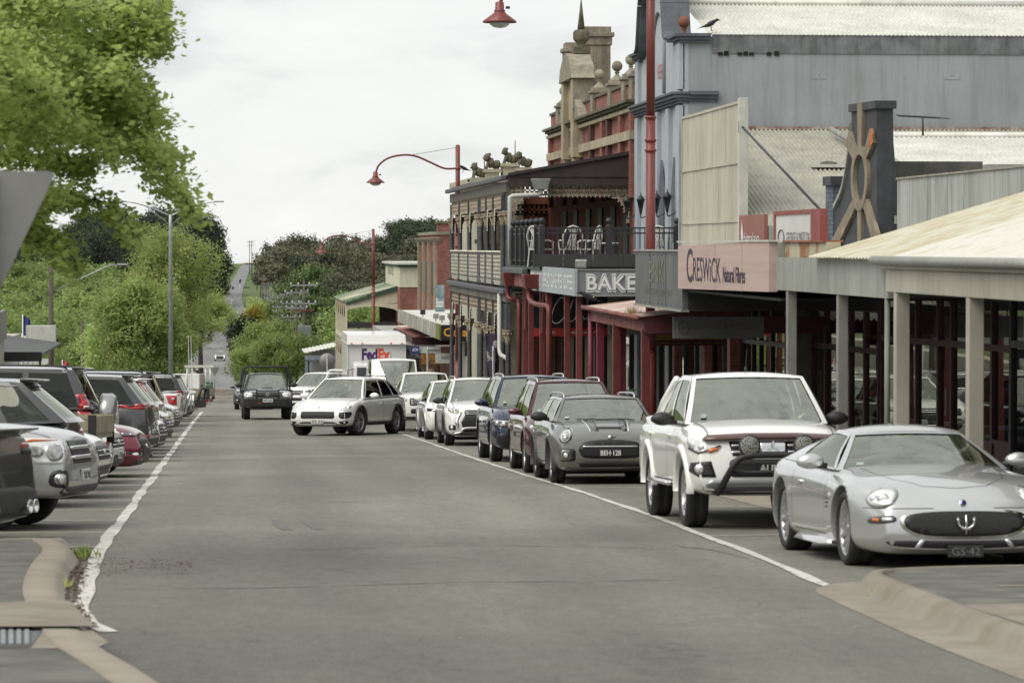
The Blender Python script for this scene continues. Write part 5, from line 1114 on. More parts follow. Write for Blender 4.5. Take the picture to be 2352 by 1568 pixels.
MOSS=MT('mossy_stone',(.075,.07,.045),rough=.95,var=.5,scale=4,bump=.8,bscale=20,col2=(.17,.16,.11));DBROWN=MT('brown_boards',(.045,.030,.030),rough=.7,var=.2,streak=.2)
IRON=MT('grey_iron',(.075,.08,.085),rough=.55,var=.2,scale=5);IRONB=MT('black_iron',(.02,.021,.023),rough=.45,var=.2);LACE=MT('cream_lace',(.66,.63,.52),rough=.8,var=.2,scale=6,col2=(.78,.75,.64));LACER=MT('rusty_lace',(.66,.60,.48),rough=.8,var=.3,scale=5,col2=(.50,.37,.26))
REDP=MT('red_post_paint',(.14,.030,.027),rough=.55,var=.2,scale=2.5,coat=.15);REDW=MT('weathered_red',(.20,.075,.06),rough=.8,var=.3,scale=2);CRIM=MT('crimson_post',(.16,.02,.04),rough=.5,var=.15)
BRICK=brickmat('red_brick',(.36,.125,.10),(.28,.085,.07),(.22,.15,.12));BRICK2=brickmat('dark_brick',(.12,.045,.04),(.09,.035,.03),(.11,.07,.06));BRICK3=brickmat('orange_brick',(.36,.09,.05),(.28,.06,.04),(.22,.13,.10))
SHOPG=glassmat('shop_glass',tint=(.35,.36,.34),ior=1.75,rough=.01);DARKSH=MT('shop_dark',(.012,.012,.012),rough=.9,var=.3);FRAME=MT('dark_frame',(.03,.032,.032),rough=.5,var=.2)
MAROON=MT('maroon_frame',(.05,.017,.017),rough=.6,var=.2);BLACKS=MT('black_sign',(.016,.016,.017),rough=.4,var=.2);GALV=MT('weathered_zinc',(.36,.36,.33),rough=.6,metal=.2,var=.25,scale=1.2,streak=.4)
def corr(name,c,**k):return MT(name,c,rough=.55,metal=.15,**k)
ROOFW=corr('white_iron_roof',(.60,.60,.55),var=.12,scale=.8,streak=.25);ROOFL=corr('lichen_iron_roof',(.33,.33,.29),var=.25,scale=1.5,streak=.3,col2=(.44,.43,.36));ROOFY=corr('yellowed_roof',(.58,.56,.46),var=.2,scale=2.2,col2=(.48,.42,.26),thr=(.42,.62),streak=.12);ROOFB=corr('pale_roof',(.66,.65,.58),var=.10,scale=1.6,col2=(.50,.44,.28),thr=(.55,.72),streak=.12)
def bb(t,name,m,x0,x1,y0,y1,z0,z1,bev=0,**k):
    b=MB();b.box(x0,x1,y0,y1,z0,z1);o=b.build(name,m,t,bev=bev)
    for q,v in k.items():o[q]=v
    return o
def corrugated(mb,p0,p1,q0,q1,pitch=.076,amp=.012,thick=.02):
    """corrugated sheet: edge p0->p1 along the ribs' end, q0->q1 the other end; ribs run p->q"""
    P0,P1,Q0,Q1=map(Vector,(p0,p1,q0,q1));n=max(4,int((P1-P0).length/pitch*4));nr=(P1-P0).cross(Q0-P0).normalized()
    if nr.z<0:nr=-nr
    a=[P0.lerp(P1,i/n)+nr*amp*sin(i*pi/2) for i in range(n+1)];b=[Q0.lerp(Q1,i/n)+nr*amp*sin(i*pi/2) for i in range(n+1)]
    sm=mb.smooth;mb.smooth=True;mb.add(a+b,[(i,i+1,n+2+i,n+1+i) for i in range(n)]);mb.smooth=sm
def sign_text(t,parent,s,org,ex,ey,h,m,name='lettering',**k):
    b=MB();put_text(b,s,org,ex,ey,h,**k);return b.build(name,m,parent)
EXs,EZ,EX=(0,-1,0),(0,0,1),(1,0,0)     # street-face text runs towards the camera
XF=11.5
def gp(y):return gz(y)+.137
def post(t,x,y,z1,w=.13,m=None,name='post',cap=False,base=None):
    z0=gp(y)-.02 if base is None else base;o=bb(t,name,m or GREYP,x-w/2,x+w/2,y-w/2,y+w/2,z0,z1,bev=.008);return o
def shopfront(t,y0,y1,z1,bays,fr=FRAME,base=.45,wall=None,x=XF,transom=.62,door=None,base_m=None):
    """glazed front in the X = const plane between y0 and y1 (y0 nearer)"""
    zb=gp(y0);n=len(bays)
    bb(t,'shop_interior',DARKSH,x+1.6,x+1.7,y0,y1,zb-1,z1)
    b=MB();tot=sum(bays);y=y0;k=0;zg=gp(y1)
    for w_ in bays:
        ya,yb=y,y+(y1-y0)*w_/tot;g_=gp((ya+yb)/2);zt=lerp(g_,z1,transom+.1)
        f_=MB();zs=g_+base if (door is None or k not in door) else g_+.05
        for q0,q1,r0,r1 in ((ya,ya+.07,g_-.15,z1),(yb-.05,yb,g_-.15,z1),(ya+.07,yb-.05,zt-.05,zt+.05),(ya+.07,yb-.05,z1-.08,z1),(ya+.07,yb-.05,zs-.07,zs)):f_.box(x-.05,x+.05,q0,q1,r0,r1)
        if base>.2 and zs>g_+.2:f_.box(x-.02,x+.04,ya+.07,yb-.05,g_-.15,zs-.07)
        o=f_.build('door' if door and k in door else 'window',fr,t)
        gq=MB();gq.add([(x,yb-.05,zs),(x,ya+.07,zs),(x,ya+.07,z1-.08),(x,yb-.05,z1-.08)],[(0,1,2,3)]);gq.build('pane',SHOPG,o)
        if (k*7+int(y0)) % 3!=0 and yb-ya>.9:
            rr_=random.Random(int(ya*10));dz=rr_.uniform(.9,1.3);bb(t,'poster',POST[rr_.randrange(5)],x+.25,x+.27,ya+.2,ya+.2+min(.9,(yb-ya)*.5),g_+dz,g_+dz+rr_.uniform(.4,.8))
            bb(t,'display_table',POST[rr_.randrange(5)],x+.5,x+1.1,ya+.15,yb-.15,g_+.1,g_+.75)
            if door and k in door:pass
        if door and k in door:h_=MB();h_.tube([(x-.09,ya+.16,g_+.95),(x-.09,ya+.16,g_+1.4)],.014,5);h_.build('handle',CHROME,o)
        y=yb;k+=1
    fl=MB();fl.add([(x,y0,gp(y0)),(x+1.7,y0,gp(y0)),(x+1.7,y1,gp(y1)),(x,y1,gp(y1))],[(0,1,2,3)]);fl.build('shop_floor',FRAME,t)
POST=[MT('poster_a',(.45,.42,.35),var=.4,scale=6),MT('poster_b',(.10,.16,.22),var=.5,scale=6),MT('poster_c',(.22,.12,.08),var=.5,scale=6),MT('poster_d',(.16,.20,.10),var=.5,scale=6),MT('poster_e',(.28,.22,.14),var=.5,scale=6)]
def signbox(t,name,m,x0,x1,y0,y1,z0,z1,**k):return bb(t,name,m,x0,x1,y0,y1,z0,z1,bev=.01,**k)
# ---- near beige verandah shop
t=thing('shop_building','beige shop with pale sloping verandah roof and square posts at the right edge','shop',(XF,36,gp(36)))
zg=1.66
bb(t,'fascia_beam',BEIGE,7.93,8.1,27.5,39.0,1.25,1.53,bev=.01);bb(t,'fascia_trim',BEIGE,7.88,8.12,27.5,39.05,1.53,1.60,bev=.01)
b=MB();b.tube([(7.84,27.4,1.63),(7.84,39.4,1.63)],.055,8);b.build('gutter',GREYF,t)
for i,y in enumerate((30.9,34.65,38.5)):post(t,8.02,y,1.25,.165,BEIGE)
b=MB();corrugated(b,(7.84,38.25,1.67),(7.84,27.5,1.67),(XF,38.25,2.76),(XF,27.5,2.76),pitch=.2,amp=.012);b.build('verandah_roof',ROOFB,t)
b=MB();corrugated(b,(7.84,43.85,1.655),(7.84,38.2,1.655),(XF,43.85,2.74),(XF,38.2,2.74),pitch=.2,amp=.012);b.build('verandah_roof',ROOFY,t)
bb(t,'soffit',MT('soffit_dark',(.07,.068,.06),var=.2),8.1,XF,27.5,38.9,1.42,1.46)
shopfront(t,27.5,39.0,1.35,[2.2,1.0,2.2,2.1,1.0,1.9],fr=GREYP,door=(1,4),base=.5)
b=MB();b.smooth=False;b.box(XF,18,27.5,44,1.35,2.3);b.build('upper_wall',GALV,t)
# ---- grey fascia verandah with streaked parapet and sunburst
t=thing('shop_building','grey fascia shop with streaked zinc parapet between beige verandah and rosy sign','shop',(XF,46,gp(46)))
bb(t,'fascia_panel',GREYF,7.97,8.07,39.1,47.2,1.17,1.64);bb(t,'rusty_upstand',MT('rusty_cream',(.46,.42,.30),rough=.8,var=.1,scale=1.2,col2=(.28,.12,.05),thr=(.5,.62),streak=.2),8.1,8.3,43.9,47.2,1.60,1.86)
bb(t,'upstand_cap',MT('rust_cap',(.25,.09,.05),var=.3),8.06,8.34,43.9,47.2,1.86,1.885)
bb(t,'awning_roof',GALV,8.07,XF,44.0,57,1.56,1.60);bb(t,'soffit',MATS['soffit_dark'],8.07,XF,39.1,57,1.17,1.20)
for y in (42.45,46.35):post(t,8.05,y,1.17,.135)
b=MB();b.tube([(8.0,39.25,1.2),(8.0,39.25,gp(39))],.035,8);b.build('downpipe',GREYP,t)
shopfront(t,39.1,47.2,1.15,[1.6,1.6,1.0,1.6,2.1],fr=FRAME,door=(2,),base=.35)
b=MB();b.smooth=False
for i in range(16):b.box(XF-.02-.004*(i % 2),XF+.08,39.2+i*1.02,39.2+(i+1)*1.02-.01,1.5,2.95+.0*i)
b.build('parapet_sheet',MT('streaked_sheet',(.37,.385,.35),rough=.7,var=.1,streak=.55,scale=.7),t)
b=MB();b.box(XF-.05,XF+.12,39.2,55.5,2.95,2.98);b.build('parapet_cap',MT('rusty_edge',(.25,.2,.15),rough=.8,var=.4,scale=5,col2=(.33,.33,.29)),t)
shopfront(t,47.2,56.8,1.05,[1.2,1.5,1.3,1.0,1.7,1.6,1.4],fr=MAROON,door=(3,),base=.6)
# sunburst tower
t=thing('parapet_tower','dark slate parapet tower with a tan sunburst and oval ring','parapet',(XF,59.5,1.6))
YS=lambda y:59+(y-59)*.66
Pm=[(YS(y),z) for y,z in [(57.6,1.5),(57.6,4.39),(60.05,4.39),(60.05,4.1),(60.1,3.75),(60.35,3.3),(60.75,2.9),(61.3,2.6),(61.75,2.5),(61.75,1.5)]];yn=YS(57.6)
b=MB();b.prism([(XF,y,z) for y,z in Pm],(.30,0,0));fixn(b.build('tower_wall',DSLATE,t))
b=MB();b.hexa([(XF+.30,yn+.005,1.5),(XF+.50,yn+.005,1.5),(XF+.50,yn+.3,1.5),(XF+.30,yn+.3,1.5)],[(XF+.30,yn+.005,4.39),(XF+.31,yn+.005,3.7),(XF+.31,yn+.3,3.7),(XF+.30,yn+.3,4.39)]);fixn(b.build('buttress',DSLATE,t))
b=MB();b.box(XF-.03,XF+.3,YS(61.75),YS(62.5),1.5,2.95);b.build('corner_pier',brickmat('blue_brick',(.13,.17,.22),(.10,.13,.17),(.07,.08,.09)),t);bb(t,'pier_cap',DSLATE,XF-.08,XF+.38,YS(61.7),YS(62.55),2.95,3.12)
bb(t,'tower_cap',DSLATE,XF-.05,XF+.35,yn-.05,YS(60.1),4.28,4.42)
b=MB();pts=catmull([(0,YS(60.0),4.0),(0,YS(60.1),3.6),(0,YS(60.4),3.2),(0,YS(60.85),2.82),(0,YS(61.6),2.52)],4)
for p,q in zip(pts,pts[1:]):b.hexa([(XF-.06,p.y,p.z-.02),(XF+.02,p.y,p.z-.02),(XF+.02,p.y,p.z+.07),(XF-.06,p.y,p.z+.07)],[(XF-.06,q.y,q.z-.02),(XF+.02,q.y,q.z-.02),(XF+.02,q.y,q.z+.07),(XF-.06,q.y,q.z+.07)])
fixn(b.build('curved_moulding',GREYF,t))
cy,cz=58.95,3.04
b=MB();n=36
for i in range(n):
    a0,a1=2*pi*i/n,2*pi*(i+1)/n
    q=lambda a,r_,x:(x,cy+r_*.86*cos(a),cz+r_*sin(a))
    b.hexa([q(a0,.44,XF-.08),q(a0,.60,XF-.08),q(a0,.60,XF+.01),q(a0,.44,XF+.01)],[q(a1,.44,XF-.08),q(a1,.60,XF-.08),q(a1,.60,XF+.01),q(a1,.44,XF+.01)])
fixn(b.build('ring',TAN,t))
def ray_(y0,z0,y1,z1,w0,w1,m=TAN):
    d=Vector((0,y1-y0,z1-z0)).normalized();n_=Vector((0,-d.z,d.y));b=MB()
    A,B=Vector((XF-.07,y0,z0)),Vector((XF-.07,y1,z1));o=Vector((.08,0,0))
    b.hexa([A-n_*w0/2,A+n_*w0/2,A+n_*w0/2+o,A-n_*w0/2+o],[B-n_*w1/2,B+n_*w1/2,B+n_*w1/2+o,B-n_*w1/2+o]);fixn(b.build('ray',m,t))
ray_(cy,cz+.56,cy,4.42,.24,.30);ray_(cy,cz-.56,cy,1.5,.22,.24);ray_(cy+.34,cz+.42,59.75,3.80,.20,.34);ray_(cy-.34,cz+.42,58.2,3.80,.20,.34);ray_(cy+.34,cz-.45,61.2,1.5,.22,.32);ray_(cy-.34,cz-.45,57.75,1.7,.22,.32)
b=MB();b.add([(XF-.077,58.36,3.56),(XF-.077,58.06,3.68),(XF-.077,58.08,3.92),(XF-.077,58.22,3.92)],[(0,1,2,3)]);b.build('rust_patch',MT('orange_rust',(.45,.13,.03),var=.4,scale=8),t)
t.rotation_euler=(0,0,R(5.5))
b=MB();b.box(XF+.32,XF+.42,58.0,58.06,2.2,2.35);b.build('flood_lamp',GALV,t,bev=.01);b=MB();b.tube([(XF+.37,58.04,2.2),(XF+.37,58.04,3.0)],.012,5);b.build('cable',BLACK,t)
# wall, roofs behind
t=thing('roof_structure','corrugated grey roofs and dark concrete wall behind the sunburst tower','roof',(15,68,gz(68)))
bb(t,'concrete_wall',MT('dark_concrete',(.10,.10,.09),rough=.9,var=.4,scale=1.5),11.85,14.0,59.9,60.2,1.6,3.38)
b=MB();corrugated(b,(14.0,66,3.36),(24,66,3.36),(14.0,71.5,4.22),(24,71.5,4.22),pitch=.11,amp=.03);b.build('white_roof',ROOFW,t)
b=MB();b.tube([(13.95,71.5,4.25),(24,71.5,4.25)],.09,8);b.build('ridge_cap',ROOFW,t)
b=MB();corrugated(b,(11.65,64,.35),(24,64,.35),(11.65,82.6,4.80),(24,82.6,4.80),pitch=.11,amp=.03);b.build('grey_roof',ROOFL,t)
bb(t,'flashing',MT('rust_flashing',(.20,.10,.07),var=.4,scale=3,col2=(.4,.38,.33)),11.7,24,82.5,82.64,4.78,4.86)
p=atY(1720+183,362,78);b=MB();b.lathe([(.22,0),(.2,.06),(.05,.1)],(p.x,78,3.76),14);b.build('roof_vent',MOSS,t);b=MB();b.box(p.x-.42,p.x+.42,77.75,78.25,3.70,3.78,);b.build('vent_flashing',ROOFW,t)
b=MB();b.tube([atY(1908,296,81.5),atY(1950,322,80),atY(1962,345,79)],.07,8);b.build('pipe',GALV,t)
bb(t,'party_wall',GALV,14.2,24,60.3,66.0,1.0,3.34)
t=thing('tv_antenna','thin metal rooftop antenna right of the sunburst tower','antenna',atY(2120,300,64))
b=MB();q=lambda u,v:atY(u,v,64)
b.tube([q(2062,266),q(2160,271)],.02,5);b.build('boom',IRON,t)
b=MB();b.tube([q(2120,312),q(2119,268)],.022,6);b.build('mast',IRON,t)
for u in (2085,2100,2112,2130,2142,2150):b=MB();b.tube([q(u,267+.05*(u-2062))+Vector((-.3,-.3,.02)),q(u,267+.05*(u-2062))+Vector((.35,.3,-.0))],.010,4);b.build('element',IRON,t)
# ---- cream panel shop with rosy sign awning
t=thing('shop_building','shop with cream panelled parapet above the rosy lettered sign and grey box awning','shop',(XF,70,gp(70)))
b=MB()
ys=[73.1+i*(9.3/9) for i in range(10)]
for i in range(9):
    for z0,z1 in ((1.2,2.36),(2.40,3.68),(3.72,5.03)):b.box(XF-.004*((i+int(z0)) % 2),XF+.1,ys[i]+.012,ys[i+1]-.012,z0,z1)
b.build('parapet_panel',CREAMP,t);b=MB()
for z in (2.38,3.70,5.05):b.box(XF-.03,XF+.12,73.1,82.4,z-.03,z+.03)
for y in (82.35,73.1):b.box(XF-.03,XF+.12,y-.04,y+.04,1.2,5.02)
b.build('batten',CREAMP,t);bb(t,'parapet_end',OFFW,XF-.05,XF+.16,72.85,73.04,1.2,5.14,bev=.01)
b=MB();b.tube([(XF+.02,72.8,4.48),(XF+.3,64.7,2.55)],.028,6);b.tube([(XF-.03,72.9,4.35),(XF-.03,72.9,4.62)],.03,6);b.build('stay_rod',BLACK,t)
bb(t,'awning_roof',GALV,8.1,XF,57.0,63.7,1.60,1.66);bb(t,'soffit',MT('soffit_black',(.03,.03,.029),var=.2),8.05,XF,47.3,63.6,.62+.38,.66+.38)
# grey box sign
ENK=MT('grey_sheet',(.115,.122,.118),rough=.6,var=.15,scale=1.2,streak=.2)
s1=bb(t,'box_sign',ENK,7.96,8.06,57.03,63.7,.68,1.71);bb(t,'sign_edge',MT('sign_edge',(.30,.30,.27),var=.2),7.93,8.08,57.0,63.74,1.71,1.745);bb(t,'sign_edge',MATS['sign_edge'],7.93,8.08,57.0,63.74,.645,.68)
b=MB()
for y in [57.2+i*.62 for i in range(11)]:
    for z in (.74,1.64):b.lathe([(.015,0),(.012,-.008),(.002,-.01)],(7.958,y,z),6,'X')
for y in (59.2,61.4):b.box(7.955,7.965,y,y+.02,.70,1.70)
b.build('rivet',BLACK,s1)
FG=MT('faded_gold',(.18,.178,.13),var=.25,scale=5);sign_text(t,s1,'ENKI',(7.952,61.5,1.13),EXs,EZ,.40,FG,width=2.3);sign_text(t,s1,'APOTHECARY & JEWELLERY',(7.952,62.2,.90),EXs,EZ,.12,MT('faded_gold_dim',(.165,.165,.13)),width=3.8)
b=MB();b.add([(8.06,57.03,.66),(XF,57.03,.66),(XF,57.03,1.02),(8.06,57.03,1.02)],[(0,1,2,3)]);b.build('awning_end',MATS['soffit_black'],t)
# rosy sign
ROSE=MT('rosy_board',(.50,.385,.34),rough=.7,var=.06,scale=1.5,stretch=(1,.25,6),col2=(.44,.33,.29))
b=MB();b.hexa([(7.88,47.3,1.135),(8.0,47.3,1.135),(8.0,57.0,1.06),(7.88,57.0,1.06)],[(7.88,47.3,1.885),(8.0,47.3,1.885),(8.0,57.0,1.80),(7.88,57.0,1.80)]);s2=fixn(b.build('fascia_sign',ROSE,t));bb(t,'sign_cap',OFFW,7.86,8.02,47.25,57.05,1.87,1.895)
bb(t,'awning_return',GREYF,8.0,8.30,47.22,47.32,1.15,1.86)
PUR=MT('plum_letter',(.045,.025,.05),var=.1)
sign_text(t,s2,'C',(7.874,55.9,1.20),EXs,EZ,.56,PUR,width=.72,bold=.01);sign_text(t,s2,'RESWiCK',(7.874,55.1,1.22),EXs,EZ,.40,PUR,width=3.1,bold=.0);sign_text(t,s2,'Natural Fibres',(7.874,51.75,1.24),EXs,EZ,.24,PUR,width=2.25,bold=.015)
b=MB()
for y in (52.6,49.8):b.box(7.875,7.882,y,y+.015,1.10,1.83)
b.build('board_joint',MT('rose_joint',(.33,.24,.21)),s2)
shopfront(t,57.0,63.6,.70,[1.3,1.4,1.0,1.5,1.4],fr=MAROON,door=(2,),base=.5)
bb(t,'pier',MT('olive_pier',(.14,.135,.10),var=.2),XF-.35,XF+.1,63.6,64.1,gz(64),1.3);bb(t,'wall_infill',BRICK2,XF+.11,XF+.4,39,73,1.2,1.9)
# signs standing on the awning
t=thing('shop_sign','small terracotta sign with flame mark standing on the awning','sign',(8.3,51.4,1.7))
s_=bb(t,'panel',MT('terracotta',(.26,.10,.075),rough=.6,var=.08),8.27,8.33,50.1,52.6,1.66,2.30);sign_text(t,s_,'himalaya',(8.262,52.05,1.86),EXs,EZ,.16,WHITE,width=1.55)
b=MB();b.add([(8.262,52.30+a*.0,0) for a in ()]+[(8.262,52.32,1.88),(8.262,52.12,1.92),(8.262,52.16,2.06),(8.262,52.25,2.22),(8.262,52.36,2.02)],[(0,1,2,3,4)]);b.build('flame_mark',WHITE,s_)
bb(t,'support_frame',GREYF,8.34,8.42,50.0,52.7,1.6,2.12)
t=thing('shop_sign','white optician panel in a red frame standing on the awning','sign',(8.3,47.5,1.7))
s_=bb(t,'panel',MT('white_panel',(.58,.58,.55),rough=.5,var=.06),8.27,8.33,45.95,49.0,1.70,2.27);sign_text(t,s_,'GEORGE & MATILDA',(8.262,48.05,1.86),EXs,EZ,.15,MT('grey_letter',(.12,.13,.13)),width=1.95)
b=MB();b.tube([(8.262,48.5+.26*cos(2*pi*i/20),1.92+.13*sin(2*pi*i/20)) for i in range(21)],.009,4);b.build('ring_mark',MATS['grey_letter'],s_)
f=MB();f.box(8.25,8.36,45.2,49.15,2.27,2.33);f.box(8.25,8.36,49.0,49.12,1.66,2.27);f.box(8.25,8.36,45.2,45.95,1.66,2.27);f.build('frame',MT('pink_red_frame',(.24,.07,.06),var=.15),t)
# hanging signs under the awnings
t=thing('hanging_sign','pale grey optician sign hanging across the footpath under the grey box awning','sign',(9.1,60,gp(60)))
s_=bb(t,'panel',MT('dim_panel',(.16,.16,.15),rough=.5,var=.06),8.2,9.9,59.97,60.03,.10,.50)
sign_text(t,s_,'GEORGE & MATILDA',(8.58,59.962,.27),EX,EZ,.10,MATS['grey_letter'],width=1.24);sign_text(t,s_,'EYECARE',(9.03,59.962,.17),EX,EZ,.045,MATS['grey_letter'],width=.36)
b=MB();b.tube([(8.39+.105*cos(2*pi*i/22),59.96,.30+.115*sin(2*pi*i/22)) for i in range(23)],.006,4);b.build('ring_mark',MATS['grey_letter'],s_);sign_text(t,s_,'G&M',(8.31,59.96,.265),EX,EZ,.07,MATS['grey_letter'],width=.16)
b=MB()
for x in (8.5,9.6):b.tube([(x,60,.5),(x,60,1.02)],.012,5)
b.build('hanger',BLACK,t)
t=thing('hanging_sign','maroon bakery sign with gold wheat ears, behind the pale optician sign','sign',(9.3,66,gp(66)))
GOLD=MT('dull_gold',(.26,.17,.04),var=.1);s_=bb(t,'panel',MT('maroon_panel',(.055,.012,.016),var=.1),8.62,10.06,65.97,66.03,-.22,.32);bb(s_,'gold_band',GOLD,8.62,10.06,65.955,65.968,-.10,.0)
sign_text(t,s_,'bakery & café',(8.66,65.948,-.08),EX,EZ,.05,MATS['maroon_panel'],width=1.1);sign_text(t,s_,'sourdough artisan breads · healthy food · cakes',(8.64,65.948,-.18),EX,EZ,.035,GOLD,width=1.38)
b=MB()
for k in range(3):
    for sx in (-1,1):b.sphere((8.76+sx*.045,65.96,.05+k*.07),.032,8,(.8,.2,1.2))
b.sphere((8.76,65.96,.26),.032,8,(.7,.2,1.5));b.build('wheat_mark',GOLD,s_);sign_text(t,s_,'Bre',(8.95,65.96,.05),EX,EZ,.16,GOLD,width=.3)
b=MB();b.tube([(8.8,66,.32),(8.8,66,.5)],.012,5);b.tube([(9.9,66,.32),(9.9,66,.5)],.012,5);b.build('hanger',BLACK,t)
# ---- low red verandah
t=thing('shop_building','brick shop with a low red timber verandah beside the grey box awning','shop',(XF,68,gp(68)))
b=MB();b.smooth=False;b.hexa([(7.88,62.4,.44),(7.88,72.1,.44),(XF,72.1,.85),(XF,62.4,.85)],[(7.88,62.4,.48),(7.88,72.1,.48),(XF,72.1,.89),(XF,62.4,.89)]);fixn(b.build('verandah_roof',MT('pink_roof',(.36,.20,.16),rough=.7,var=.3,scale=1.2,col2=(.55,.50,.44)),t))
b=MB();b.tube([(7.84,62.3,.43),(7.84,72.2,.45)],.05,6);b.build('gutter',REDW,t);bb(t,'beam',REDW,7.97,8.07,62.5,72.0,.16,.42);bb(t,'end_beam',MT('dark_red_beam',(.10,.025,.025),var=.2),8.0,XF,62.45,62.55,.12,.45)
bb(t,'end_beam',REDW,8.0,XF,72.0,72.1,.15,.45)
for x,y,m in ((8.02,62.6,REDP),(8.02,67.3,REDP),(8.1,71.0,CRIM),(8.62,71.3,CRIM),(8.75,67.6,MATS['dark_red_beam'])):post(t,x,y,.2,.16,m)
b=MB();b.tube([(7.98,71.8,.4),(7.98,71.8,gp(71))],.06,8);b.build('downpipe',CRIM,t)
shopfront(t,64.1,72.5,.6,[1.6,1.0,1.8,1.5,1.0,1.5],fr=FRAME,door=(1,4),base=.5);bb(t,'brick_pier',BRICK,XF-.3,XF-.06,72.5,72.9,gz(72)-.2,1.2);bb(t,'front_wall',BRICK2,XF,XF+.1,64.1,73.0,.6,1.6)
bb(t,'awning_roof',GALV,9.5,XF,72.2,75.0,.9,.95)
tf=MB();rng=random.Random(3)
for i in range(260):
    x=rng.gauss(7.95,.05);y=rng.gauss(64.0,.35);a=rng.uniform(-1.2,1.2);h=rng.uniform(.06,.2)
    tf.add([(x,y,.46),(x+.008,y+.01,.46),(x-.05*a,y+.13*a,.46+h*rng.choice((1,1,-.6)))],[(0,1,2)])
tag(tf.build('gutter_grass',MT('straw_grass',(.42,.36,.16),var=.3,scale=9)),kind='stuff')
# ---- bakery box awning and balcony, blue building
t=thing('corner_building','tall blue grey rendered building with slate cornices, curved gable and white iron roof','building',(XF,87,gp(87)))
y0,y1=82.7,91.8
bb(t,'side_wall',BLUER,XF+.205,26,y0-.002,y0+.3,-3.5,7.14);bb(t,'wall_flashing',MT('flashing_grey',(.17,.18,.19),var=.3,scale=2,streak=.5),XF+.8,26,y0-.03,y0-.004,6.72,7.2)
b=MB();rng=random.Random(8)
for x in (12.45,12.6,12.95,13.1,13.25,13.7,13.9):b.box(x,x+.12,y0-.036,y0-.030,6.66,6.74+rng.random()*.04)
b.build('flashing_gap',DARKSH,t)
for x in (14.85,18.3):b=MB();b.box(x,x+.42,y0-.012,y0-.002,6.08,6.27);o=b.build('vent_panel',BLUER,t);bb(o,'vent_hole',BLACK,x+.2,x+.23,y0-.016,y0-.01,6.17,6.19)
b=MB();corrugated(b,(XF+.7,y0-.06,7.2),(26,y0-.06,7.2),(XF+.7,87.4,8.32),(26,87.4,8.32),pitch=.11,amp=.03);b.build('roof',ROOFW,t)
b=MB();b.tube([(XF+.4,87.4,8.36),(26,87.4,8.36)],.10,8);b.build('ridge_cap',ROOFW,t)
b=MB();pp=[(y0,-3.5),(y0,7.0),(84.2,7.0)]+[(p.y,p.z) for p in catmull([(0,84.2,7.0),(0,84.55,7.15),(0,84.8,7.7),(0,85.0,8.2),(0,85.2,8.45),(0,86.2,8.9),(0,87.2,9.05),(0,88.2,8.9),(0,89.3,8.45),(0,89.5,8.2),(0,89.7,7.7),(0,89.95,7.15),(0,90.3,7.0)],3)]+[(y1,7.0),(y1,-3.5)]
b.prism([(XF+.06,y,z) for y,z in pp],(.14,0,0));fixn(b.build('front_wall',BLUEP,t))
PIL=MT('pilaster_blue',(.37,.41,.45),var=.08,bump=.2)
for y in (82.7,84.7,86.9,89.1,91.2):bb(t,'pilaster',PIL,XF-.06,XF+.1,y,y+.6,-3.5,5.4,bev=.01)
for y in (82.7,91.2):bb(t,'pilaster',PIL,XF-.05,XF+.1,y,y+.6,5.8,6.98,bev=.01)
def cornice(t,x,ya,yb,z,m,steps=((0.0,.07,.07),(.07,.07,.13),(.14,.09,.2),(.23,.07,.26)),ret=1.0,name='cornice',xin=.2):
    b=MB()
    for dz,h,o in steps:b.box(x-o,x+xin,ya-o*.6,yb+.02,z+dz,z+dz+h-.003)
    return b.build(name,m,t,bev=.008)
cornice(t,XF,y0,y1,5.44,CORN);b=MB()
for dz,h,o in ((0,.08,.06),(.08,.1,.12),(.18,.1,.2)):b.box(XF+.2,XF+.95,y0-o,y0-.003,5.48+dz,5.48+dz+h-.004)
b.build('cornice_return',CORN,t)
for ya,yb in ((82.6,83.8),(90.7,91.9)):
    b=MB()
    for dz,h,o in ((0,.07,.05),(.07,.08,.12),(.15,.09,.2)):b.box(XF-o,XF+.75,ya-o*.7,yb+o*.3,6.98+dz,6.98+dz+h-.004)
    b.build('pier_cap',CORN,t,bev=.008);b=MB();ym=(ya+yb)/2-.2;b.lathe([(.10,0),(.06,.05),(.05,.12),(.09,.15),(.04,.17)],(XF+.12,ym,7.22),14);b.sphere((XF+.12,ym,7.53),.155,18);b.build('ball_finial',MT('old_red_ball',(.23,.06,.04),rough=.8,var=.5,scale=5,col2=(.10,.10,.05)),t)
b=MB();pts=catmull([(0,90.35,7.05),(0,90.0,7.2),(0,89.75,7.7),(0,89.55,8.2),(0,89.3,8.5),(0,88.2,8.95),(0,87.2,9.1),(0,86.2,8.95),(0,85.2,8.5),(0,84.95,8.2),(0,84.75,7.7),(0,84.5,7.2),(0,84.15,7.05)],4)
for w_,o in ((.16,.16),(.08,.26)):
    for p,q in zip(pts,pts[1:]):
        d=(q-p).normalized();n_=Vector((0,-d.z,d.y));n_=n_ if n_.z>0 or abs(n_.z)<.3 and (n_.y*(p.y-87.2)>0) else-n_
        A,B=p+n_*(.02 if w_>.1 else .10),q+n_*(.02 if w_>.1 else .10)
        b.hexa([(XF-o,A.y,A.z),(XF+.5,A.y,A.z),Vector((XF+.5,A.y,A.z))+n_*w_*.7,Vector((XF-o,A.y,A.z))+n_*w_*.7],[(XF-o,B.y,B.z),(XF+.5,B.y,B.z),Vector((XF+.5,B.y,B.z))+n_*w_*.7,Vector((XF-o,B.y,B.z))+n_*w_*.7])
fixn(b.build('gable_moulding',CORN,t))
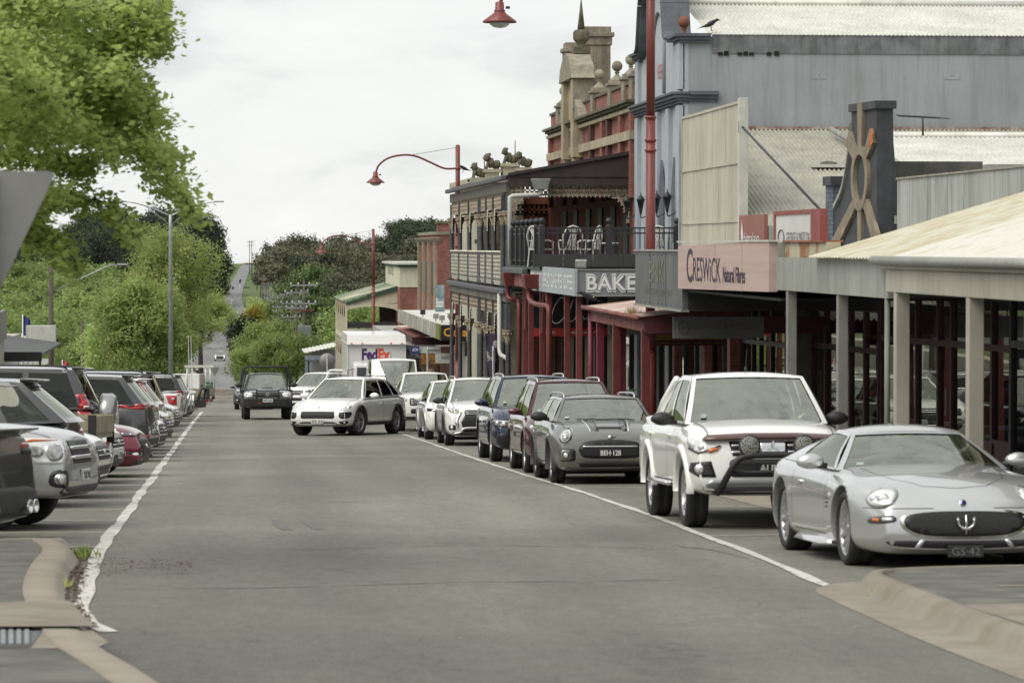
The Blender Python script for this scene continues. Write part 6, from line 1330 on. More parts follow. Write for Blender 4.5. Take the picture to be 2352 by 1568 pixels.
b=MB();ar=[(XF+.03,86.1,5.85),(XF+.03,86.1,7.3)]+[(XF+.03,87.2-1.1*cos(pi*i/12),7.3+.8*sin(pi*i/12)) for i in range(1,12)]+[(XF+.03,88.3,7.3),(XF+.03,88.3,5.85)]
b.tube(ar,.06,6);b.build('niche_arch',BLUER,t);sign_text(t,t,'HERS',(XF+.04,87.6,6.3),EXs,EZ,.38,MT('faded_red_letter',(.42,.16,.17),var=.3),width=1.2,bold=.01)
b=MB();b.box(XF-.02,XF+.05,84.9,84.96,5.8,7.2)
for i,y in enumerate((83.9,86.4)):
    z=3.15;w_=MB();w_.box(XF-.02,XF+.03,y-.45,y+.45,1.0,3.1);w_.add([(XF-.03,y-.5,3.1),(XF-.03,y,4.1),(XF-.03,y+.5,3.1),(XF+.03,y-.5,3.1),(XF+.03,y,4.1),(XF+.03,y+.5,3.1)],[(0,1,2),(3,5,4),(0,3,4,1),(1,4,5,2)]);w_.build('pointed_window',CORN,t)
def lantern(x,y,z):
    t_=thing('wall_lantern','black carriage lantern on the blue grey wall, '+('nearer to the cream panels' if y<84 else 'between the pointed windows' if y<88 else 'at the far edge by the brown gable'),'lantern',(x,y,z),'lanterns on the blue grey wall')
    b=MB();b.lathe([(.02,-.34),(.05,-.22),(.05,-.2),(.10,.04),(.13,.05),(.08,.14),(.02,.2),(.01,.28)],(x-.22,y,z),6);b.build('lantern_body',IRONB,t_);b=MB();b.lathe([(.048,-.18),(.09,.02)],(x-.22,y,z),6,cap=False);b.build('glass',LENS,t_)
    b=MB();b.tube(catmull([(x-.22,y,z-.34),(x-.2,y,z-.42),(x-.05,y,z-.36),(x,y,z-.3)],4),.018,6);b.build('bracket',IRONB,t_)
for y in (83.2,85.3,88.6,91.7):lantern(XF-.06,y,3.0)
# bakery
t=thing('bakery_awning','grey box awning lettered BAKERY on red posts below the black balcony','awning',(8,80,gp(80)))
BK1=MT('bakery_grey',(.20,.215,.22),rough=.6,var=.1,scale=1.5);BK2=MT('bakery_pale',(.34,.38,.40),rough=.55,var=.06)
s1=bb(t,'end_fascia',BK1,8.02,12.5,74.97,75.05,.655,1.265);s2=bb(t,'street_fascia',BK2,7.95,8.02,74.93,86.0,.655,1.285)
b=MB()
for z in (.66,1.265):b.box(7.93,12.5,74.94,74.965,z-.012,z+.012)
b.build('sign_edge',GREYF,t)
sign_text(t,s1,'BAKERY',(8.22,74.955,.775),EX,EZ,.37,WHITE,width=1.80,bold=.06,space=1.05);sign_text(t,s1,'BAKERY',(8.235,74.949,.79),EX,EZ,.34,BK1,width=1.77,bold=.035,space=1.05);sign_text(t,s1,'BAKERY',(8.245,74.943,.80),EX,EZ,.32,WHITE,width=1.75,bold=.01,space=1.05)
sign_text(t,s2,'BREAKFAST  BREAD  CAKE  PIES  COFFEE',(7.944,85.7,.80),EXs,EZ,.33,WHITE,width=10.3,bold=.01)
bb(t,'awning_deck',GREYF,8.02,XF,75.05,86,1.15,1.19);bb(t,'soffit',MATS['soffit_black'],8.02,XF,75.05,95,.68,.71)
for y in (75.5,78.2,82.6,84.4,87.6,89.3):post(t,8.12,y,.72,.14,REDP)
for y,o in ((81.4,0),(89.9,1)):
    b=MB();b.tube(catmull([(7.72,y+2.4*(1-o)+.3*o,.78),(7.72,y+2.3*(1-o)+.3*o,.45),(7.78,y+1.2*(1-o)+.2*o,.34),(7.98,y+.2,.30),(8.0,y,.1),(8.0,y,-.4)],5)+[Vector((8.0,y,gp(y)))],.065,8);b.build('downpipe',REDP,t)
    z=.72;yy=y+2.5*(1-o)+.3*o;b=MB();b.hexa([(7.62,yy-.28,z-.02),(7.95,yy-.28,z-.02),(7.95,yy+.28,z-.02),(7.62,yy+.28,z-.02)],[(7.55,yy-.38,z+.36),(7.97,yy-.38,z+.36),(7.97,yy+.38,z+.36),(7.55,yy+.38,z+.36)]);fixn(b.build('rain_head',REDP,t,bev=.015))
bb(t,'red_fascia',REDW,7.86,8.0,86.0,92.0,.72,1.06);bb(t,'gutter',IRON,7.74,7.9,86.1,92.4,1.06,1.22,bev=.03)
for ya,yb in ((82.7,84.3),(87.7,89.2)):
    for s_,yc in ((1,ya),(-1,yb)):
        b=MB();pts=[(8.1,yc+s_*(.08+.6*(1-cos(a))),-.45+1.05*sin(a)) for a in [pi/2*i/8 for i in range(9)]];b.tube(pts,.03,5)
        for k in range(7):y=yc+s_*(.1+k*.09);b.tube([(8.1,y,-.4+.9*sin(min(1.5,.4+k*.2))),(8.1,y,.68)],.008,4)
        b.build('arch_bracket',REDW,t)
shopfront(t,75.2,91.8,.64,[1.6,1.6,1.0,1.8,1.6,1.0,1.8,1.8,1.4,1.6],fr=FRAME,door=(2,5),base=.6)
for y in (76.8,82.0,86.9):bb(t,'brick_pier',BRICK,XF-.25,XF-.06,y,y+.45,gz(y),.64)
sg=bb(t,'hanging_board',BLACKS,8.25,10.3,88.5,88.56,-.42,.48);bb(t,'red_band',MT('signal_red',(.38,.035,.03),var=.1),8.25,10.3,88.48,88.5,-.64,-.42);
b=MB();cl=catmull([(9.15,88.49,.36),(9.0,88.49,.40),(8.82,88.49,.1),(8.78,88.49,-.22),(8.95,88.49,-.28),(9.2,88.49,.0),(9.36,88.49,.35),(9.28,88.49,.1),(9.26,88.49,-.22),(9.4,88.49,-.18),(9.48,88.49,-.02),(9.6,88.49,.0),(9.5,88.49,-.15),(9.62,88.49,-.1),(9.66,88.49,-.18),(9.8,88.49,-.12)],4);b.tube(cl,.014,4);b.build('script_lettering',WHITE,sg)
sign_text(t,sg,'art  decor',(8.42,88.47,-.575),EX,EZ,.10,WHITE,width=1.6)
bb(t,'grey_panel',GREYP,10.35,11.2,88.4,88.5,-.6,.5)
# floodlights over the bakery box
for x in (8.12,9.55):
    t=thing('flood_light','small square floodlight on top of the BAKERY sign, '+('at its left corner' if x<9 else 'above its middle letters'),'floodlight',(x,75.1,1.28),'floodlights over the bakery sign')
    M=Matrix.Translation((x,75.1,1.40)) @ Matrix.Rotation(R(35),4,'X');b=MB();b.cbox((0,0,0),(.26,.08,.20),M);b.build('lamp_body',GALV,t,bev=.01)
    b=MB();b.cbox((0,-.045,0),(.21,.01,.15),M);b.build('lens',LENS,t);b=MB();b.tube([(x,75.12,1.28),(x,75.12,1.36)],.02,5);b.build('bracket',IRON,t)
# balcony
t=thing('balcony','black iron balcony with ball topped posts above the bakery sign','balcony',(8,87,1.25))
bb(t,'floor',FRAME,7.9,XF,82.8,92.6,1.20,1.28)
for i in range(5):x0=7.72+i*.77;bb(t,'planter_panel',FRAME,x0,x0+.755,82.66,82.74,1.28,1.61)
RLY=(82.8,84.2,85.7,87.0,88.3,89.7,91.2)
def bpost(x,y):
    b=MB();b.box(x-.07,x+.07,y-.07,y+.07,1.25,2.33);b.lathe([(.07,0),(.04,.03),(.045,.05)],(x,y,2.33),10);b.sphere((x,y,2.45),.085,14);b.build('post',IRONB,t,bev=.006)
for y in RLY:bpost(7.95,y)
for x in (9.67,11.42):bpost(x,82.8)
bpost(8.9,92.4)
b=MB()
for z in (2.27,2.14,1.42):b.box(7.95,XF,82.785,82.815,z-.02,z+.02);b.box(7.935,7.965,82.8,92.5,z-.02,z+.02)
b.build('rail',IRONB,t);b=MB();b.box(8,XF,92.48,92.52,2.25,2.29);x=8.1
while x<XF:b.box(x-.008,x+.008,92.49,92.51,1.28,2.25);x+=.14
b.build('back_rail',IRONB,t)
b=MB();x=8.09
while x<XF:b.cbox((x,82.8,1.84),(.022,.022,.86));x+=.125
y=82.95
while y<92.4:b.cbox((7.95,y,1.84),(.022,.022,.86));y+=.14
tag(b.build('baluster',IRONB,t),kind='stuff')
def lchair(x,y,r,k):
    t=thing('garden_chair',['white lattice garden chair at the left end of the black balcony','white lattice garden chair with high back in the middle of the balcony','white lattice garden chair right of the high backed one','white lattice garden chair behind the red lamp post'][k],'chair',(x,y,1.28),'white garden chairs on the balcony')
    M=Matrix.Translation((x,y,1.28)) @ Matrix.Rotation(r,4,'Z');WH=MT('white_iron',(.62,.62,.58),var=.1)
    b=MB();q=lambda*p:M @ Vector(p)
    b.tube([q(-.24,.2,.45),q(-.26,.26,.8),q(-.15,.28,1.0),q(0,.29,1.05),q(.15,.28,1.0),q(.26,.26,.8),q(.24,.2,.45)],.02,6)
    for i in range(-2,3):b.tube([q(i*.09,.2,.45),q(-i*.07,.28,1.0)],.013,5);b.tube([q(i*.09,.22,.45),q(i*.06+.12*(1 if i<0 else-1),.27,.95)],.013,5)
    b.build('backrest',WH,t);b=MB();b.box(-.24,.24,-.22,.22,.43,.46,M);b.build('seat',WH,t)
    for sx in (-1,1):
        b=MB();b.tube([q(sx*.24,.22,.66),q(sx*.28,0,.68),q(sx*.26,-.2,.64),q(sx*.24,-.2,.45)],.016,5);b.build('armrest',WH,t)
        for sy in (-1,1):b=MB();b.tube([q(sx*.22,sy*.2,.45),q(sx*.25,sy*.24,0)],.018,5);b.build('leg',WH,t)
lchair(8.10,84.6,2.2,0);lchair(8.75,83.5,3.3,1);lchair(9.25,83.6,4.2,2);lchair(11.1,83.4,2.7,3)
t=thing('garden_table','white iron table with glass bottle on the balcony','table',(9.7,84.2,1.28));b=MB();b.lathe([(.02,0),(.34,0),(.35,.02),(.34,.04),(.02,.04)],(9.75,84.2,1.86),20);b.build('table_top',MATS['white_iron'],t);b=MB();b.lathe([(.2,0),(.03,.05),(.03,.58)],(9.75,84.2,1.28),10);b.build('pedestal',MATS['white_iron'],t)
# ---- brick hotel with iron lace verandah
HY0,HY1,HX=92.8,117.4,11.6
t=thing('brick_hotel','old red brick hotel with stone pediment, chimney and ball finials on its parapet','hotel',(HX,105,gp(105)))
b=MB();b.box(HX,HX+9,HY0,HY1,-4.9,5.95);b.build('wall',BRICK,t)
bb(t,'cream_band',STONE2,HX-.17,HX-.003,HY0,HY1,4.86,5.12);bb(t,'frieze_moulding',STONE2,HX-.17,HX-.003,HY0,HY1,5.66,5.76)
for y in (92.85,95.4,98.6,100.1,103.3,108.6,112.0,116.6):bb(t,'pilaster',BRICK2 if y in (98.6,103.3) else BRICK,HX-.14,HX-.003,y,y+.55,3.2,5.70)
cornice(t,HX,HY0,HY1,5.76,MOSS,steps=((0,.07,.12),(.07,.08,.22),(.15,.09,.32)),xin=.3)
bb(t,'parapet',BRICK,HX,HX+.3,HY0,HY1,6.0,6.48);bb(t,'parapet_coping',MOSS,HX-.06,HX+.36,HY0,HY1,6.48,6.57)
def ballpier(y,x=HX):
    b=MB();b.box(x-.10,x+.42,y-.32,y+.32,6.0,6.66);b.box(x-.16,x+.48,y-.38,y+.38,6.66,6.74);b.box(x-.08,x+.40,y-.28,y+.28,6.74,6.84);b.lathe([(.22,0),(.16,.06),(.07,.14),(.05,.20),(.09,.23),(.05,.26)],(x+.16,y,6.84),14);b.sphere((x+.16,y,7.26),.165,18);b.build('ball_pier',STONE,t,bev=.01)
for y in (93.3,95.2,98.6,103.4,114.4):ballpier(y)
ballpier(100.6,HX+1.3)
# pediment
b=MB()
for y in (106.6,109.6):b.box(HX-.36,HX+.1,y,y+.62,4.72,7.30);b.lathe([(.02,-.4),(.16,-.25),(.20,0)],(HX-.15,y+.31,4.72),10)
b.box(HX-.18,HX+.3,106.7,110.1,5.9,7.30);b.build('pediment_pier',STONE2,t,bev=.01)
b=MB();b.prism([(HX-.42,106.3,7.30),(HX-.42,110.5,7.30),(HX-.42,110.1,7.75),(HX-.42,109.1,8.12),(HX-.42,108.4,8.22),(HX-.42,107.7,8.12),(HX-.42,106.7,7.75)],(.78,0,0));fixn(b.build('pediment',STONE,t,bev=.02))
b=MB();b.box(HX-.35,HX+.35,106.5,106.65,6.3,7.3);b.prism([(HX-.3,106.5,6.6),(HX-.3,105.3,6.0),(HX-.3,106.5,6.0)],(.8,0,0));b.prism([(HX-.3,110.3,6.9),(HX-.3,111.8,6.0),(HX-.3,110.3,6.0)],(.8,0,0));fixn(b.build('scroll_wing',STONE,t))
b=MB();b.box(HX-.16,HX+.40,108.1,108.7,8.2,8.42);b.lathe([(.26,0),(.16,.08),(.13,.14),(.24,.24),(.27,.30),(.27,.52),(.20,.6)],(HX+.12,108.4,8.40),8);b.lathe([(.13,0),(.012,1.05)],(HX+.12,108.4,8.98),6);b.build('spire',MOSS,t)
def chimney(x,y,w,d,z0,z1):
    b=MB();b.box(x,x+w,y,y+d,z0,z1-.62);b.box(x-.05,x+w+.05,y-.05,y+d+.05,z1-.62,z1-.34);b.box(x-.12,x+w+.12,y-.12,y+d+.12,z1-.34,z1-.2);b.box(x-.02,x+w+.02,y-.02,y+d+.02,z1-.2,z1);b.build('chimney',STONE,t,bev=.012)
chimney(HX+.32,109.6,.93,.9,5,9.2);chimney(HX+.3,115.0,.7,.8,5,9.0)
# end wall details seen under the balcony roof
for x in (11.62,):
    for y in (94.2,97.4,100.8,104.2,108,111.5):bb(t,'window',FRAME,x-.08,x-.01,y,y+1.1,.8,3.0)
# ---- iron lace verandah
t=thing('lace_verandah','two storey cast iron lace verandah with fluted columns in front of the brick hotel','verandah',(8,105,gp(105)))
VY0,VY1=93.4,117.4
def panel(name,m,P0,ex,L,z0,z1,cell=.17,th=.013,holes='lattice',hang=False,scallop=True):
    """open cast panel in the plane P0 + a*ex, z"""
    ex=Vector(ex).normalized();P0=Vector(P0);nrm=Vector((ex.y,-ex.x,0));b=MB();n=max(1,int(round(L/cell)));c=L/n;rows=max(1,int(round((z1-z0)/cell)));ch=(z1-z0)/rows
    def bar(a0,za,a1,zb,w=th):
        A=P0+ex*a0;B=P0+ex*a1;d=Vector((ex.x*(a1-a0),ex.y*(a1-a0),zb-za)).normalized();s_=d.cross(nrm)*w
        q=[Vector((A.x,A.y,za)),Vector((B.x,B.y,zb))];b.hexa([q[0]-s_-nrm*.01,q[0]+s_-nrm*.01,q[0]+s_+nrm*.01,q[0]-s_+nrm*.01],[q[1]-s_-nrm*.01,q[1]+s_-nrm*.01,q[1]+s_+nrm*.01,q[1]-s_+nrm*.01])
    for i in range(n):
        for j in range(rows):
            a,z=i*c,z0+j*ch
            bar(a,z,a+c,z+ch);bar(a,z+ch,a+c,z)
            k=6
            if holes=='ring':
                rr_=min(c,ch)*.3
                for q in range(k):t0,t1=2*pi*q/k,2*pi*(q+1)/k;bar(a+c/2+rr_*cos(t0),z+ch/2+rr_*sin(t0),a+c/2+rr_*cos(t1),z+ch/2+rr_*sin(t1),th*1.2)
        if hang:bar(i*c+c/2,z0,i*c+c/2,z0-.07,th*1.2);bar(i*c,z0,i*c,z0-.04,th)
    bar(0,z0,L,z0,th*1.6);bar(0,z1,L,z1,th*1.6)
    return b.build(name,m,t)
def bracket(m,P0,ex,z,w=.5,h=.7):
    ex=Vector(ex).normalized();P0=Vector(P0);b=MB();nrm=Vector((ex.y,-ex.x,0))
    for i in range(6):
        for j in range(8):
            a,zz=i*w/6,j*h/8
            if (a/w)**.7+(zz/h)**.7>.95:continue
            p=P0+ex*(a+.04);q=z-zz
            for dx,dz in ((w/6,h/8),(w/6,-h/8)):
                A=Vector((p.x,p.y,q-(h/8 if dz>0 else 0)));B=A+ex*dx+Vector((0,0,dz));s_=(B-A).normalized().cross(nrm)*.014;b.hexa([A-s_-nrm*.01,A+s_-nrm*.01,A+s_+nrm*.01,A-s_+nrm*.01],[B-s_-nrm*.01,B+s_-nrm*.01,B+s_+nrm*.01,B-s_+nrm*.01])
    b.build('bracket',m,t)
def icol(x,y,z0,z1,zc):
    b=MB();b.lathe([(.10,0),(.11,.05),(.085,.12),(.08,.3),(.072,zc-z0-.05),(.085,zc-z0),(.075,zc-z0+.03)],(x,y,z0),12);b.build('column',IRON,t)
    b=MB();b.lathe([(.075,0),(.09,.05),(.08,.10),(.13,.22),(.10,.26),(.16,.36),(.17,.40)],(x,y,zc),10)
    for k in range(8):a=pi/4*k;b.sphere((x+.13*cos(a),y+.13*sin(a),zc+.28),.045,6)
    b.build('capital',MT('capital_brown',(.21,.175,.125),rough=.9,var=.4,scale=9,col2=(.32,.28,.2)),t);bb(t,'column_top',IRON,x-.06,x+.06,y-.06,y+.06,zc+.40,z1)
PY=(93.5,95.2,98.5,101.2,104.2,108.6,113.0,117.2)
for y in PY:icol(8.0,y,.62,3.3,2.42);icol(8.0,y,gp(y),.4,-1.0)
icol(8.0,103.6,.62,3.3,2.42);icol(8.0,103.6,gp(103),.4,-1.0)
for a,c in zip(PY[1:],PY[2:]):
    L_p=c-a-.2
    panel('lace_frieze',LACER,(8.0,a+.1,0),(0,1,0),L_p,2.98,3.34,cell=.13,holes='ring',hang=True);bracket(LACE,(8.0,a+.06,0),(0,1,0),2.98);bracket(LACE,(8.0,c-.06,0),(0,-1,0),2.98)
    panel('lace_railing',LACE,(7.98,a+.1,0),(0,1,0),L_p,.78,1.62,cell=.125,th=.017,holes='ring');bb(t,'hand_rail',LACE,7.93,8.05,a+.08,c-.08,1.62,1.67,bev=.01)
    b=MB();y=a+.3
    while y<c-.2:b.box(7.97,8.01,y,y+.05,.66,.78);y+=.42
    b.build('rail_foot',LACE,t)
    panel('lace_frieze',LACER,(8.0,a+.1,0),(0,1,0),L_p,-.18,.18,cell=.13,th=.016,holes='ring');bracket(LACE,(8.0,a+.06,0),(0,1,0),-.18,.35,.8);bracket(LACE,(8.0,c-.06,0),(0,-1,0),-.18,.35,.8)
panel('lace_frieze',LACER,(8.1,93.45,0),(1,0,0),3.4,3.28,3.54,cell=.13,th=.014,holes='ring',hang=True);bracket(LACER,(8.06,93.45,0),(1,0,0),3.28,.5,.7);bracket(LACER,(HX-.06,93.45,0),(-1,0,0),3.28,.5,.8)
panel('lace_frieze',IRON,(8.1,117.3,0),(1,0,0),3.4,2.95,3.3,cell=.17,th=.014,holes='ring',hang=True);bracket(IRON,(HX-.06,117.3,0),(-1,0,0),2.95,.5,.8)
panel('lace_panel',IRON,(8.3,94.6,0),(1,0,0),3.2,.05,.42,cell=.14,th=.014);panel('lace_panel',IRON,(8.0,94.0,0),(0,1,0),1.0,-.9,.1,cell=.14,th=.014)
bb(t,'beam',MT('brown_beam',(.10,.085,.075),var=.3),7.94,8.06,93.4,117.4,3.36,3.66);bb(t,'gutter',IRON,7.78,7.95,93.3,117.6,3.70,3.84,bev=.03)
bb(t,'floor_beam',MT('brown_beam2',(.16,.14,.12),var=.3),7.94,8.06,93.4,117.4,.20,.40);bb(t,'floor_cornice',IRON,7.82,8.1,93.3,117.5,.42,.58,bev=.03);bb(t,'balcony_floor',FRAME,8.1,HX,93.4,117.4,.5,.58)
b=MB();b.prism([(7.98,93.3,3.56),(HX,93.3,3.56),(HX,93.3,4.50),(8.1,93.3,3.88),(7.98,93.3,3.84)],(0,.08,0));fixn(b.build('gable_board',DBROWN,t))
b=MB();b.hexa([(7.98,93.22,3.82),(HX,93.22,4.46),(HX,93.30,4.46),(7.98,93.30,3.82)],[(7.98,93.22,3.90),(HX,93.22,4.56),(HX,93.30,4.56),(7.98,93.30,3.90)]);b.box(8.2,HX,93.27,93.298,3.79,3.82);fixn(b.build('barge_board',DBROWN,t))
b=MB();b.hexa([(7.9,93.3,3.80),(HX,93.3,4.48),(HX,117.5,4.48),(7.9,117.5,3.80)],[(7.9,93.3,3.84),(HX,93.3,4.54),(HX,117.5,4.54),(7.9,117.5,3.84)]);fixn(b.build('verandah_roof',MOSS,t))
WP=MT('white_downpipe',(.48,.48,.43),var=.12,rough=.5)
b=MB();b.hexa([(8.72,92.95,3.42),(9.08,92.95,3.42),(9.08,93.2,3.42),(8.72,93.2,3.42)],[(8.62,92.9,3.74),(9.18,92.9,3.74),(9.18,93.24,3.74),(8.62,93.24,3.74)]);fixn(b.build('rain_head',GREYF,t,bev=.015))
b=MB();b.tube([(8.9,93.08,3.45),(8.9,93.08,3.32),(8.84,93.08,3.28),(8.1,93.08,3.24),(8.02,93.08,3.2),(8.02,93.08,3.1),(8.02,93.08,1.0)],.07,10);b.build('downpipe',WP,t)
b=MB();b.tube([(7.86,94.8,.42),(7.86,94.8,-1.2),(7.88,94.6,-1.35),(8.0,93.9,-1.42),(8.04,93.6,-1.55),(8.04,93.6,gp(94))],.065,10);b.build('downpipe',WP,t)
t2=thing('hotel_ground_floor','dark shopfronts under the iron lace verandah of the brick hotel','shopfront',(HX,105,gp(105)));shopfront(t2,93.0,117.2,.3,[2,1,2,2,1,2,2,2,1,2,2],fr=FRAME,door=(1,4,8),x=HX-.1)
# ---- cream parapet building beyond with stone lions
t=thing('cream_building','cream rendered building with stone lions on its parapet beyond the lace verandah','building',(10,122,gp(122)))
CRM=MT('old_cream',(.42,.40,.31),var=.15,streak=.3,scale=1)
bb(t,'front_block',CRM,9.0,10.72,118.4,130,-5.5,4.25);bb(t,'side_wall',BRICK3,10.72,16,118.5,130,-5.5,3.6)
for x in (9.0,9.7,10.4):
    bb(t,'pilaster',STONE2,x+.02,x+.28,118.25,118.395,-1.5,4.0)
    b=MB()
    for k in range(4):b.box(x+.08,x+.22,118.15,118.24,.2+k*.5,.35+k*.5)
    b.build('scroll_bracket',STONE2,t)
bb(t,'string_course',STONE2,8.9,10.72,118.2,118.39,1.9,2.05)
b=MB();b.box(8.85,10.8,118.25,130,3.98,4.12);b.box(8.78,10.9,118.15,130,4.12,4.3);b.build('cornice',CRM,t)
for (u,v,X,k) in ((1105,409,9.12,0),(1136,388,9.6,1),(1178,375,10.25,2),(1207,384,10.75,1)):
    z=1.8+(566-v)/63.0;y=119.2
    pb=MB();pb.box(X-.26,X+.26,y-.26,y+.8,4.2,z-.12);pb.box(X-.34,X+.34,y-.34,y+.9,z-.12,z-.05);pb.box(X-.30,X+.30,y-.30,y+.86,z-.05,z);pb.build('pedestal',CRM,t)
    l=MB();l.smooth=False   # seated lion: haunches, chest, head, paws
    l.sphere((X+.16,y+.1,z+.16),.17,10,(1.1,.9,1.0));l.sphere((X-.02,y+.05,z+.22),.15,10,(1.0,.8,1.25));l.sphere((X-.16,y+.02,z+.42),.13,10,(1,.9,1.1));l.sphere((X-.25,y,z+.38),.06,8);l.tube([(X-.12,y-.06,z+.28),(X-.20,y-.07,z)],.05,6);l.tube([(X-.12,y+.10,z+.28),(X-.20,y+.11,z)],.05,6)
    l.sphere((X-.10,y+.06,z+.52),.07,6);l.v=[tuple(Vector(q)+mnoise.noise_vector(Vector(q)*9)*.055) for q in l.v]
    l.build('stone_lion',MOSS,t)
    if k!=1:b=MB();b.lathe([(.09,0),(.02,.1),(.014,.55),(.002,.62)],(X+.22,y+.1,z+.25),6);b.build('iron_spike',REDP,t)
# ---- bottle shop awning
t=thing('bottle_shop','bottle shop with black lettered box awning and white roof below the brick block','shop',(XF,135,gp(135)))
bb(t,'awning_roof',ROOFW,8.05,XF,123.7,154,-1.30,-1.20)
b=MB()
for i in range(24):y=126.0+i*1.18;b.box(7.98-.006*(i % 2),8.05,y,y+1.165,-1.75,-1.17+.0)
b.build('street_fascia',MT('peeling_fascia',(.33,.33,.28),rough=.8,var=.35,scale=1.6,streak=.5),t)
bb(t,'green_panel',MT('green_panel',(.07,.10,.025),var=.5,scale=4,col2=(.20,.18,.03)),7.97,8.04,123.7,125.95,-1.74,-1.16)
s_=bb(t,'box_sign',BLACKS,8.05,12.2,123.6,123.7,-1.74,-1.17);OR=MT('amber_letter',(.62,.30,.05),var=.05)
sign_text(t,s_,'Cellar',(8.12,123.59,-1.60),EX,EZ,.30,OR,width=1.1,bold=.03);sign_text(t,s_,'bratiOns',(9.26,123.59,-1.60),EX,EZ,.30,WHITE,width=1.5,bold=.03);sign_text(t,s_,'CORNER',(10.85,123.58,-1.62),EX,EZ,.26,GOLD,width=1.2,bold=.02)
s_=bb(t,'lower_sign',BLACKS,8.9,12.0,123.3,123.36,-2.35,-1.78);sign_text(t,s_,'Store',(9.0,123.29,-2.08),EX,EZ,.15,WHITE,width=.42);sign_text(t,s_,'Cellarbrations',(9.5,123.29,-2.16),EX,EZ,.20,MATS['signal_red'],width=1.55,bold=.02);sign_text(t,s_,'&',(9.3,123.29,-2.3),EX,EZ,.12,MATS['signal_red'])
bb(t,'rear_wall',BRICK2,XF,XF+4,123.7,165,gz(165),-1.2);bb(t,'soffit',MATS['soffit_black'],8.05,XF,123.7,154,-1.78,-1.75)
for i,(x,y) in enumerate(((8.25,139),(8.3,131),(8.35,128),(9.0,124.6))):
    t_=thing('flood_light',['small dark floodlight on the white awning roof, farthest of four','small pale floodlight, second farthest on the white awning roof','small pale floodlight, third on the white awning roof','dark floodlight nearest the black lettered box sign'][i],'floodlight',(x,y,-1.2),'floodlights on the white awning roof')
    b=MB();b.cbox((x,y,-1.0),(.22,.12,.2),None);b.build('lamp_body',IRONB if i in (0,3) else GALV,t_);b=MB();b.tube([(x,y,-1.2),(x,y,-1.05)],.02,5);b.build('bracket',IRONB,t_)
def atsign(lab,u0,u1,v0,v1,Y,m,texts,name='shop_sign'):
    a=atY(u0,v1,Y);c=atY(u1,v0,Y);t=thing(name,lab,'sign',(a.x,Y,a.z));s_=bb(t,'panel',m,a.x,c.x,Y,Y+.05,a.z,c.z)
    for (s,fx,fz,fw,fh,mm) in texts:sign_text(t,s_,s,(lerp(a.x,c.x,fx),Y-.012,lerp(a.z,c.z,fz)),EX,EZ,(c.z-a.z)*fh,mm,width=(c.x-a.x)*fw,bold=.02)
    return t
atsign('blue ATM panel joined to a white precinct panel under the awning',944,1012,796,811,131,MT('panel_white',(.5,.52,.48)),[('precinct',.55,.3,.42,.4,MATS['grey_letter'])])
a=atY(944,811,130.9);c=atY(963,796,130.9);t=thing('shop_sign','blue panel reading ATM','sign',(a.x,130.9,a.z));s_=bb(t,'panel',MT('bank_blue',(.02,.03,.22)),a.x,c.x,130.9,130.95,a.z,c.z);sign_text(t,s_,'ATM',(a.x+.05,130.88,a.z+.07),EX,EZ,.13,WHITE,width=c.x-a.x-.1,bold=.02)
atsign('orange food sign reading BAR & under the awnings',968,1072,813,836,128,MT('food_orange',(.42,.17,.03),var=.5,scale=5,col2=(.1,.05,.02)),[('GRAB',.03,.3,.4,.5,GOLD),('&',.45,.1,.07,.4,WHITE)])
atsign('white board with a faint outline mark over the orange food sign',1000,1046,811,834,127.6,MATS['panel_white'],[('<>T',.3,.4,.4,.3,MATS['grey_letter'])])
atsign('large grey and white sign reading regin behind the truck',905,1000,792,822,133.5,MATS['dim_panel'],[('regin',.05,.25,.8,.6,BLACKS)])
atsign('navy sign with pale lettering low behind the truck',920,962,822,846,136,MT('navy_sign',(.02,.025,.06)),[('THE CO',.25,.4,.7,.35,MATS['dim_panel'])])
atsign('tall blue and teal flower shop sign fixed to the brick block',1000,1021,654,722,150,MT('teal_sign',(.08,.14,.16),var=.5,scale=2,col2=(.25,.33,.33)),[('Bloom',.08,.25,.8,.3,WHITE)])
a=atY(1021,722,150);bb(bpy.data.objects.get('shop_sign.006') or t,'blue_edge',MATS['bank_blue'],a.x+.01,a.x+.2,150,150.05,a.z,a.z+1.36) if False else None
# ---- brick block, cream topped hotel and awnings farther down
t=thing('brick_building','dark red brick two storey block with stone capped parapet and black wall sign','building',(XF,188,gp(188)))
b=MB();b.box(XF,24,180,197,gz(197)-.5,2.45);b.build('wall',BRICK,t);bb(t,'coping',STONE,XF-.1,24,179.9,197.1,2.45,2.62);bb(t,'parapet_step',BRICK,XF,12.9,179.95,180.9,2.62,3.05);bb(t,'cap',MOSS,XF-.08,12.95,179.85,181,3.05,3.2)
for y in (180.5,186,191,196):bb(t,'pilaster',STONE2,XF-.16,XF-.01,y,y+.5,-6,2.1)
cornice(t,XF,180,197,2.0,STONE)
for y in (182,187.5,192.5):bb(t,'window',FRAME,XF-.06,XF-.005,y,y+2.6,-.9,.9);bb(t,'window',GREYF,XF-.05,XF-.005,y+.7,y+1.5,-5.6,-2.2)
s_=bb(t,'wall_sign',BLACKS,13.15,16.5,179.9,179.98,-.9,1.6)
b=MB();b.prism([(13.45,179.88,1.1),(14.4,179.88,.0),(14.55,179.88,.15),(13.6,179.88,1.15)],(0,-.01,0));b.prism([(14.2,179.88,.2),(14.75,179.88,.1),(14.6,179.88,-.4),(14.35,179.88,-.1)],(0,-.01,0));fixn(b.build('white_mark',WHITE,s_))
bb(t,'tan_box',MT('tan_ply',(.42,.30,.16),var=.15,streak=.3),10.5,11.4,182,184,-5,-1.9);bb(t,'tan_box_side',TAN,11.4,12.6,182,184,-5,-1.9)
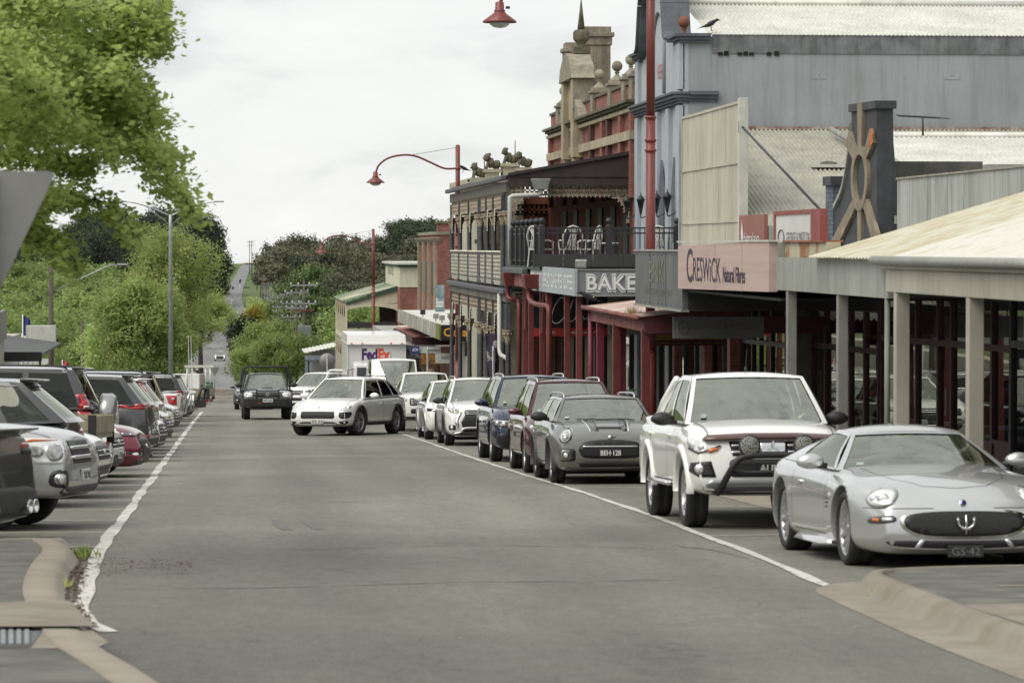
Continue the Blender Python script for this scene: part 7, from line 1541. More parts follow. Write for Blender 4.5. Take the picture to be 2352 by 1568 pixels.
t=thing('verandah_hotel','cream topped hotel with green verandah roof and scalloped valance','hotel',(XF,232,gp(232)))
PC=MT('pale_cream',(.56,.54,.42),var=.08,streak=.12);GRN=MT('dark_green_trim',(.03,.075,.05),var=.2)
bb(t,'tower',PC,XF,17,220,240,-.95,.55);bb(t,'tower_trim',GRN,XF-.1,17.2,219.8,240.2,.42,.58);bb(t,'tower_cap',ROOFW,XF-.25,17.3,219.6,240.4,.58,.72);bb(t,'wall',BRICK,XF,17,220.05,240,gz(240),-.95)
sign_text(t,t,'HOTEL',(XF-.01,236,-.2),EXs,EZ,.6,MATS['dim_panel'],width=8)
b=MB();corrugated(b,(7.8,244,-1.95),(7.8,223,-1.95),(XF,244,-.92),(XF,223,-.92),pitch=.4,amp=.03);b.build('verandah_roof',MT('green_iron_roof',(.10,.16,.11),var=.3,scale=.25,col2=(.42,.40,.28),thr=(.5,.56)),t)
b=MB();b.prism([(7.95,222.9,-2.0),(XF,222.9,-.98),(XF,222.9,-1.2),(7.95,222.9,-2.2)],(0,.15,0));fixn(b.build('barge_board',GRN,t))
b=MB();b.prism([(8.0,223.05,-2.15),(XF,223.05,-1.15),(XF,223.05,-2.05),(8.0,223.05,-2.3)],(0,.08,0));fixn(b.build('gable_boarding',PC,t))
b=MB();n=14;up=[(8.0+3.5*i/n,222.98,-2.62+.55*sin(pi*i/n)**.6*.6) for i in range(n+1)]
b.prism([(8.0,222.98,-2.2)]+up+[(XF,222.98,-2.1)],(0,.06,0));fixn(b.build('arched_valance',PC,t))
for y in (223,227,231,235,239,243.6):
    bb(t,'post',PC,7.93,8.07,y-.07,y+.07,gp(y),-2.0)
b=MB()
for y in (223,227,231,235,239):
    for zt in (-2.15,-5.0):
        k=8;b.prism([(7.98,y+.07,zt)]+[(7.98,y+2-1.9*cos(pi*i/k),zt-.9+.75*sin(pi*i/k)) for i in range(k+1)]+[(7.98,y+3.95,zt)],(.04,0,0))
fixn(b.build('arch_valance',MT('tan_valance',(.36,.27,.16),var=.2),t))
bb(t,'balcony_floor',PC,7.95,XF,223,244,-4.65,-4.35);bb(t,'balustrade',FRAME,8.0,XF,223.05,223.1,-3.75,-3.35);b=MB()
for y in [223+i*.5 for i in range(42)]:b.box(7.98,8.02,y,y+.1,-4.3,-3.4)
b.build('baluster',PC,t);bb(t,'rear_screen',MT('brown_screen',(.05,.035,.03),var=.4,scale=4),10.4,XF,226,226.1,-4.3,-2.2)
bb(t,'end_post',GREYF,8.1,8.5,222.6,222.9,gp(222),-4.3)
for lab,y0,y1,z,m,m2 in (('grey metal box awning with torn silver end beyond the green hotel post',168,182,-3.35,GALV,ROOFW),('dark green striped box awning behind the second lamp post',190,205,-4.45,MT('dark_green_awning',(.08,.10,.07),var=.4,streak=.4),REDW)):
    t=thing('shop_awning',lab,'awning',(8,y0,z));bb(t,'fascia',m,8.0,9.4,y0,y1,z,z+.75);bb(t,'roof',m2,9.4,XF,y0,y1,z+.6,z+.75);bb(t,'sign_face',m,8.0,XF,y0-.1,y0,z,z+.7)
t=thing('shop_awning','low maroon roofed verandah with dark gutter below the peeling fascia','awning',(8,146,gp(146)))
b=MB();b.hexa([(8.0,141,-2.15),(XF,141,-1.85),(XF,157,-1.85),(8.0,157,-2.15)],[(8.0,141,-2.1),(XF,141,-1.8),(XF,157,-1.8),(8.0,157,-2.1)]);fixn(b.build('roof',MT('maroon_roof',(.25,.09,.07),var=.25,scale=.8),t));bb(t,'gutter',MAROON,7.9,8.1,140.9,157,-2.42,-2.12);bb(t,'end_beam',MAROON,8.0,XF,140.8,141,-2.45,-2.12);post(t,8.1,141.1,-2.4,.2,MAROON)
shopfront(t,141.2,157,-2.5,[2,2,1,2,2,1,2],fr=FRAME,door=(2,5));bb(t,'wall',BRICK,XF,15,158,178,gz(178),-1.6)
# ---- far shelter past the crossing
t=thing('shelter_building','grey posted corner building with pale corrugated verandah roof past the crossing','building',(7,262,gz(262)))
b=MB();corrugated(b,(5.95,258,-6.6),(8.6,258,-6.05),(5.95,268,-6.6),(8.6,268,-6.05),pitch=.3,amp=.03);b.build('verandah_roof',ROOFW,t);bb(t,'fascia',MT('slate_blue',(.17,.21,.25)),6.0,8.6,257.9,258,-7.15,-6.8)
for x in (6.0,6.35,8.3):bb(t,'post',MATS['slate_blue'],x,x+.22,258,258.2,gz(258),-6.8)
bb(t,'wall',GREYP,6.6,9,266,268,gz(266),-6.6);s_=bb(t,'arrow_sign',MT('arrow_blue',(.03,.06,.2)),8.0,8.5,257.8,257.85,-7.15,-6.8);sign_text(t,s_,'<',(8.15,257.78,-7.1),EX,EZ,.25,WHITE,width=.2)
# ---- left side street pieces
t=thing('shop_building','dark awning roof and timber balcony of a shop at the far left','shop',(-8,125,gz(125)))
b=MB();b.hexa([(-11.5,122,-2.0),(-6.9,122,-2.25),(-6.9,136,-2.25),(-11.5,136,-1.6)],[(-11.5,122,-1.92),(-6.9,122,-2.17),(-6.9,136,-2.17),(-11.5,136,-1.52)]);fixn(b.build('awning_roof',MT('dark_roof',(.07,.075,.07),var=.2),t));bb(t,'fascia',BLACK,-11.5,-6.9,121.9,122,-2.45,-2.1)
for x in (-8.6,-6.98):bb(t,'post',BLACK,x-.05,x+.05,122,122.1,gz(122),-2.3)
for i in range(5):bb(t,'valance_strip',WHITE,-7.8+i*.18,-7.72+i*.18,121.85,121.9,-2.75,-2.45)
bb(t,'balcony',GREYP,-12,-8.15,112,121.5,-1.6,-.55);bb(t,'balcony_wall',BEIGE,-12,-8.25,112.3,121.5,-2.9,-1.6);bb(t,'white_gable',OFFW,-8.4,-7.2,137,138,-2.3,-1.5)
t=thing('shop_building','low dark brick shopfront row behind the left parked cars','shop',(-13,70,gz(70)));bb(t,'far_wall',BEIGE,-14,-12.9,110.1,205,-10,-3.6);bb(t,'far_awning',GREYF,-12.9,-10.5,112,200,-5.2,-5.0);bb(t,'wall',BRICK2,-14,-12.9,20,110,-6,1.2);bb(t,'awning',GREYF,-12.9,-9.5,20,108,-.6,-.4);bb(t,'parapet',BEIGE,-14.1,-12.8,20,110,1.2,2.2)
# ================================================================ trees
import numpy as np
def leafmat(name,c1,c2,tr=.35,rough=.6):
    m=bpy.data.materials.new(name);m.use_nodes=True;nt=m.node_tree;L=nt.links.new;nt.nodes.clear()
    tc=NN(nt,'ShaderNodeTexCoord');nz=NN(nt,'ShaderNodeTexNoise',i_Scale=.9,i_Detail=5.0,i_Roughness=.7);L(tc.outputs['Object'],nz.inputs[0])
    r=NN(nt,'ShaderNodeValToRGB');r.color_ramp.elements[0].position=.32;r.color_ramp.elements[1].position=.66;r.color_ramp.elements[0].color=(*c1,1);r.color_ramp.elements[1].color=(*c2,1);L(nz.outputs[0],r.inputs[0])
    oi=NN(nt,'ShaderNodeObjectInfo');hs=NN(nt,'ShaderNodeHueSaturation');mr=NN(nt,'ShaderNodeMapRange',i_3=.75,i_4=1.3);L(oi.outputs['Random'],mr.inputs[0]);L(mr.outputs[0],hs.inputs['Value']);L(r.outputs[0],hs.inputs['Color'])
    d=NN(nt,'ShaderNodeBsdfPrincipled',i_Roughness=rough);L(hs.outputs[0],d.inputs['Base Color']);d.inputs['Specular IOR Level'].default_value=.3
    t=NN(nt,'ShaderNodeBsdfTranslucent');L(hs.outputs[0],t.inputs[0]);mx=NN(nt,'ShaderNodeMixShader',i_0=tr);o=NN(nt,'ShaderNodeOutputMaterial')
    L(d.outputs[0],mx.inputs[1]);L(t.outputs[0],mx.inputs[2]);L(mx.outputs[0],o.inputs[0]);return m
LF=dict(maple=leafmat('maple_leaf',(.25,.38,.10),(.60,.70,.27),.55),elm=leafmat('elm_leaf',(.28,.35,.10),(.55,.60,.24),.55),street=leafmat('street_leaf',(.15,.21,.06),(.36,.44,.15),.5),
    gum=leafmat('gum_leaf',(.085,.092,.058),(.19,.185,.12),.2),pine=leafmat('pine_leaf',(.022,.032,.020),(.055,.070,.038),.1),broad=leafmat('broad_leaf',(.14,.21,.065),(.36,.45,.16),.5),cedar=leafmat('cedar_leaf',(.055,.09,.035),(.15,.20,.07),.15),
    gold=leafmat('gold_leaf',(.20,.19,.02),(.42,.32,.03)),near=leafmat('near_leaf',(.21,.29,.065),(.46,.53,.18),.55),olive=leafmat('olive_leaf',(.03,.05,.025),(.07,.095,.05),.2),palm=leafmat('palm_leaf',(.04,.065,.03),(.09,.12,.06),.2))
BARK=mat('bark',(.07,.058,.045),rough=.95,var=.4,scale=4);GBARK=mat('gum_bark',(.26,.24,.20),rough=.9,var=.4,scale=1.5)
def leaves(pos,nrm,size,rng,asp=.7):
    """numpy leaf quads: bent diamond of two triangles"""
    N=len(pos);up=rng.normal(size=(N,3));nrm=nrm+rng.normal(size=(N,3))*.55;nrm /= np.linalg.norm(nrm,axis=1)[:,None]+1e-9
    a=np.cross(nrm,up);a /= np.linalg.norm(a,axis=1)[:,None]+1e-9;b=np.cross(nrm,a);s=size*rng.uniform(.6,1.3,(N,1))
    V=np.stack([pos-a*s,pos-b*s*asp-nrm*s*.18,pos+a*s,pos+b*s*asp-nrm*s*.18],1).reshape(-1,3);return V
def leafmesh(name,V,m,parent=None,world=True):
    n=len(V)//4;me=bpy.data.meshes.new(name);off=np.array(wloc(parent)) if parent is not None and world else np.zeros(3)
    me.vertices.add(len(V));me.vertices.foreach_set('co',(V-off).astype(np.float32).ravel());me.loops.add(n*4);me.loops.foreach_set('vertex_index',np.arange(n*4,dtype=np.int32))
    me.polygons.add(n);me.polygons.foreach_set('loop_start',np.arange(0,n*4,4,dtype=np.int32));me.update(calc_edges=True);me.materials.append(m)
    o=bpy.data.objects.new(name,me);COL.objects.link(o)
    if parent is not None:o.parent=parent
    return o
def blobleaves(blobs,n,size,rng,flat=1.0,clump=.5):
    B=np.array([b[:3] for b in blobs]);Rr=np.array([b[3] for b in blobs]);w_=Rr**2;w_=w_/w_.sum();k=rng.choice(len(B),n,p=w_)
    d=rng.normal(size=(n,3));d /= np.linalg.norm(d,axis=1)[:,None];d[:,2] *= flat
    rad=Rr[k]*(.45+.55*rng.random(n)**.6)
    wob=1+.22*np.sin(d[:,0]*5+B[k,1]*3)+.18*np.sin(d[:,1]*7+B[k,0]*5+d[:,2]*6)
    P=B[k]+d*(rad*wob)[:,None]
    if clump:
        c=P[rng.choice(n,max(1,n//14))];j=rng.integers(0,len(c),n);sel=rng.random(n)<clump
        P[sel]=c[j[sel]]+rng.normal(size=(sel.sum(),3))*size*2.2
    return P,d
def mktree(name,label,cat,x,y,H,rad,leaf,nl,ls,seed,kind='round',base=None,group=None,bark=BARK,trunkr=None,world=True,z0=None):
    rs=np.random.default_rng(seed);rd=random.Random(seed);z0=terr(x,y) if z0 is None else z0
    t=thing(name,label,cat,(x,y,z0),group);tb=MB();hb=base if base is not None else .25
    tr=trunkr or H*.022;top=Vector((x+rd.uniform(-.3,.3)*rad*.3,y,z0+H*.82));blobs=[]
    tk=[Vector((x,y,z0-.2)),Vector((x+rd.uniform(-.1,.1),y,z0+H*hb)),Vector((x+rd.uniform(-.3,.3),y,z0+H*.55)),top]
    tb.tube(tk,[tr*1.3,tr,tr*.6,tr*.15],8)
    if kind=='round':N=16;
    elif kind=='gum':N=13
    elif kind=='pine':N=22
    elif kind=='cedar':N=22
    elif kind=='low':N=14
    else:N=14
    for i in range(N):
        f=(i+.5)/N;a=i*2.4+rd.uniform(-.4,.4)
        if kind=='pine':hh=hb+(1-hb)*f*.92;rr=rad*(1-abs(f-.35)*1.0)*rd.uniform(.55,1.0);br=rad*.42*rd.uniform(.7,1.1)
        elif kind=='cone':hh=hb+(1-hb)*f;rr=rad*(1-f)*.8;br=rad*.4*(1.05-f)
        elif kind=='cedar':hh=hb+(1-hb)*f*.95;rr=rad*(1-.7*f)*rd.uniform(.6,1);br=rad*.34*rd.uniform(.8,1.2)
        elif kind=='gum':hh=rd.uniform(.42,.93);rr=rad*rd.uniform(.25,.95)*(1.25-abs(hh-.65));br=rad*rd.uniform(.24,.40)
        elif kind=='low':hh=hb+(1-hb)*rd.uniform(.2,.85);rr=rad*rd.uniform(.35,.85);br=rad*.34*rd.uniform(.8,1.2)
        else:hh=hb+(1-hb)*(.12+.76*f);rr=rad*sqrt(max(.05,1-(2*f-.85)**2*.75))*rd.uniform(.35,.78);br=rad*.36*rd.uniform(.8,1.25)
        c=Vector((x+rr*cos(a),y+rr*sin(a),z0+H*hh));blobs.append((c.x,c.y,c.z,br))
        st=Vector((x,y,z0+H*max(hb*.8,hh-.22*(1 if kind!='cedar' else .2))));mid=st.lerp(c,.55)+Vector((0,0,-H*.015));tb.tube([st,mid,c],[tr*.45,tr*.28,tr*.08],5,cap=False)
        for k in range(2):e_=c+Vector((rd.uniform(-1,1),rd.uniform(-1,1),rd.uniform(0,1)))*br;tb.tube([mid,e_],[tr*.2,tr*.05],4,cap=False)
    blobs.append((top.x,top.y,top.z+H*.05,rad*(.3 if kind!='cone' else .12)))
    tb.build('trunk',bark,t)
    flat=.32 if kind=='cedar' else .75 if kind in ('gum','low') else .9
    P,d=blobleaves(blobs,nl,ls,rs,flat);d[:,2]+=.5
    leafmesh('crown',leaves(P,d,ls,rs),leaf,t);return t
# ---- overhanging tree at the upper left: branches hang into the view
rs=np.random.default_rng(4);rd=random.Random(4)
t=thing('maple_tree','leafy maple whose drooping fresh green branches fill the upper left corner','tree',(-7.0,31,gz(31)))
tb=MB();base=Vector((-7.0,31,gz(31)-.1));fork=Vector((-6.6,31,2.4));tb.tube([base,Vector((-6.9,31,.8)),fork,Vector((-6.2,31.4,5.5))],[.24,.2,.16,.05],10)
BR=[[(-60,-30,29),(150,20,30),(300,10,31),(415,8,31)],[(-60,60,32),(150,70,32),(280,92,31),(398,66,31)],[(-60,150,29),(120,160,30),(260,172,30),(310,190,30.5),(352,232,31),(402,275,31)],
      [(-30,200,33),(200,240,32),(300,290,31.5),(360,340,31),(395,405,31),(455,487,30.5)],[(-50,280,28),(100,290,29),(220,300,30),(275,345,30)],[(-50,340,31),(100,362,31),(180,380,31),(214,366,31)],
      [(-40,420,29),(60,440,30),(120,452,30),(175,440,30)],[(40,455,29),(100,520,29.5),(150,560,30),(185,617,30)],[(130,470,31),(230,462,31),(288,490,30.5),(318,545,30)],
      [(-40,500,30),(30,520,30),(110,556,30)],[(300,20,31),(380,60,31),(404,95,31)],[(-60,20,33),(100,110,32),(240,130,31),(330,110,31)],[(-60,100,27),(60,200,28),(190,260,29)],[(-60,240,31),(80,240,31),(220,215,31),(330,250,31)]]
PTS=[]
for br in BR:
    P=catmull([atY(q[0]-(38*max(0,q[0])/400 if q[1]<320 else 10),q[1],q[2]) for q in br],8);n=len(P);tb.tube([fork.lerp(P[0],.5)+Vector((0,0,.3)),P[0]],[.07,.035],5,cap=False)
    tb.tube(P,[lerp(.03,.005,i/n) for i in range(n)],5,cap=False)
    for i,p in enumerate(P):
        f=i/n;k=int(4+8*(1-f)) if br[0][0]<0 else 4
        for j in range(k):
            spread=lerp(.15,.055,f) if br[0][1]<300 else lerp(.08,.04,f);q=p+Vector((rd.gauss(0,spread),rd.gauss(0,.45),rd.gauss(-.03,spread*.8)))
            if j<3:tb.tube([p,p.lerp(q,.5)+Vector((0,0,.04)),q],[.007,.005,.003],4,cap=False)
            PTS.append((q,.065 if br[0][1]<300 else .05))
for i in range(80):
    u=rd.uniform(-80,170)*rd.uniform(.4,1);v=rd.uniform(-20,250);q=atY(u,v,rd.uniform(28,34));PTS.append((q,.10))
for i in range(420):
    q=Vector((rd.gauss(-6.0,2.3),rd.gauss(31,3),rd.gauss(6.4,1.8)))
    if q.z>3.6 and (q.x<-3.0 or q.z>5.2):PTS.append((q,.25))
tb.build('trunk',BARK,t)
C=np.array([tuple(p) for p,s in PTS]);S=np.array([s for p,s in PTS]);k=np.repeat(np.arange(len(C)),np.where(S<.06,9,15));P=C[k]+rs.normal(size=(len(k),3))*S[k][:,None]
V=leaves(P,np.tile(np.array([0,-.2,1.0]),(len(P),1)),.036,rs,.8);leafmesh('crown',V,LF['near'],t)
# ---- named nearer trees
def U(u,Y):return (u-525)/7500*Y
mktree('maple_tree','round bright green maple at the end of the left parking bays','tree',U(332,196),196,7.4,3.5,LF['maple'],26000,.095,11,'round',base=.16)
mktree('maple_tree','smaller bright green crown left of the round maple, lower edge by the poles','tree',U(262,206),206,5.4,2.6,LF['maple'],9000,.10,12,'round',base=.15)
mktree('elm_tree','tall yellow green elm standing behind the round maple','tree',U(388,285),285,14.4,5.5,LF['elm'],30000,.11,14,'round',base=.25)
mktree('elm_tree','yellow green elm with branches reaching over the far road','tree',U(462,330),330,9.4,3.4,LF['elm'],11000,.12,15,'low',base=.62)
mktree('street_tree','low spreading street tree on the right past the crossing','tree',U(640,272),272,4.9,2.9,LF['street'],9000,.10,16,'low',base=.25)
mktree('street_tree','low street tree left part of the clump past the crossing','tree',U(585,292),292,4.2,2.4,LF['street'],7000,.10,17,'low',base=.2)
mktree('street_tree','mid green street tree behind the low spreading one','tree',U(594,350),350,7.0,3.0,LF['street'],8000,.13,18,'round',base=.2)
mktree('street_tree','street tree under the power poles on the right of the far road','tree',U(640,385),385,7.6,3.3,LF['street'],8000,.14,19,'round',base=.2)
mktree('olive_tree','dark olive toned tree leaning over the far road','tree',U(552,520),520,8.6,2.8,LF['olive'],5000,.2,20,'low',base=.2)
mktree('wattle_tree','golden yellow wattle beside the far road','tree',U(585,640),640,9.5,3.6,LF['gold'],4500,.24,21,'round',base=.15)
mktree('wattle_tree','yellow green wattle just above the golden one','tree',U(592,700),700,10.5,4.2,LF['elm'],4000,.26,22,'round',base=.15)
mktree('cedar_tree','broad dark green cedar with layered boughs behind the power poles','tree',U(700,420),420,15.2,5.2,LF['cedar'],15000,.17,23,'cedar',base=.12,trunkr=.35)
mktree('cedar_tree','second dark cedar to the right of the layered one, behind the cream hotel','tree',U(762,440),440,11.5,4.8,LF['cedar'],11000,.17,24,'cedar',base=.1)
mktree('gum_tree','small blue green young gum beside the golden wattle','tree',U(632,620),620,12.0,2.3,LF['street'],2500,.2,25,'round',base=.3,bark=GBARK)
mktree('broadleaf_tree','pale green tree seen through the green roofed verandah','tree',U(820,300),300,8.6,4.0,LF['broad'],7000,.15,26,'round',base=.15)
mktree('broadleaf_tree','green tree to the right through the green roofed verandah','tree',U(890,310),310,8.2,3.4,LF['street'],5000,.15,27,'round',base=.15)
# ---- shared tree meshes for the hills
protos={}
def proto(key,kind,leaf,H,rad,n,ls,seed,base,bark=BARK):
    t=mktree('tree','x','tree',0,0,H,rad,leaf,n,ls,seed,kind,base=base,bark=bark,z0=0,trunkr=H*.013);d=[(c.name.split('.')[0],c.data) for c in t.children]
    for c in list(t.children):bpy.data.objects.remove(c)
    bpy.data.objects.remove(t);protos.setdefault(key,[]).append((H,d))
for s_ in (1,2,3,4):proto('gum','gum',LF['gum'],22,7.0,5200,.33,30+s_,.3,GBARK)
for s_ in (1,2,3):proto('pine','pine',LF['pine'],30,8.5,6500,.42,40+s_,.12)
for s_ in (1,2,3):proto('broad','round',LF['broad'],12,5.2,5200,.24,50+s_,.12)
proto('cone','cone',LF['pine'],16,4,3500,.3,60,.1)
proto('darkgum','gum',LF['olive'],22,7.0,5600,.33,71,.25,GBARK);proto('darkgum','round',LF['olive'],22,7.5,5600,.33,72,.25,GBARK)
def inst(key,lab,name,u,Y,vtop,group,rd,hmin=4,z0=None,wsc=1.0):
    X=U(u,Y);g_=terr(X,Y);zt=CZ+(566-vtop)/7500*Y;H=max(hmin,zt-g_);H0,d=rd.choice(protos[key]);k=H/H0
    t=thing(name,lab,'tree',(X,Y,g_-.3),group,rd.uniform(0,6.3));kk=k*wsc;t.scale=(kk,kk,k)
    for n_,me in d:o=bpy.data.objects.new(n_,me);COL.objects.link(o);o.parent=t
rd=random.Random(77)
SKR=[(560,612),(590,585),(603,552),(625,540),(650,524),(690,522),(715,550),(745,535),(790,522),(850,540),(890,535),(930,500),(970,482),(1010,505),(1060,520),(1200,530)]
g1='gum trees on the wooded hill right of the far road'
for Y,dv,step,k in ((1010,0,24,'gum'),(900,22,24,'gum'),(790,45,25,'gum'),(690,75,28,'gum'),(590,110,32,'gum'),(500,150,34,'broad')):
    u=646+(1010-Y)*.13+(10 if dv else 0)
    while u<1120:
        if k=='gum':key='darkgum' if (u>900 and Y>800) or rd.random()<.22 else 'gum'
        else:key=k
        inst(key,'olive brown gum tree with pale limbs on the hill right of the far road' if key!='broad' else 'mid green tree low on the hill behind the hotels','gum_tree' if key!='broad' else 'broadleaf_tree',u+rd.uniform(-7,7),Y+rd.uniform(-25,25),interp(SKR,u)+dv+rd.uniform(-6,14),g1 if key!='broad' else 'green trees behind the hotels',rd)
        u+=step
inst('cone','small dark conifer against the sky right of the far crest','conifer_tree',609,1300,549,None,rd)
for u,v in ((583,590),(594,588),(606,572),(618,560)):inst('darkgum','dark bushy tree near the far crest, right side','gum_tree',u+10,1350,v,'dark trees by the far crest',rd,wsc=.6)
SKL=[(-60,560),(0,565),(60,548),(110,545),(150,520),(190,500),(215,480),(245,482),(270,500),(300,540),(318,500),(345,476),(400,472),(440,476),(475,482),(520,486),(540,520),(548,560)]
g2='dark pines left of the far road'
for Y,dv,step in ((1150,0,20),(1050,6,22),(960,30,26),(850,60,30)):
    u=-40
    while u<494-(14 if Y<1000 else 0):
        inst('pine' if u>300 or rd.random()<.5 else 'darkgum','dark pine in the tall stand left of the far road','pine_tree',u+rd.uniform(-5,5),Y+rd.uniform(-25,25),interp(SKL,u+(34 if u>420 else 0))+dv+rd.uniform(-4,12),g2,rd,wsc=.85);u+=step
for Y,v0,step in ((700,605,34),(600,640,34),(480,672,36),(400,700,38),(330,735,42),(262,770,50)):
    u=-30
    while u<(300 if Y>300 else 215):
        inst('broad','mid green leafy tree in the park on the left','broadleaf_tree',u+rd.uniform(-9,9),Y+rd.uniform(-15,15),v0+rd.uniform(-16,18)+(10 if u>200 else 0),'green trees in the park on the left',rd,wsc=1.15);u+=step
for Y in (1100,1250):
    for i in range(3):inst('broad','small green shrub tree edging the far road on its left','broadleaf_tree',486-i*8-(1250-Y)*.03,Y,640+rd.uniform(0,14),'shrub trees edging the far road',rd,wsc=1.0)
# ================================================================ street furniture, poles, signs, birds, people
LRED=MT('lamp_post_red',(.20,.035,.028),rough=.5,var=.22,scale=3,coat=.15,col2=(.14,.035,.03));GREYM=MT('galvanised_pole',(.36,.37,.37),rough=.45,metal=.5,var=.15)
def lamp(x,y,lab):
    z=gp(y)+.42;t=thing('street_lamp',lab,'street lamp',(x,y,z),'red curved street lamps along the right kerb')
    b=MB();b.tube([(x,y,z-.42),(x,y,z+1.6)],.115,14);b.tube([(x,y,z+1.6),(x,y,z+6.2)],.095,14);b.tube([(x,y,z+6.2),(x,y,z+9.4)],.085,14)
    for h in (1.6,5.55,5.75,6.2,8.56):b.lathe([(.10,0),(.118,.01),(.118,.05),(.10,.06)],(x,y,z+h),14)
    b.lathe([(.075,0),(.08,.02),(.03,.06)],(x,y,z+9.4),12);b.build('pole',LRED,t)
    A=catmull([(x,y,z+8.6),(x-.48,y,z+8.6),(x-.96,y,z+8.8),(x-1.5,y,z+9.03),(x-1.98,y,z+9.08),(x-2.5,y,z+8.97),(x-2.85,y,z+8.72),(x-2.98,y,z+8.42)],6)
    b=MB();b.tube(A,.036,8);b.build('arm',LRED,t);b=MB();b.tube([(x,y,z+9.36),(x-1.7,y,z+9.08)],.008,4);b.build('stay_wire',IRON,t)
    b=MB();b.lathe([(.05,.28),(.085,.26),(.09,.12),(.12,.10),(.10,.08),(.14,.04),(.33,-.10),(.335,-.13),(.31,-.13),(.12,.0)],(x-2.98,y,z+8.20),22,cap=False);b.build('shade',LRED,t)
    b=MB();b.lathe([(.20,0),(.19,-.05),(.12,-.10),(.01,-.12)],(x-2.98,y,z+8.08),18);b.build('lamp_glass',MT('frosted_glass',(.5,.5,.46),rough=.15,coat=1,var=.1),t)
    b=MB();b.box(x-2.86,x-2.78,y-.03,y+.03,z+8.34,z+8.39);b.build('sensor',BLACK,t)
lamp(8.28,63.86,'tall red street lamp rising behind the grey box awning, nearest of three');lamp(8.28,118.1,'red curved street lamp at the far end of the iron lace verandah');lamp(8.28,187.5,'farthest red curved street lamp, in front of the gum trees')
# double arm road light
y=166;x=U(393,y);z=gz(y);t=thing('road_light','grey double armed road light rising from the green trees on the left','street lamp',(x,y,z));zt=CZ+(566-497)/7500*y
b=MB();b.tube([(x,y,z),(x,y,zt-.6),(x,y,zt+.1)],[.13,.085,.08],12);b.build('pole',GREYM,t)
for s in (-1,1):
    b=MB();b.tube(catmull([(x,y,zt),(x+s*.7,y,zt+.32),(x+s*1.35,y,zt+.55),(x+s*1.9,y,zt+.68),(x+s*2.3,y,zt+.72)],4),[.05-.028*i/16 for i in range(17)],6);b.tube([(x,y,zt-.45),(x+s*.75,y,zt+.12),(x+s*1.3,y,zt+.54)],.032,6);b.build('arm',GREYM,t)
    b=MB();b.cbox((x+s*2.45,y,zt+.74),(.5,.2,.07));b.build('lamp_head',GREYM,t,bev=.02)
WOOD=MT('pole_timber',(.10,.085,.07),rough=.95,var=.35,scale=2);
def woodpole(u,y,vt,lab,arm=None,side=-1):
    x=U(u,y);z=gz(y);zt=CZ+(566-vt)/7500*y;t=thing('timber_pole',lab,'pole',(x,y,z));b=MB();b.tube([(x,y,z-.1),(x,y,zt)],.14,10,r2=.10);b.build('pole',WOOD,t)
    if arm:
        b=MB();b.tube([(x,y,zt-arm[0]),(x+arm[1],y,zt-arm[0]+arm[2]),(x+arm[1]+.5,y,zt-arm[0]+arm[2]+.05)],.03,6);b.build('arm',GREYM,t);b=MB();b.cbox((x+arm[1]+.6,y,zt-arm[0]+arm[2]+.04),(.4,.16,.08));b.build('lamp_head',GREYM,t,bev=.02)
woodpole(122,140,612,'dark timber pole with long sloping lamp arm at the left',(1.1,2.45,1.15));woodpole(193,215,737,'short dark timber pole with small lamp beside the round maple',(.2,.6,-.05))
# power poles down the right side
def powerpole(x,y,H,lab,tr=False,two=False):
    z=terr(x,y)-.2;zt=z+H;t=thing('power_pole',lab,'power pole',(x,y,z),'timber power poles down the right of the far road');b=MB();b.tube([(x,y,z),(x,y,zt)],.17,8,r2=.12);b.build('pole',WOOD,t)
    for k,(h,w_) in enumerate(((.45,1.25),(2.1,1.1))[:2 if two else 1]):
        b=MB();b.box(x-w_,x+w_,y-.12,y-.02,zt-h-.06,zt-h+.06);b.build('cross_arm',GREYM,t);b=MB();b.tube([(x-w_*.55,y-.07,zt-h),(x,y-.07,zt-h-.7)],.02,4);b.build('brace',GREYM,t);b=MB();b.tube([(x+w_*.55,y-.07,zt-h),(x,y-.07,zt-h-.7)],.02,4);b.build('brace',GREYM,t)
        for q in (-w_*.96,-w_*.4,w_*.4,w_*.96):b=MB();b.lathe([(.05,0),(.09,.05),(.09,.12),(.05,.2),(.02,.22)],(x+q,y-.07,zt-h+.06),8);b.build('insulator',MT('porcelain',(.45,.45,.45),rough=.3,var=.1),t)
    if tr:
        b=MB();b.box(x-.55,x+.62,y-.75,y-.15,z+5.2,z+6.3);b.build('transformer',MT('transformer_grey',(.20,.23,.23),rough=.5,var=.1),t,bev=.03)
        b=MB()
        for i in range(9):b.box(x-.5+i*.12,x-.47+i*.12,y-.80,y-.751,z+5.3,z+6.1)
        b.build('cooling_fin',GREYM,t)
        b=MB();b.box(x-.9,x+.9,y-.2,y-.1,z+7.6,z+7.7);b.build('cross_arm',LRED,t)
    return (x,y,zt-.3)
W=[powerpole(U(697,300),300,10.4,'tall timber power pole carrying a grey transformer',True,True)]
W.append(powerpole(U(680,345),345,10.8,'tall timber power pole just left of the one with the transformer',False,True))
yy=395
for i in range(15):
    f=i/14;u=[668,658,652,644,640,634,630,627,622,619,616,612,609,605,602][i];W.append(powerpole(U(u,yy),yy,10.5+(i % 3)*.9,'grey timber power pole in the crowded line beside the far road',False,i % 2==0));yy+=42
for u,y,v in ((598,1120,628),(590,1220,612),(578,1420,551),(573,1480,552)):
    x=U(u,y);zt=CZ+(566-v)/7500*y;W.append(powerpole(x,y,zt-terr(x,y),'tall timber power pole up by the far crest',False,True))
b=MB()
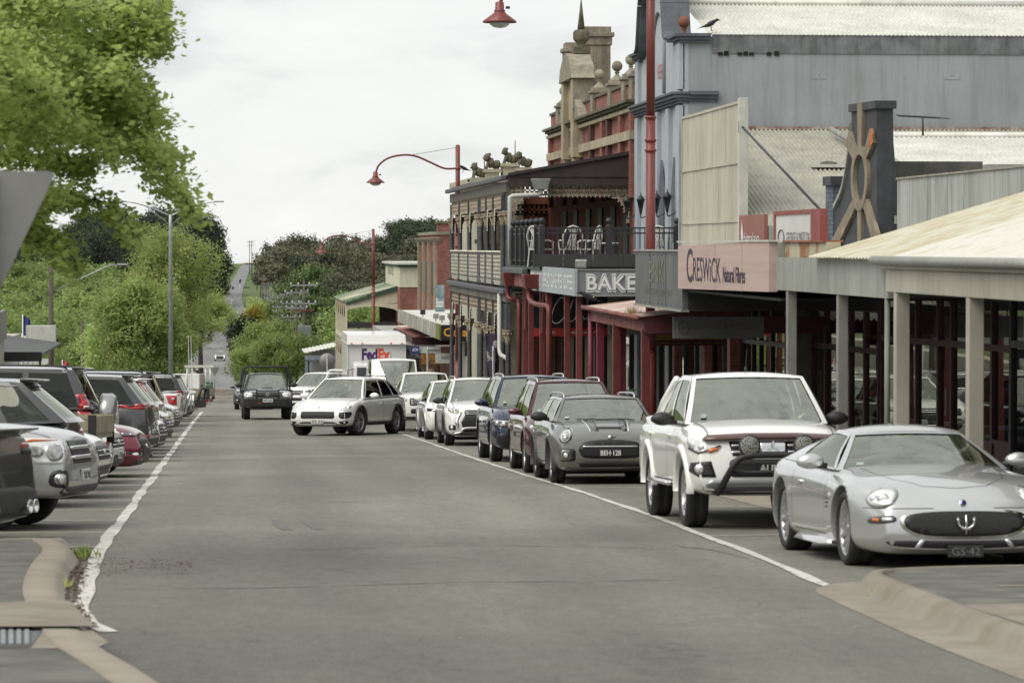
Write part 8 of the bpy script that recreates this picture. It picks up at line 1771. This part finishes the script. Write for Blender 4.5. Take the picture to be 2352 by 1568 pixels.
for p,q in zip(W,W[1:]):
    for dx in (-1.1,-.4,.5,1.15):
        pts=[(lerp(p[0]+dx,q[0]+dx,i/6),lerp(p[1],q[1],i/6),lerp(p[2],q[2],i/6)-.9*4*(i/6)*(1-i/6)) for i in range(7)];b.tube(pts,.018,3,cap=False)
b.build('power_line',IRON);tag(bpy.data.objects['power_line'],'thin dark power lines sagging between the timber poles','power line')
p=W[0];b=MB();q=atY(500,830,240)
for (a,c) in ((Vector(p)+Vector((0,0,-1)),atY(240,775,300)),(Vector(p)+Vector((0,0,-4.6)),atY(250,800,260))):b.tube([a.lerp(c,i/8)-Vector((0,0,.7*4*(i/8)*(1-i/8))) for i in range(9)],.016,3,cap=False)
b.build('service_wire',IRON);tag(bpy.data.objects['service_wire'],'two thin wires crossing high over the far road','wire')
p1=atY(122,672,140);p2=atY(250,640,290);b=MB();b.tube([p1,atY(193,740,215)],.02,4);b.tube([atY(193,740,215),atY(262,752,260)],.02,4);tag(b.build('street_wire',IRON),'thin wire from the timber pole to the short pole on the left','wire')
# near back of a triangular sign, far left
t=thing('give_way_sign','blurred grey back of a large triangular road sign at the left edge','road sign',(-1.40,19,gz(19)))
SB=MT('sign_back',(.24,.24,.225),rough=.5,metal=.3,var=.08);y=19.0;a=atY(126,393,y);c=atY(-150,393,y);ap=atY(-12,672,y)
b=MB();tri=[a+Vector((-.0,0,-.02)),a+Vector((-.03,0,0)),c+Vector((.03,0,0)),c+Vector((0,0,-.02)),ap+Vector((-.02,0,0)),ap+Vector((.02,0,0))];b.prism(tri,(0,.004,0));fixn(b.build('sign_plate',SB,t))
b=MB();xm=(a.x+c.x)/2-.03;b.tube([(xm,y-.035,gz(y)),(xm,y-.035,a.z)],.032,10);b.build('pole',GREYM,t)
b=MB();b.cbox(((a.x+c.x)/2-.01,y,ap.z-.02),(.07,.01,.26));b.build('lower_plate',SB,t)
# far signs
def signpost(x,y,h0,h1):b=MB();b.tube([(x,y,gz(y)),(x,y,h1)],.035,6);return b
y=300;x=U(493,y);zt=CZ+(566-842)/7500*y;t=thing('give_way_sign','small grey back of a triangular road sign beyond the crossing','road sign',(x,y,gz(y)));b=MB();b.prism([(x-.48,y,zt),(x+.48,y,zt),(x,y,zt-.84)],(0,.01,0));fixn(b.build('sign_plate',SB,t));signpost(x,y+.05,0,zt).build('pole',GREYM,t)
y=166;x=U(750,y);zc=CZ+(566-828)/7500*y;t=thing('round_sign','grey back of a round road sign in front of the far shelter','road sign',(x,y,gz(y)));b=MB();b.lathe([(.01,0),(.38,0),(.385,.01),(.38,.02),(.01,.02)],(x,y,zc),28,'Y');b.build('sign_plate',SB,t);b=MB();b.tube([(x,y-.03,gz(y)),(x,y-.03,zc+.3)],.03,8);b.build('pole',GREYM,t);b=MB();b.box(x-.3,x+.3,y-.01,y,zc-.04,zc-.02);b.build('brace',GREYM,t)
y=205;a=atY(460,893,y);c=atY(489,877,y);t=thing('direction_sign','green direction sign reading Hepburn Springs behind the canopy truck','road sign',(a.x,y,gz(y)));GR=MT('sign_green',(.015,.12,.06),rough=.4,var=.05)
s_=bb(t,'panel',GR,a.x,c.x,y,y+.02,a.z-.1,c.z);wd_=c.x-a.x;sign_text(t,s_,'Hepburn',(a.x+.08,y-.012,c.z-.22),EX,EZ,.13,WHITE,width=wd_*.8);sign_text(t,s_,'Springs',(a.x+.08,y-.012,c.z-.45),EX,EZ,.13,WHITE,width=wd_*.7)
for x in (a.x+.1,c.x-.1):b=MB();b.tube([(x,y+.05,gz(y)),(x,y+.05,c.z)],.025,5);b.build('pole',GREYM,t)
for u,y,h,lab in ((981,121,2.6,'thin grey sign pole beside the first iron column'),(925,126,2.1,'short pale sign pole between van and iron columns'),(1133,96,2.4,'thin grey pole behind the iron columns near the banner')):
    x=U(u,y);t=thing('sign_pole',lab,'pole',(x,y,gp(y)));b=MB();b.tube([(x,y,gp(y)),(x,y,gp(y)+h)],.035,8);b.build('pole',GREYM,t);b=MB();b.box(x-.02,x+.02,y-.22,y-.06,gp(y)+h-.75,gp(y)+h-.1);b.build('sign_plate',SB,t)
# flags on the left
def flag(u,y,vt,h,lab,cols):
    x=U(u,y);zt=CZ+(566-vt)/7500*y;t=thing('flag',lab,'flag',(x,y,gz(y)),'flags on poles at the far left');b=MB();b.tube([(x,y,gz(y)),(x,y,zt)],.025,6);b.build('pole',WHITE,t)
    for k,(m,z0,z1) in enumerate(cols):
        b=MB();b.smooth=True;b.grid(lambda a,c:(x+.03+a*.32,y+.10*sin(a*6+c*2)-.05,zt-.06-lerp(z0,z1,c)*h-a*.35*h*.5),[i/8 for i in range(9)],[0,.5,1]);b.build('cloth',m,t)
FB=MT('flag_blue',(.02,.03,.14),var=.1);FR=MT('flag_red',(.40,.03,.04),var=.1);FG=MT('flag_green',(.03,.20,.10),var=.1)
flag(58,150,720,1.0,'blue flag with red and white corner on a thin pole at the left',[(FB,0,1),]);flag(56,146,764,1.0,'white, black and green striped flag on a thin pole',[(WHITE,0,.34),(BLACK,.34,.66),(FG,.66,1)]);flag(147,168,824,.6,'small red, white and blue flag low above the parked cars',[(FR,0,.3),(WHITE,.3,.6),(FB,.6,1)])
# birds
def bird(p,s,lab,flip=1,white=True,name='magpie'):
    t=thing(name,lab,'bird',p);p=Vector(p);f=flip;b=MB();b.smooth=True
    prof=[(-.19,.01,.004),(-.12,.025,.018),(-.06,.05,.045),(.0,.075,.058),(.06,.10,.055),(.10,.125,.040),(.125,.145,.034),(.15,.155,.030),(.175,.152,.014),(.215,.146,.003)]
    k=10;vs=[]
    for (dx,dz,r_) in prof:
        for j in range(k):a=2*pi*j/k;vs.append(p+Vector((f*dx,r_*.8*cos(a),.055+dz+r_*sin(a)))*s)
    b.add(vs,[(i*k+j,i*k+(j+1) % k,(i+1)*k+(j+1) % k,(i+1)*k+j) for i in range(len(prof)-1) for j in range(k)]+[list(range(k))[::-1],list(range(len(vs)-k,len(vs)))])
    b.add([p+Vector(q)*s for q in ((f*-.10,.03,.09),(f*-.10,-.03,.09),(f*-.28,-.02,.03),(f*-.28,.02,.03),(f*-.10,0,.065))],[(0,1,2,3),(0,4,3),(1,4,2)]);fixn(b.build('body',MT('feather_black',(.012,.012,.014),rough=.5),t))
    for sy in (-1,1):l=MB();l.tube([p+Vector((f*.02,sy*.02,.10))*s,p+Vector((f*.03,sy*.022,.0))*s,p+Vector((f*.07,sy*.022,0))*s],.006*s,4);l.build('leg',BLACK,t)
    if white:l=MB();l.sphere(p+Vector((f*-.03,0,.125))*s,.04*s,8,(1.5,.9,.6));l.build('white_patch',WHITE,t)
bird((HX+.12,108.4,10.02),1.25,'dark bird perched on the very tip of the stone spire',-1,False);bird((XF+.75,82.75,7.30),1.3,'magpie perched beside the nearer red ball on the blue grey building',1,True)
bird((8.6,119.4,4.5),1.25,'dark bird on the parapet beside the farthest stone lion',-1,False);bird((8.0,72.3,.50),1.35,'grey pigeon perched at the far end of the low red verandah roof',-1,True,'pigeon')
# pot palms by the bakery posts
for k,(x,y,lab) in enumerate(((8.35,81.6,'potted palm arching between the red posts of the bakery'),(9.0,76.2,'darker potted palm to the right under the bakery awning'))):
    z=gp(y);t=thing('palm_plant',lab,'plant',(x,y,z));b=MB();b.lathe([(.16,0),(.22,.45),(.24,.5),(.2,.5),(.19,.42)],(x,y,z),14);b.build('pot',TAN,t);b=MB();b.tube([(x,y,z+.4),(x,y,z+.9)],.06,7);b.build('trunk',BARK,t)
    fr=MB();rd=random.Random(k+3)
    for i in range(15):
        a=i*2.4+rd.uniform(-.3,.3);Lg=rd.uniform(.85,1.3);el=rd.uniform(.5,1.25);dirv=Vector((cos(a),sin(a),0));P=[Vector((x,y,z+.88))+dirv*(Lg*f*cos(el*(1-f*.6)))+Vector((0,0,Lg*(.95*sin(el)*f-.85*f*f*(1.2-el*.5)))) for f in [j/12 for j in range(13)]]
        fr.tube(P,.008,4,cap=False);sd_=Vector((-dirv.y,dirv.x,0))
        for j in range(2,13):
            for q in (-1,1):
                for h_ in (0,.5):
                    o_=P[j-1].lerp(P[j],h_);l_=.30*sin(pi*(j+h_)/13.5)+.05;e_=o_+(sd_*q*.8+dirv*.55)*l_+Vector((0,0,-.10*l_-.02));w2=dirv*.016;fr.add([o_-w2,o_+w2,e_],[(0,1,2)])
    fr.build('fronds',LF['palm'],t)
# people under the lace verandah
SKIN=MT('skin',(.34,.19,.13),rough=.6,var=.05)
def person(x,y,top,hair,lab,seated,face=1):
    z=gp(y);t=thing('person',lab,'person',(x,y,z),'people under the iron lace verandah');hs=0 if not seated else-.42
    bm=bmesh.new();V={}
    J=dict(pel=(0,0,.93,.13),ch=(0,0,1.22,.15),nk=(0,0,1.46,.055),hd=(0,-.02,1.56,.075),hd2=(0,-.02,1.68,.10),hd3=(0,-.02,1.76,.07),sl=(-.18,0,1.40,.06),sr=(.18,0,1.40,.06),el=(-.24,.0,1.12,.045),er=(.24,.0,1.12,.045),wl=(-.22,-.14,.92,.032),wr=(.22,-.14,.92,.032),hl=(-.21,-.20,.88,.03),hr=(.21,-.20,.88,.03),
             pl=(-.09,0,.9,.09),pr=(.09,0,.9,.09),kl=(-.1,-.03,.5,.06),kr=(.1,-.03,.5,.06),al=(-.1,0,.09,.04),ar=(.1,0,.09,.04),fl=(-.1,-.15,.04,.035),fr=(.1,-.15,.04,.035))
    if seated:
        for k_ in ('kl','kr'):a=J[k_];J[k_]=(a[0],-.42,.92,.07)
        for k_ in ('al','ar'):a=J[k_];J[k_]=(a[0],-.44,.51,.045)
        for k_ in ('fl','fr'):a=J[k_];J[k_]=(a[0],-.58,.46,.035)
    names=list(J);E=[('pel','ch'),('ch','nk'),('nk','hd'),('hd','hd2'),('hd2','hd3'),('ch','sl'),('ch','sr'),('sl','el'),('sr','er'),('el','wl'),('er','wr'),('wl','hl'),('wr','hr'),('pel','pl'),('pel','pr'),('pl','kl'),('pr','kr'),('kl','al'),('kr','ar'),('al','fl'),('ar','fr')]
    for n_ in names:a=J[n_];V[n_]=bm.verts.new((a[0],a[1]*face,a[2]+hs))
    for a,c in E:bm.edges.new((V[a],V[c]))
    me=bpy.data.meshes.new('body');bm.to_mesh(me);bm.free();o=bpy.data.objects.new('body',me);COL.objects.link(o);me.materials.append(top)
    sk=o.modifiers.new('s','SKIN');sub=o.modifiers.new('u','SUBSURF');sub.levels=sub.render_levels=1
    for i,n_ in enumerate(names):me.skin_vertices[0].data[i].radius=(J[n_][3],J[n_][3])
    me.skin_vertices[0].data[0].use_root=True;m2=ev_mesh(o);bpy.data.objects.remove(o);m2.materials.clear()
    for m_ in (top,SKIN,DARKIN):m2.materials.append(m_)
    for p_ in m2.polygons:
        c_=p_.center;p_.use_smooth=True;p_.material_index=1 if c_.z-hs>1.47 or (c_.z-hs<1.0 and abs(c_.x)>.17) else 2 if c_.z-hs<.96 else 0
    o=bpy.data.objects.new('body',m2);COL.objects.link(o);o.parent=t
    h=MB();h.sphere((0,.015*face,1.70+hs),.112,12,(1,1.08,1.02));h.sphere((0,.05*face,1.64+hs),.09,10,(1,.8,1.1));h.build('hair',hair,t,world=False)
HB=MT('hair_brown',(.05,.03,.02),var=.2);HG=MT('hair_grey',(.16,.14,.12),var=.2)
person(U(1056,112),112,MT('dark_shirt',(.03,.03,.035)),HG,'person with short grey hair seated behind the red lamp post, dark top',True);person(U(1083,109),109,MATS['dark_shirt'],HB,'person with brown hair seated second from the right, dark top',True);person(U(1090,106.5),106.5,MT('maroon_shirt',(.10,.02,.02)),HB,'person with dark hair and maroon top seated rightmost behind the iron columns',True,-1)
t=thing('fabric_banner','dark purple and white feather banner hanging among the iron columns','banner',(8.3,97,gp(97)));b=MB();b.tube([(U(1150,97),97,gp(97)),(U(1150,97),97,gp(97)+2.9)],.02,5);b.build('pole',IRON,t)
b=MB();b.smooth=True;b.grid(lambda a,c:(U(1150,97)-.05-a*.42*(.5+c*.5),97+.08*sin(a*5+c*4),gp(97)+.7+c*2.1),[i/6 for i in range(7)],[i/8 for i in range(9)]);b.build('cloth',MT('purple_cloth',(.03,.02,.04),var=.6,scale=3,col2=(.35,.33,.36),thr=(.55,.6)),t)
# bins and seat by the far road
for k,(u,y,v,lab) in enumerate(((535,1235,668,'dark wheelie bin with pink lid beside the far road'),(551,1330,640,'dark wheelie bin higher up beside the far road'),(552,1350,634,'dark wheelie bin with green lid topmost beside the far road'))):
    x=U(u,y);z=terr(x,y)-.05;t=thing('wheelie_bin',lab,'bin',(x,y,z),'bins beside the far road');b=MB();b.hexa([(x-.26,y-.3,z+.08),(x+.26,y-.3,z+.08),(x+.26,y+.3,z+.08),(x-.26,y+.3,z+.08)],[(x-.33,y-.36,z+1.1),(x+.33,y-.36,z+1.1),(x+.33,y+.36,z+1.1),(x-.33,y+.36,z+1.1)]);b.build('bin_body',BLACK,t,bev=.03);bb(t,'lid',(MT('pink_lid',(.45,.12,.2)),BLACK,FG)[k],x-.35,x+.35,y-.4,y+.38,z+1.1,z+1.18)
x=U(566,1240);z=terr(x,1240);t=thing('park_bench','dark bench on the grass beside the far road','bench',(x,1240,z));bb(t,'seat',WOOD,x-1.2,x+1.2,1240,1240.5,z+.4,z+.5);bb(t,'backrest',WOOD,x-1.2,x+1.2,1240.5,1240.6,z+.5,z+.9);bb(t,'leg',WOOD,x-1.1,x-1,1240,1240.5,z,z+.4);bb(t,'leg',WOOD,x+1,x+1.1,1240,1240.5,z,z+.4)
# weeds at the kerbs
rd=random.Random(9)
for u,v,n,s,lab in ((188,1283,60,.10,'bright green weed growing at the tip of the left kerb'),(145,1350,24,.07,'pale grass tuft on top of the left kerb'),(2015,1372,26,.06,'small weed in the gutter by the right kerb corner')):
    p=gnd(u,v);t=thing('weed',lab,'weed',(p.x,p.y,gz(p.y)));b=MB()
    for i in range(n):
        a=rd.random()*6.3;q=Vector((p.x+rd.gauss(0,s*.5),p.y+rd.gauss(0,s*.9),gz(p.y)+.01));e_=q+Vector((cos(a)*s*.5,sin(a)*s*.5,rd.uniform(.5,1.4)*s));w2=Vector((-sin(a),cos(a),0))*s*.13;b.add([q-w2*.4,q.lerp(e_,.5)-w2,e_,q.lerp(e_,.5)+w2,q+w2*.4],[(0,1,2,3,4)])
    b.build('leaf_tuft',LF['near'] if n>30 else LF['elm'],t)
